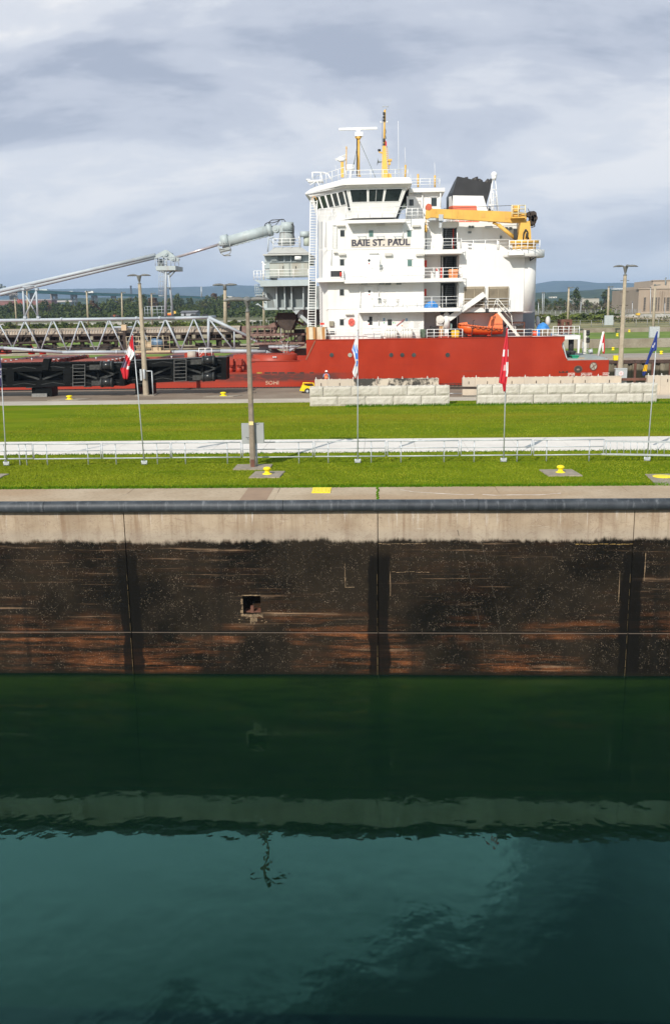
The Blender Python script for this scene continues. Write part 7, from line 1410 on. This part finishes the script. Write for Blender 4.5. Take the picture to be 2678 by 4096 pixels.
# terrain sheet that reaches the horizon
m = MB(); m.box(-9000, 9000, 304, 9500, -2, 4.58); struct('terrain', m, mat('terrain_field', (.085,.10,.035), .95, .4, .02, c2=(.14,.13,.06)))
# riprap bank: jumbled stone edge
g = random.Random(21); m = MB(); vs = []; fs = []; n = 420
for j, (y, z) in enumerate(((294,2.9),(297,3.6),(300,4.2),(303,4.75),(308,4.8))):
    for i in range(n+1): vs.append((-320+640*i/n, y+g.uniform(-.9,.9), z+g.uniform(-.4,.4)*(0 if j == 4 else 1)))
fs = [(j*(n+1)+i, j*(n+1)+i+1, (j+1)*(n+1)+i+1, (j+1)*(n+1)+i) for j in range(4) for i in range(n)]; m.add(vs, fs); struct('riprap_bank', m, STONE)
strip('gravel_road', 304, 330, 4.62, mat('gravel_pale', (.36,.325,.275), .95, .15, .3), 0)
# ---- hills
def hill(name, Y, d, pts, ma, amp, seed, nx=220, ny=10):
    m = MB(); X = [P(S_, x, 1200, Y).x for x, _ in pts]; Zt = [PS(x, y, Y).z for x, y in pts]; vs = []
    x0, x1 = X[0], X[-1]
    for j in range(ny+1):
        v = j/ny
        for i in range(nx+1):
            x = x0+(x1-x0)*i/nx
            for a in range(len(X)-1):
                if X[a] <= x <= X[a+1]: u = (x-X[a])/(X[a+1]-X[a]); z = Zt[a]+(Zt[a+1]-Zt[a])*u; break
            h = (z-4)*math.sin(math.pi/2*min(1, v*1.25))
            q = Vector((x/d*2.2, v*2, seed)); h += (mn.noise(q*2)*.5+mn.noise(q*6)*.25+mn.noise(q*18)*.22)*amp*min(1, v*2.2)
            vs.append((x, Y-d*(1-v), 4+max(0, h)))
    m.add(vs, [(j*(nx+1)+i, j*(nx+1)+i+1, (j+1)*(nx+1)+i+1, (j+1)*(nx+1)+i) for j in range(ny) for i in range(nx)], True); return struct(name, m, ma)
HILL = mat('wooded_hill', (.028,.046,.034), 1.0, .45, .012, c2=(.050,.066,.042), spec=0); HILL2 = mat('near_wooded_hill', (.028,.050,.020), 1.0, .5, .03, c2=(.055,.070,.028), spec=0)
hill('hills', 8000, 1800, [(-400,1172),(0,1164),(200,1160),(400,1158),(560,1158),(700,1154),(850,1150),(980,1146),(1100,1150),(1300,1152),(1700,1150),(1900,1146),(2120,1140),(2150,1133),(2175,1129),(2260,1130),(2330,1138),(2400,1136),(2480,1140),(2560,1138),(2620,1137),(2800,1142),(3100,1150)], HILL, 9, 3.3)
hill('hills', 3000, 900, [(-400,1212),(100,1208),(300,1200),(500,1194),(700,1196),(1000,1192),(1400,1186),(1900,1180),(2110,1176),(2200,1172),(2320,1164),(2420,1170),(2500,1166),(2600,1162),(2800,1168),(3100,1175)], HILL2, 7, 8.1)
# ---- trees
def leaf_mat(name, a, b):
    t = NT(name); oi = t.n('ShaderNodeObjectInfo'); n = t.noise(.35, 4, .6); k = t.mix(t.mr(n, .35, .65), a, b); k = t.mix(t.math('MULTIPLY', oi.outputs['Random'], .35), k, tuple(v*.5 for v in a)); return t.col(k, .9, .1)
LEAF = [leaf_mat('leaf_green', (.055,.082,.025), (.120,.140,.045)), leaf_mat('leaf_dark', (.040,.060,.022), (.085,.105,.036)), leaf_mat('leaf_olive', (.085,.090,.028), (.15,.14,.05)), leaf_mat('leaf_russet', (.10,.060,.032), (.13,.085,.045)), leaf_mat('leaf_bush', (.10,.135,.028), (.18,.20,.05)), leaf_mat('leaf_greybrown', (.10,.085,.06), (.16,.13,.09))]
BARK = mat('bark', (.075,.058,.042), .95, .3, 2)
def crown_mesh(seed, n, w, h, z0, leaf, shape=0):
    g = random.Random(seed); m = MB(); cl = []
    for i in range(9):
        a = g.uniform(0, 6.28); r = g.uniform(.1, .62)*w*(1 if shape == 0 else .8); zz = z0+h*g.uniform(.12, .82); r *= (1-.55*abs((zz-z0)/h-.4)); cl.append((r*math.cos(a), r*math.sin(a), zz, g.uniform(.24, .42)*w))
    cl.append((0, 0, z0+h*.55, .5*w)); cl.append((g.uniform(-.1,.1)*w, 0, z0+h*.84, .28*w))
    for i in range(n):
        c = g.choice(cl); d = Vector((g.gauss(0,1), g.gauss(0,1), g.gauss(0,1))).normalized()*c[3]*(g.random()**.35); p = Vector(c[:3])+Vector((d.x, d.y, d.z*.8*h/(w*1.6)))
        if p.z < z0: p.z = z0+g.random()*.2*h
        a = Vector((g.gauss(0,1), g.gauss(0,1), g.gauss(0,.7))).normalized(); b = a.cross(Vector((g.gauss(0,1), g.gauss(0,1), g.gauss(0,1)))).normalized(); s = leaf*g.uniform(.5, 1.2)
        m.add([p-a*s, p+b*s*.7, p+a*s, p-b*s*.7], [(0,1,2,3)])
    return m
def tree_proto(seed, leafm, w, h, trunk, n=520, leaf=.55):
    t = thing('tree', 'tree', 'tree'); link('crown', crown_mesh(seed, n, w, h, trunk*.75, leaf), leafm, t, local=True)
    m = MB(); m.tube((0,0,-.5), (0,0,trunk+h*.35), .28, .14, 7)
    g = random.Random(seed)
    for i in range(5): a = g.uniform(0,6.28); m.tube((0,0,trunk*(.7+.2*i/5)), (w*.35*math.cos(a), w*.35*math.sin(a), trunk+h*g.uniform(.25,.6)), .11, .05, 5)
    link('trunk', m, BARK, t, local=True); return t
protos = [tree_proto(11, LEAF[0], 4.6, 9.5, 2.5), tree_proto(12, LEAF[1], 4.2, 11, 2.5), tree_proto(13, LEAF[2], 4.8, 8.2, 2.2), tree_proto(14, LEAF[3], 3.2, 6.5, 2.0), tree_proto(15, LEAF[0], 5.5, 8.5, 2.2), tree_proto(16, LEAF[1], 3.0, 12.0, 2.0)]
kinds = ['green broadleaf tree', 'tall dark green tree', 'olive green spreading tree', 'small russet autumn tree', 'wide green tree', 'slim dark tree']
used = set(); tree_labels = {}
def put(k, x, y, z, s, lab, grp):
    o = protos[k] if k not in used else copy_tree(protos[k]); used.add(k); o.location = (x, y, z); o.scale = (s, s, s*random.uniform(.9,1.1)); o.rotation_euler.z = random.uniform(0, 6.28); o['label'] = lab; o['group'] = grp; return o
random.seed(31)
# far wood on the left, along S x = -80 .. 1080
def top_at(x):
    T = [(-100,1218),(60,1212),(200,1204),(260,1212),(330,1205),(400,1200),(450,1190),(520,1188),(600,1186),(640,1200),(700,1184),(800,1190),(870,1178),(940,1190),(1000,1195),(1060,1180),(1120,1190)]
    for (a, b), (c_, d_) in zip(T[:-1], T[1:]):
        if a <= x <= c_: return b+(d_-b)*(x-a)/(c_-a)
    return 1200
i = 0; x = -70
while x < 1110:
    Y = random.uniform(640, 820); sx = x+random.uniform(-8, 8); p = PS(sx, top_at(sx)+random.uniform(-6, 12), Y); base = 4.58; h = max(5, p.z-base); k = random.choice((0,0,1,1,2,4,4,5)) if random.random() > .10 else 3
    s = h/{0:11.2,1:12.6,2:9.7,3:7.8,4:9.9,5:13.2}[k]
    put(k, p.x, Y, base, s, kinds[k]+' in the wood beyond the grey boom', 'trees of the wood beyond the boom'); x += random.uniform(12, 19); i += 1
x = -70
while x < 1110:
    Y = random.uniform(520, 600); sx = x; p = PS(sx, 1222+random.uniform(-8, 10), Y); h = max(3, p.z-4.58); k = random.choice((0,1,2,4,4,3) if random.random() > .8 else (0,1,4)); s = h/{0:11.2,1:12.6,2:9.7,3:7.8,4:9.9,5:13.2}[k]
    put(k, p.x, Y, 4.58-1.5*s, s*1.25, kinds[k]+' in the low front row of the wood beyond the boom', 'trees in the front row of the wood'); x += random.uniform(15, 24)
# right: trees between the far white buildings and the power house
x = 2090
while x < 2560:
    Y = random.uniform(560, 760); p = PS(x, random.choice((1196,1204,1212,1190))+random.uniform(-6,8), Y); h = max(4, p.z-4.58); k = random.choice((0,1,2,4,4)); s = h/{0:11.2,1:12.6,2:9.7,3:7.8,4:9.9,5:13.2}[k]
    put(k, p.x, Y, 4.5, s, kinds[k]+' behind the fenced road, right of the ship', 'trees behind the road on the right'); x += random.uniform(14, 22)
x = 2095
while x < 2560:
    Y = random.uniform(430, 520); p = PS(x, 1226+random.uniform(-8, 8), Y); h = max(3, p.z-4.58); k = random.choice((0,4,2,2)); s = h/{0:11.2,1:12.6,2:9.7,3:7.8,4:9.9,5:13.2}[k]
    put(k, p.x, Y, 4.58-1.2*s, s*1.2, kinds[k]+', one of the low front row on the right', 'low trees in front of the white buildings'); x += random.uniform(16, 26)
o = put(1, PS(2300, 1195, 480).x, 480, 4.58, .95, 'round dark green tree in front of the far beige building', 'trees behind the road on the right'); del o['group']
o = put(1, PS(2420, 1185, 640).x, 640, 4.58, 1.15, 'tall dark tree beside the pale stone light pole on the right', 'trees behind the road on the right'); del o['group']
# bushes on the bank
def bush_proto(seed, lm): t = solo('bush', crown_mesh(seed, 420, 1.9, 2.0, -.2, .22), lm, 'bush', 'bush'); return t
bps = [bush_proto(41, LEAF[4]), bush_proto(42, LEAF[0]), bush_proto(43, LEAF[2])]; bu = set()
def putb(x, y, z, s, lab, grp):
    k = random.choice((0,0,1,2)); o = bps[k] if k not in bu else bps[k].copy()
    if k in bu: COL.objects.link(o)
    bu.add(k); o.location = (x, y, z); o.scale = (s*1.2, s, s*random.uniform(.7,1.05)); o.rotation_euler.z = random.uniform(0,6.28); o['label'] = lab; o['category'] = 'bush'; o['group'] = grp
x = -30
while x < 1260:
    Y = random.uniform(262, 292); p = PS(x, 1290, Y); putb(p.x, Y, 3.1, random.uniform(.9, 1.5), 'green bush on the bank beyond the grey boom', 'bushes on the bank beyond the boom'); x += random.uniform(13, 19)
x = 2150
while x < 2450:
    Y = random.uniform(262, 290); p = PS(x, 1290, Y); putb(p.x, Y, 3.1, random.uniform(1.2, 1.9)*(1.3 if 2400 < x < 2440 else 1), 'green bush on the stony bank right of the ship', 'bushes on the stony bank'); x += random.uniform(12, 19)
for k, o in enumerate(bps):
    if k not in bu: bpy.data.objects.remove(o)
for k in range(6):
    if k not in used:
        for c in list(protos[k].children): bpy.data.objects.remove(c)
        bpy.data.objects.remove(protos[k])
# ---- fence, road rail, small poles
FENM = mat('fence_grey', (.30,.30,.29), .7, .1, 2)
def fence(lab, x0, x1, yt, yb, Y, n, z=None):
    a = PS(x0, yb, Y); b = PS(x1, yb, Y); z = a.z if z is None else z; h = PS((x0+x1)/2, yt, Y).z-z
    t = thing('wire_fence', lab, 'fence', (a.x, Y, z)); 
    for i in range(n+1):
        xx = a.x+(b.x-a.x)*i/n; m = MB(); m.tube((xx,Y,z), (xx,Y,z+h), .07, n=5); link('fence_post', m, FENM, t)
    m = MB()
    for k in (.05, .35, .65, 1.0): m.tube((a.x,Y,z+h*k), (b.x,Y,z+h*k), .022, n=4)
    link('wire', m, FENM, t)
fence('wire fence in front of the bushes on the right bank', 2140, 2720, 1280, 1308, 215, 13, 3.15); fence('wire fence in front of the bushes seen past the grey hopper', 1010, 1270, 1282, 1306, 230, 8, 3.15)
fence('long pale railing along the road on the right', 2120, 2560, 1243, 1256, 306, 22, 4.7); fence('second railing along the road behind, on the right', 2120, 2560, 1240, 1250, 328, 18, 4.7)
def light_pole(lab, bx_, by, tx, ty, Y, w, kind=1):
    a = PS(bx_, by, Y); b = PS(tx, ty, Y); t = thing('light_pole', lab, 'light pole', tuple(a), 'light poles beyond the ship')
    m = MB(); m.tube(a, b, w*1.15, w*.7, 8); link('pole', m, CONCP if kind != 3 else GALV, t)
    if kind == 1: m = MB(); m.bar(b-Vector((.1,0,-.05)), b+Vector((.9,0,.15)), .35, .16); m.ell(b+Vector((.0,0,.1)), .25,.25,.2,8,5); link('lamp_head', m, LAMPG, t)
    elif kind == 2:
        for s in (1, -1): m = MB(); cobra(m, b+Vector((s*.1,0,0)), (s,0,0), 1.9, .7); link('lamp_head', m, LAMPG, t)
        m = MB(); m.lathe([(.3,-.8),(.25,-.3),(.4,.1)], tuple(b), 8); link('mast_cap', m, LAMPG, t)
    else: m = MB(); m.ell(b, .22,.22,.3,8,5); link('lamp_head', m, LAMPG, t)
    return t
light_pole('concrete lamp pole with two grey heads behind the near lamp post and the boom', 903, 1340, 899, 1140, 150, .33, 2)
for (lab, a, b, c_, d_, Y, w, k) in (
    ('thin pole with a single lamp behind the boom, at the foot of the bridge pier', 68, 1300, 60, 1195, 215, .2, 1), ('pale pole between the two pipe supports of the boom', 117, 1300, 108, 1164, 205, .24, 1),
    ('pole with a single lamp below the truck on the bridge', 354, 1300, 347, 1168, 205, .24, 1), ('slim pole with a single lamp left of the tall lamp post', 491, 1300, 487, 1172, 215, .22, 1),
    ('slim pole behind the railing at the foot of the tower', 610, 1300, 606, 1176, 215, .2, 1), ('pole with a lamp under the hopper, left of its chute', 1056, 1310, 1054, 1170, 190, .28, 1),
    ('pole with a small lamp behind the ship stern and the brown frame', 2268, 1300, 2273, 1153, 190, .24, 1), ('pole with a lamp and a grey foot box, left of the tall right lamp post', 2428, 1300, 2432, 1150, 190, .26, 1),
    ('pole with a lamp and a grey box in front of the power house', 2608, 1350, 2617, 1143, 165, .26, 1), ('thin pole beside the power house corner', 2598, 1265, 2600, 1150, 320, .14, 3),
    ('thin metal mast, first of a pair beside the deckhouse column', 2166, 1258, 2168, 1171, 315, .12, 3), ('thin metal mast, second of a pair beside the deckhouse column', 2172, 1256, 2174, 1171, 318, .12, 3), ('short metal light pole at the road beside the deckhouse column', 2150, 1262, 2152, 1210, 312, .13, 3),
    ('short metal light pole in front of the far beige building', 2319, 1262, 2322, 1205, 312, .13, 3), ('metal light pole right of the far beige building', 2401, 1262, 2403, 1230, 312, .12, 3), ('metal light pole left of the power house', 2526, 1262, 2527, 1208, 330, .12, 3), ('metal light pole in front of the power house windows', 2655, 1262, 2657, 1210, 330, .12, 3), ('pale pole far behind, over the wood', 806, 1190, 805, 1146, 700, .5, 3)):
    o = light_pole(lab, a, b, c_, d_, Y, w, k)
    if 'box' in lab: q = PS(a, b, Y); m = MB(); m.box(q.x-.85,q.x+.85,Y-.9,Y-.4,q.z+.0,q.z+1.9); link('box', m, GALV, o)
for (x, y, Y, z, lab) in ((2450,1388,152,.8,'far yellow bollard on the second lawn, right of the ship stern'),(2466,1350,175,2.28,'far yellow bollard on the third lawn, left of the tall lamp post'),(2514,1330,200,2.28,'far yellow bollard by the third wall, right of the tall lamp post'),(2641,1425,138,.8,'far yellow bollard on the concrete quay behind the blue flag')):
    q = PS(x, y, Y); make_bollard(lab, q.x, Y, None, .85, z)
q = PS(2462,1434,130); m = MB(); m.box(q.x-.35,q.x+.35,129.85,130.5,.50,1.15); solo('yellow_marker', m, YELB, 'small yellow marker box on the brown fender, left of the lamp post', 'marker')
# ---- power house
t = thing('power_house', 'large beige power house with tall narrow windows at the right edge', 'building', P3(cI, 1230, 612, 352)); Yp = 352
STN = mat('power_house_stone', (.36,.285,.22), .85, .08, .15, streak=((.34,.26,.19),.5,.5,.7)); STN2 = mat('power_house_trim', (.41,.335,.265), .85, .06, .3)
m = MB(); m.bx(cI, 1226, 348, 1900, 612, Yp, 40); link('wall', m, STN, t)
m = MB(); m.bx(cI, 1350, 312, 1900, 350, Yp+3, 34); m.bx(cI, 1376, 260, 1900, 314, Yp+6, 26); m.bx(cI, 1222, 342, 1900, 350, Yp-.3, 3); m.bx(cI, 1372, 256, 1900, 262, Yp+5.6, 2); link('upper_block', m, STN2, t)
m = MB(); m.bx(cI, 1222, 585, 1900, 616, Yp-.8, 1); link('plinth', m, STN2, t)
for (x0, x1) in ((1280,1301),(1366,1378),(1396,1416),(1430,1442),(1490,1502),(1518,1546),(1580,1592),(1610,1640)):
    m = MB(); m.bx(cI, x0-4, 432, x1+4, 584, Yp-.25, .3); f = link('window', m, STN2, t); m = MB(); m.bx(cI, x0, 438, x1, 578, Yp-.30, .1); link('pane', m, mat('power_house_glass', (.085,.075,.065), .3, .25, .8), f)
    m = MB()
    for k in range(8): m.bx(cI, x0, 440+k*17.5, x1, 442+k*17.5, Yp-.36, .06)
    link('glazing_bar', m, STN2, f)
for x in (1345, 1450, 1475, 1556): m = MB(); m.bx(cI, x, 372, x+12, 600, Yp-.5, .5); link('pilaster', m, STN, t)
m = MB(); m.tb(cI, (1507,330), (1507,240), .25, Yp+4, n=8); m.tb(cI, (1507,240), (1515,238), .3, Yp+4, n=8); link('vent_pipe', m, GREYD, t)
# trestle pier and small things
t = thing('trestle_pier', 'dark trestle pier with a plank deck on the stony bank below the power house', 'pier', P3(cI, 1250, 690, 270)); m = MB(); a = P(cI,962,640,285); b = P(cI,1700,678,262); m.bar(a, b, 3, .5); link('deck', m, mat('pier_deck', (.36,.30,.24), .9, .2, .6), t)
m = MB()
for i in range(34):
    u = i/33; q = a.lerp(b, u)-Vector((0,1.6,.3)); m.tube(q, q-Vector((0,0,1.5+2.2*u)), .16, n=5)
    if i < 33: q2 = a.lerp(b, (i+1)/33)-Vector((0,1.6,.3)); m.bar(q-Vector((0,0,.6)), q2-Vector((0,0,.6)), .2, .25)
link('trestle_post', m, mat('trestle_dark', (.07,.065,.06), .9, .3, 1), t)
m = MB(); m.bx(cI, 1215, 602, 1245, 625, 300, 2); solo('yellow_machine', m, mat('machine_yellow', (.70,.45,.06), .5, .1, 1), 'small yellow box beside the road below the power house corner', 'machine box')
def house(lab, cat, c, x0, yt, x1, yb, Y, d, ma, roofm=None, pitch=0, wins=0, name='building'):
    t = thing(name, lab, cat, P3(c, (x0+x1)/2, yb, Y)); m = MB(); m.bx(c, x0, yt, x1, yb, Y, d); link('wall', m, ma, t)
    if pitch:
        a = P(c,x0,yt,Y); b = P(c,x1,yt,Y); h = P(c,x0,yt-pitch,Y).z-a.z; m = MB(); m.loft([(a.x-.4,Y-.5,a.z-.05),(a.x-.4,Y+d+.5,a.z-.05),(a.x-.4,Y+d/2,a.z+h)], [(b.x+.4,Y-.5,a.z-.05),(b.x+.4,Y+d+.5,a.z-.05),(b.x+.4,Y+d/2,a.z+h)]); link('roof', m, roofm, t)
    else: m = MB(); m.bx(c, x0-1, yt-2.5, x1+1, yt, Y-.3, d+.6); link('roof', m, roofm or ma, t)
    for i in range(wins):
        u = x0+(x1-x0)*(i+.5)/wins; m = MB(); m.bx(c, u-(x1-x0)/wins*.22, yt+(yb-yt)*.3, u+(x1-x0)/wins*.22, yt+(yb-yt)*.62, Y-.1, .2); link('window', m, DARK, t)
    return t
PALE = mat('far_beige_wall', (.42,.40,.35), .8, .06, .2); WHW = mat('far_white_wall', (.72,.71,.68), .7, .05, .2)
house('beige flat-roofed building far behind the stern of the ship', 'building', cI, 643, 452, 818, 560, 600, 30, PALE, None, 0, 0)
house('white low building left of the far beige building', 'building', cI, 568, 448, 662, 470, 640, 20, WHW, mat('far_roof', (.6,.6,.58), .7, .05, .2), 0, 3)
house('white hotel block on the wooded slope, far right', 'building', cI, 968, 345, 1062, 358, 2600, 30, WHW, None, 0, 6)
house('small white house among the trees left of the power house', 'house', cI, 1190, 458, 1222, 478, 640, 10, WHW, mat('far_grey_roof', (.25,.25,.26), .8, .1, .3), 6, 2, 'house')
house('low white shed far behind the deckhouse column', 'building', cI, 318, 434, 382, 446, 820, 10, WHW, None, 0, 2); house('pale low building behind the trees beside the deckhouse column', 'building', cI, 98, 460, 145, 492, 700, 10, PALE, None, 0, 2)
house('low pale hut under the trees, right of the tall lamp post', 'building', cI, 950, 527, 1000, 556, 420, 8, PALE, mat('far_grey_roof', (.25,.25,.26)), 4, 1)
house('grey shed with a dark door and grey gable roof, beyond the boom truss', 'shed', cG, 498, 222, 628, 252, 330, 8, mat('shed_grey', (.36,.38,.41), .8, .06, .3), mat('shed_roof', (.16,.16,.175), .8, .1, .3), 16, 0, 'shed')
sh = bpy.data.objects['shed']; m = MB(); m.bx(cG, 524, 226, 540, 252, 329.9, .2); link('door', m, DARK, sh)
house('white building on the far shore behind the lamp pole', 'building', cG, 904, 80, 950, 96, 1500, 20, WHW, None, 0, 4)
# machines on the far road
for (c, x0, x1, y0, y1, lab, ma, Y) in ((cF, 988, 1045, 688, 706, 'orange excavator parked on the far road beyond the boom', mat('machine_orange', (.72,.16,.04), .5, .1, 1), 340),(cF, 1500, 1540, 684, 698, 'orange machine parked behind the foot of the tower', mat('machine_orange', (.72,.16,.04)), 345),(cG, 690, 722, 240, 252, 'yellow loader on the far road right of the grey shed', mat('loader_yellow', (.75,.48,.10), .5, .1, 1), 335),(cG, 588, 632, 236, 252, 'dark vehicle parked beside the grey shed', mat('vehicle_dark', (.05,.055,.07), .4, .2, 1), 326)):
    t = thing('machine', lab, 'machine', P3(c, (x0+x1)/2, y1, Y)); m = MB(); w_ = x1-x0; m.pp(c, [(x0,y1-3),(x0,y0+8),(x0+w_*.3,y0+6),(x0+w_*.34,y0),(x0+w_*.62,y0),(x0+w_*.68,y0+7),(x1,y0+8),(x1,y1-3)], Y, 2.4); link('body', m, ma, t)
    for u in (.2, .8): q = P(c, x0+w_*u, y1-3, Y); m = MB(); m.tube((q.x,Y-.2,q.z), (q.x,Y+2.6,q.z), .55, n=12); link('wheel', m, DARK, t)
    m = MB(); m.bx(c, x0+w_*.38, y0+2, x0+w_*.6, y0+7, Y-.05, .1); link('cab_window', m, GLASS, t)
m = MB(); t = thing('excavator_arm', 'orange and yellow digger boom lying raised behind the tower foot', 'digger arm', P3(cG, 430, 240, 340)); m.bar(P(cG,380,240,340), P(cG,452,218,340), .5, .9); link('arm', m, mat('loader_yellow', (.75,.48,.10)), t); m = MB(); m.bx(cG, 378, 232, 415, 246, 339.5, 1.2); link('body', m, mat('machine_orange', (.72,.16,.04)), t)
# ---- big bridge
t = thing('road_bridge', 'long teal girder bridge on concrete piers beyond the wood, carrying trucks', 'bridge', P3(cF, 300, 600, 1400)); TEAL = mat('bridge_teal', (.05,.20,.19), .6, .12, .1); PIER = mat('bridge_pier_concrete', (.30,.265,.25), .9, .15, .08)
pts = [P(cF,-160,455,1250), P(cF,160,478,1320), P(cF,700,500,1450), P(cF,1200,516,1600), P(cF,1556,526,1750), PS(1150,1205,2100)]
m = MB()
for a, b in zip(pts[:-1], pts[1:]): m.bar(a, b, 12, 3.6)
link('deck_girder', m, TEAL, t); m = MB()
for a, b in zip(pts[:-1], pts[1:]): m.bar(a+Vector((0,0,2.2)), b+Vector((0,0,2.2)), 13, .8)
link('road_slab', m, mat('bridge_slab', (.30,.36,.35), .8, .1, .1), t)
for (x, w_, y, Y) in ((118,58,488,1310),(296,50,500,1350),(480,54,508,1400),(658,50,516,1440),(840,46,522,1490),(1010,40,526,1540)):
    m = MB(); a = P(cF,x-w_/2,y,Y).x; b = P(cF,x+w_/2,y,Y).x; zt2 = P(cF,x,y,Y).z; q = (b-a)
    m.box(a, a+q*.3, Y-3, Y+3, 4, zt2); m.box(b-q*.3, b, Y-3, Y+3, 4, zt2); m.box(a, b, Y-3.2, Y+3.2, zt2-q*.28, zt2+1)
    if x == 118: m.box(a+.2, b-.2, Y-2.8, Y+2.8, 4, zt2-.1)
    link('pier', m, PIER, t)
m = MB()
for i in range(6): m.bar(P(cF,-80+i*42,500,1290), P(cF,-60+i*42,516,1290), .8, .8); m.bar(P(cF,-60+i*42,516,1290), P(cF,-38+i*42,500,1290), .8, .8)
m.bar(P(cF,-100,500,1290), P(cF,160,498,1290), 1, 1); m.bar(P(cF,-100,524,1290), P(cF,120,514,1290), .8, .8); link('truss_span', m, PIER, t)
for (x, y, w_, lab, ma, Y) in ((380,466,80,'long pale truck on the high left part of the teal bridge', mat('truck_pale', (.45,.50,.48), .6, .1, .3), 1375),(780,484,98,'white and blue truck on the teal bridge, above the slim pole', WHW, 1465),(630,484,30,'small white van on the teal bridge', WHW, 1430)):
    tt2 = thing('truck', lab, 'truck', P3(cF, x, y+10, Y)); m = MB(); m.bx(cF, x-w_/2+(w_*.25 if w_ > 40 else w_*.2), y-8, x+w_/2, y+9, Y-2, 4); link('box_body', m, ma, tt2); m = MB(); m.bx(cF, x-w_/2, y-4, x-w_/2+w_*.22, y+9, Y-2, 4); link('cab', m, mat('cab_blue', (.12,.18,.38), .5, .1, 1) if w_ > 90 else ma, tt2)
    m = MB()
    for u in (-.4, -.1, .3, .42): q = P(cF, x+w_*u, y+10, Y-2.1); m.tube(q, q+Vector((0,4,0)), .7, n=8)
    link('wheels', m, DARK, tt2)
q = P(cF, 1168, 510, 1900); m = MB(); m.tube((q.x,1900,4), (q.x,1900,P(cF,1168,432,1900).z), 2.3, 1.9, 14); m.tube((q.x,1900,P(cF,1168,434,1900).z), (q.x,1900,P(cF,1168,428,1900).z), 2.3, n=14); solo('chimney_stack', m, mat('dark_stack', (.05,.055,.065), .8, .2, .2), 'slim dark chimney stack standing beyond the bridge', 'chimney')
m = MB(); m.bx(cF, -20, 412, 10, 440, 1300, 6); m.bx(cF, 0, 430, 40, 446, 1302, 6); solo('bridge_tower', m, GREYD, 'dark top of a bridge tower at the left edge above the boom pipes', 'tower')
m = MB(); m.bx(cF, -60, 560, 460, 600, 1150, 20); fb = solo('mill_building', m, mat('mill_red', (.20,.09,.075), .9, .3, .05), 'long low dark red mill building behind the bridge piers', 'building')
m = MB(); m.bx(cF, -60, 552, 460, 561, 1149.5, 21); link('roof', m, mat('mill_roof', (.33,.30,.31), .8, .1, .05), fb); m = MB(); m.bx(cF, 440, 560, 640, 574, 1250, 20); solo('mill_building', m, mat('mill_pale', (.45,.41,.40), .9, .1, .05), 'long low pale building behind the third bridge pier', 'building')
t = thing('red_crane', 'small red gantry crane beside the mill under the bridge', 'crane', P3(cF, 180, 590, 1140)); m = MB()
for x in (165, 182, 200): m.bar(P(cF,x,588,1140), P(cF,x-8,548,1140), 1.0, 1.0); m.bar(P(cF,x-10,550,1140), P(cF,x+12,588,1140), .8, .8)
m.bar(P(cF,155,550,1140), P(cF,200,560,1140), 1, 1); link('frame', m, mat('crane_red', (.42,.08,.05), .7, .1, .5), t)
# undergrowth on the field: low scrub that reads as one mass
def scrub(name, n, x0, x1, y0, y1, z, hmin, hmax, s, ma, seed):
    g = random.Random(seed); m = MB()
    for i in range(n):
        p = Vector((g.uniform(x0,x1), g.uniform(y0,y1), z+g.uniform(0,hmin)+g.random()**2*hmax)); a = Vector((g.gauss(0,1), g.gauss(0,1), g.gauss(0,.7))).normalized(); b = a.cross(Vector((g.gauss(0,1), g.gauss(0,1), g.gauss(0,1)))).normalized(); k = s*g.uniform(.5,1.2); m.add([p-a*k, p+b*k*.7, p+a*k, p-b*k*.7], [(0,1,2,3)])
    o = link(name, m, ma); o['kind'] = 'stuff'
scrub('undergrowth', 9000, -160, 40, 240, 292, 3.1, .5, 1.0, .28, LEAF[4], 51); scrub('undergrowth', 5000, 50, 140, 250, 292, 3.1, .5, 1.0, .28, LEAF[2], 52)
scrub('undergrowth', 14000, -330, -20, 430, 560, 4.6, 2.0, 3.0, .9, LEAF[1], 53); scrub('undergrowth', 9000, 90, 330, 400, 520, 4.6, 1.5, 3.5, .7, LEAF[5], 54); scrub('undergrowth', 7000, 90, 330, 370, 430, 4.6, 1.0, 2.5, .55, LEAF[0], 55)

# ================================================================ HAZE
m = MB(); m.box(-9600, 9600, -60, 9700, -16, 225); hz_ = bpy.data.materials.new('haze'); hz_.use_nodes = True; nt = hz_.node_tree; nt.nodes.clear(); ou = nt.nodes.new('ShaderNodeOutputMaterial'); pv = nt.nodes.new('ShaderNodeVolumePrincipled'); pv.inputs['Color'].default_value = (.50,.70,1.0,1); pv.inputs['Density'].default_value = 1.25e-4; nt.links.new(pv.outputs[0], ou.inputs['Volume']); link('haze', m, hz_, kind='stuff')
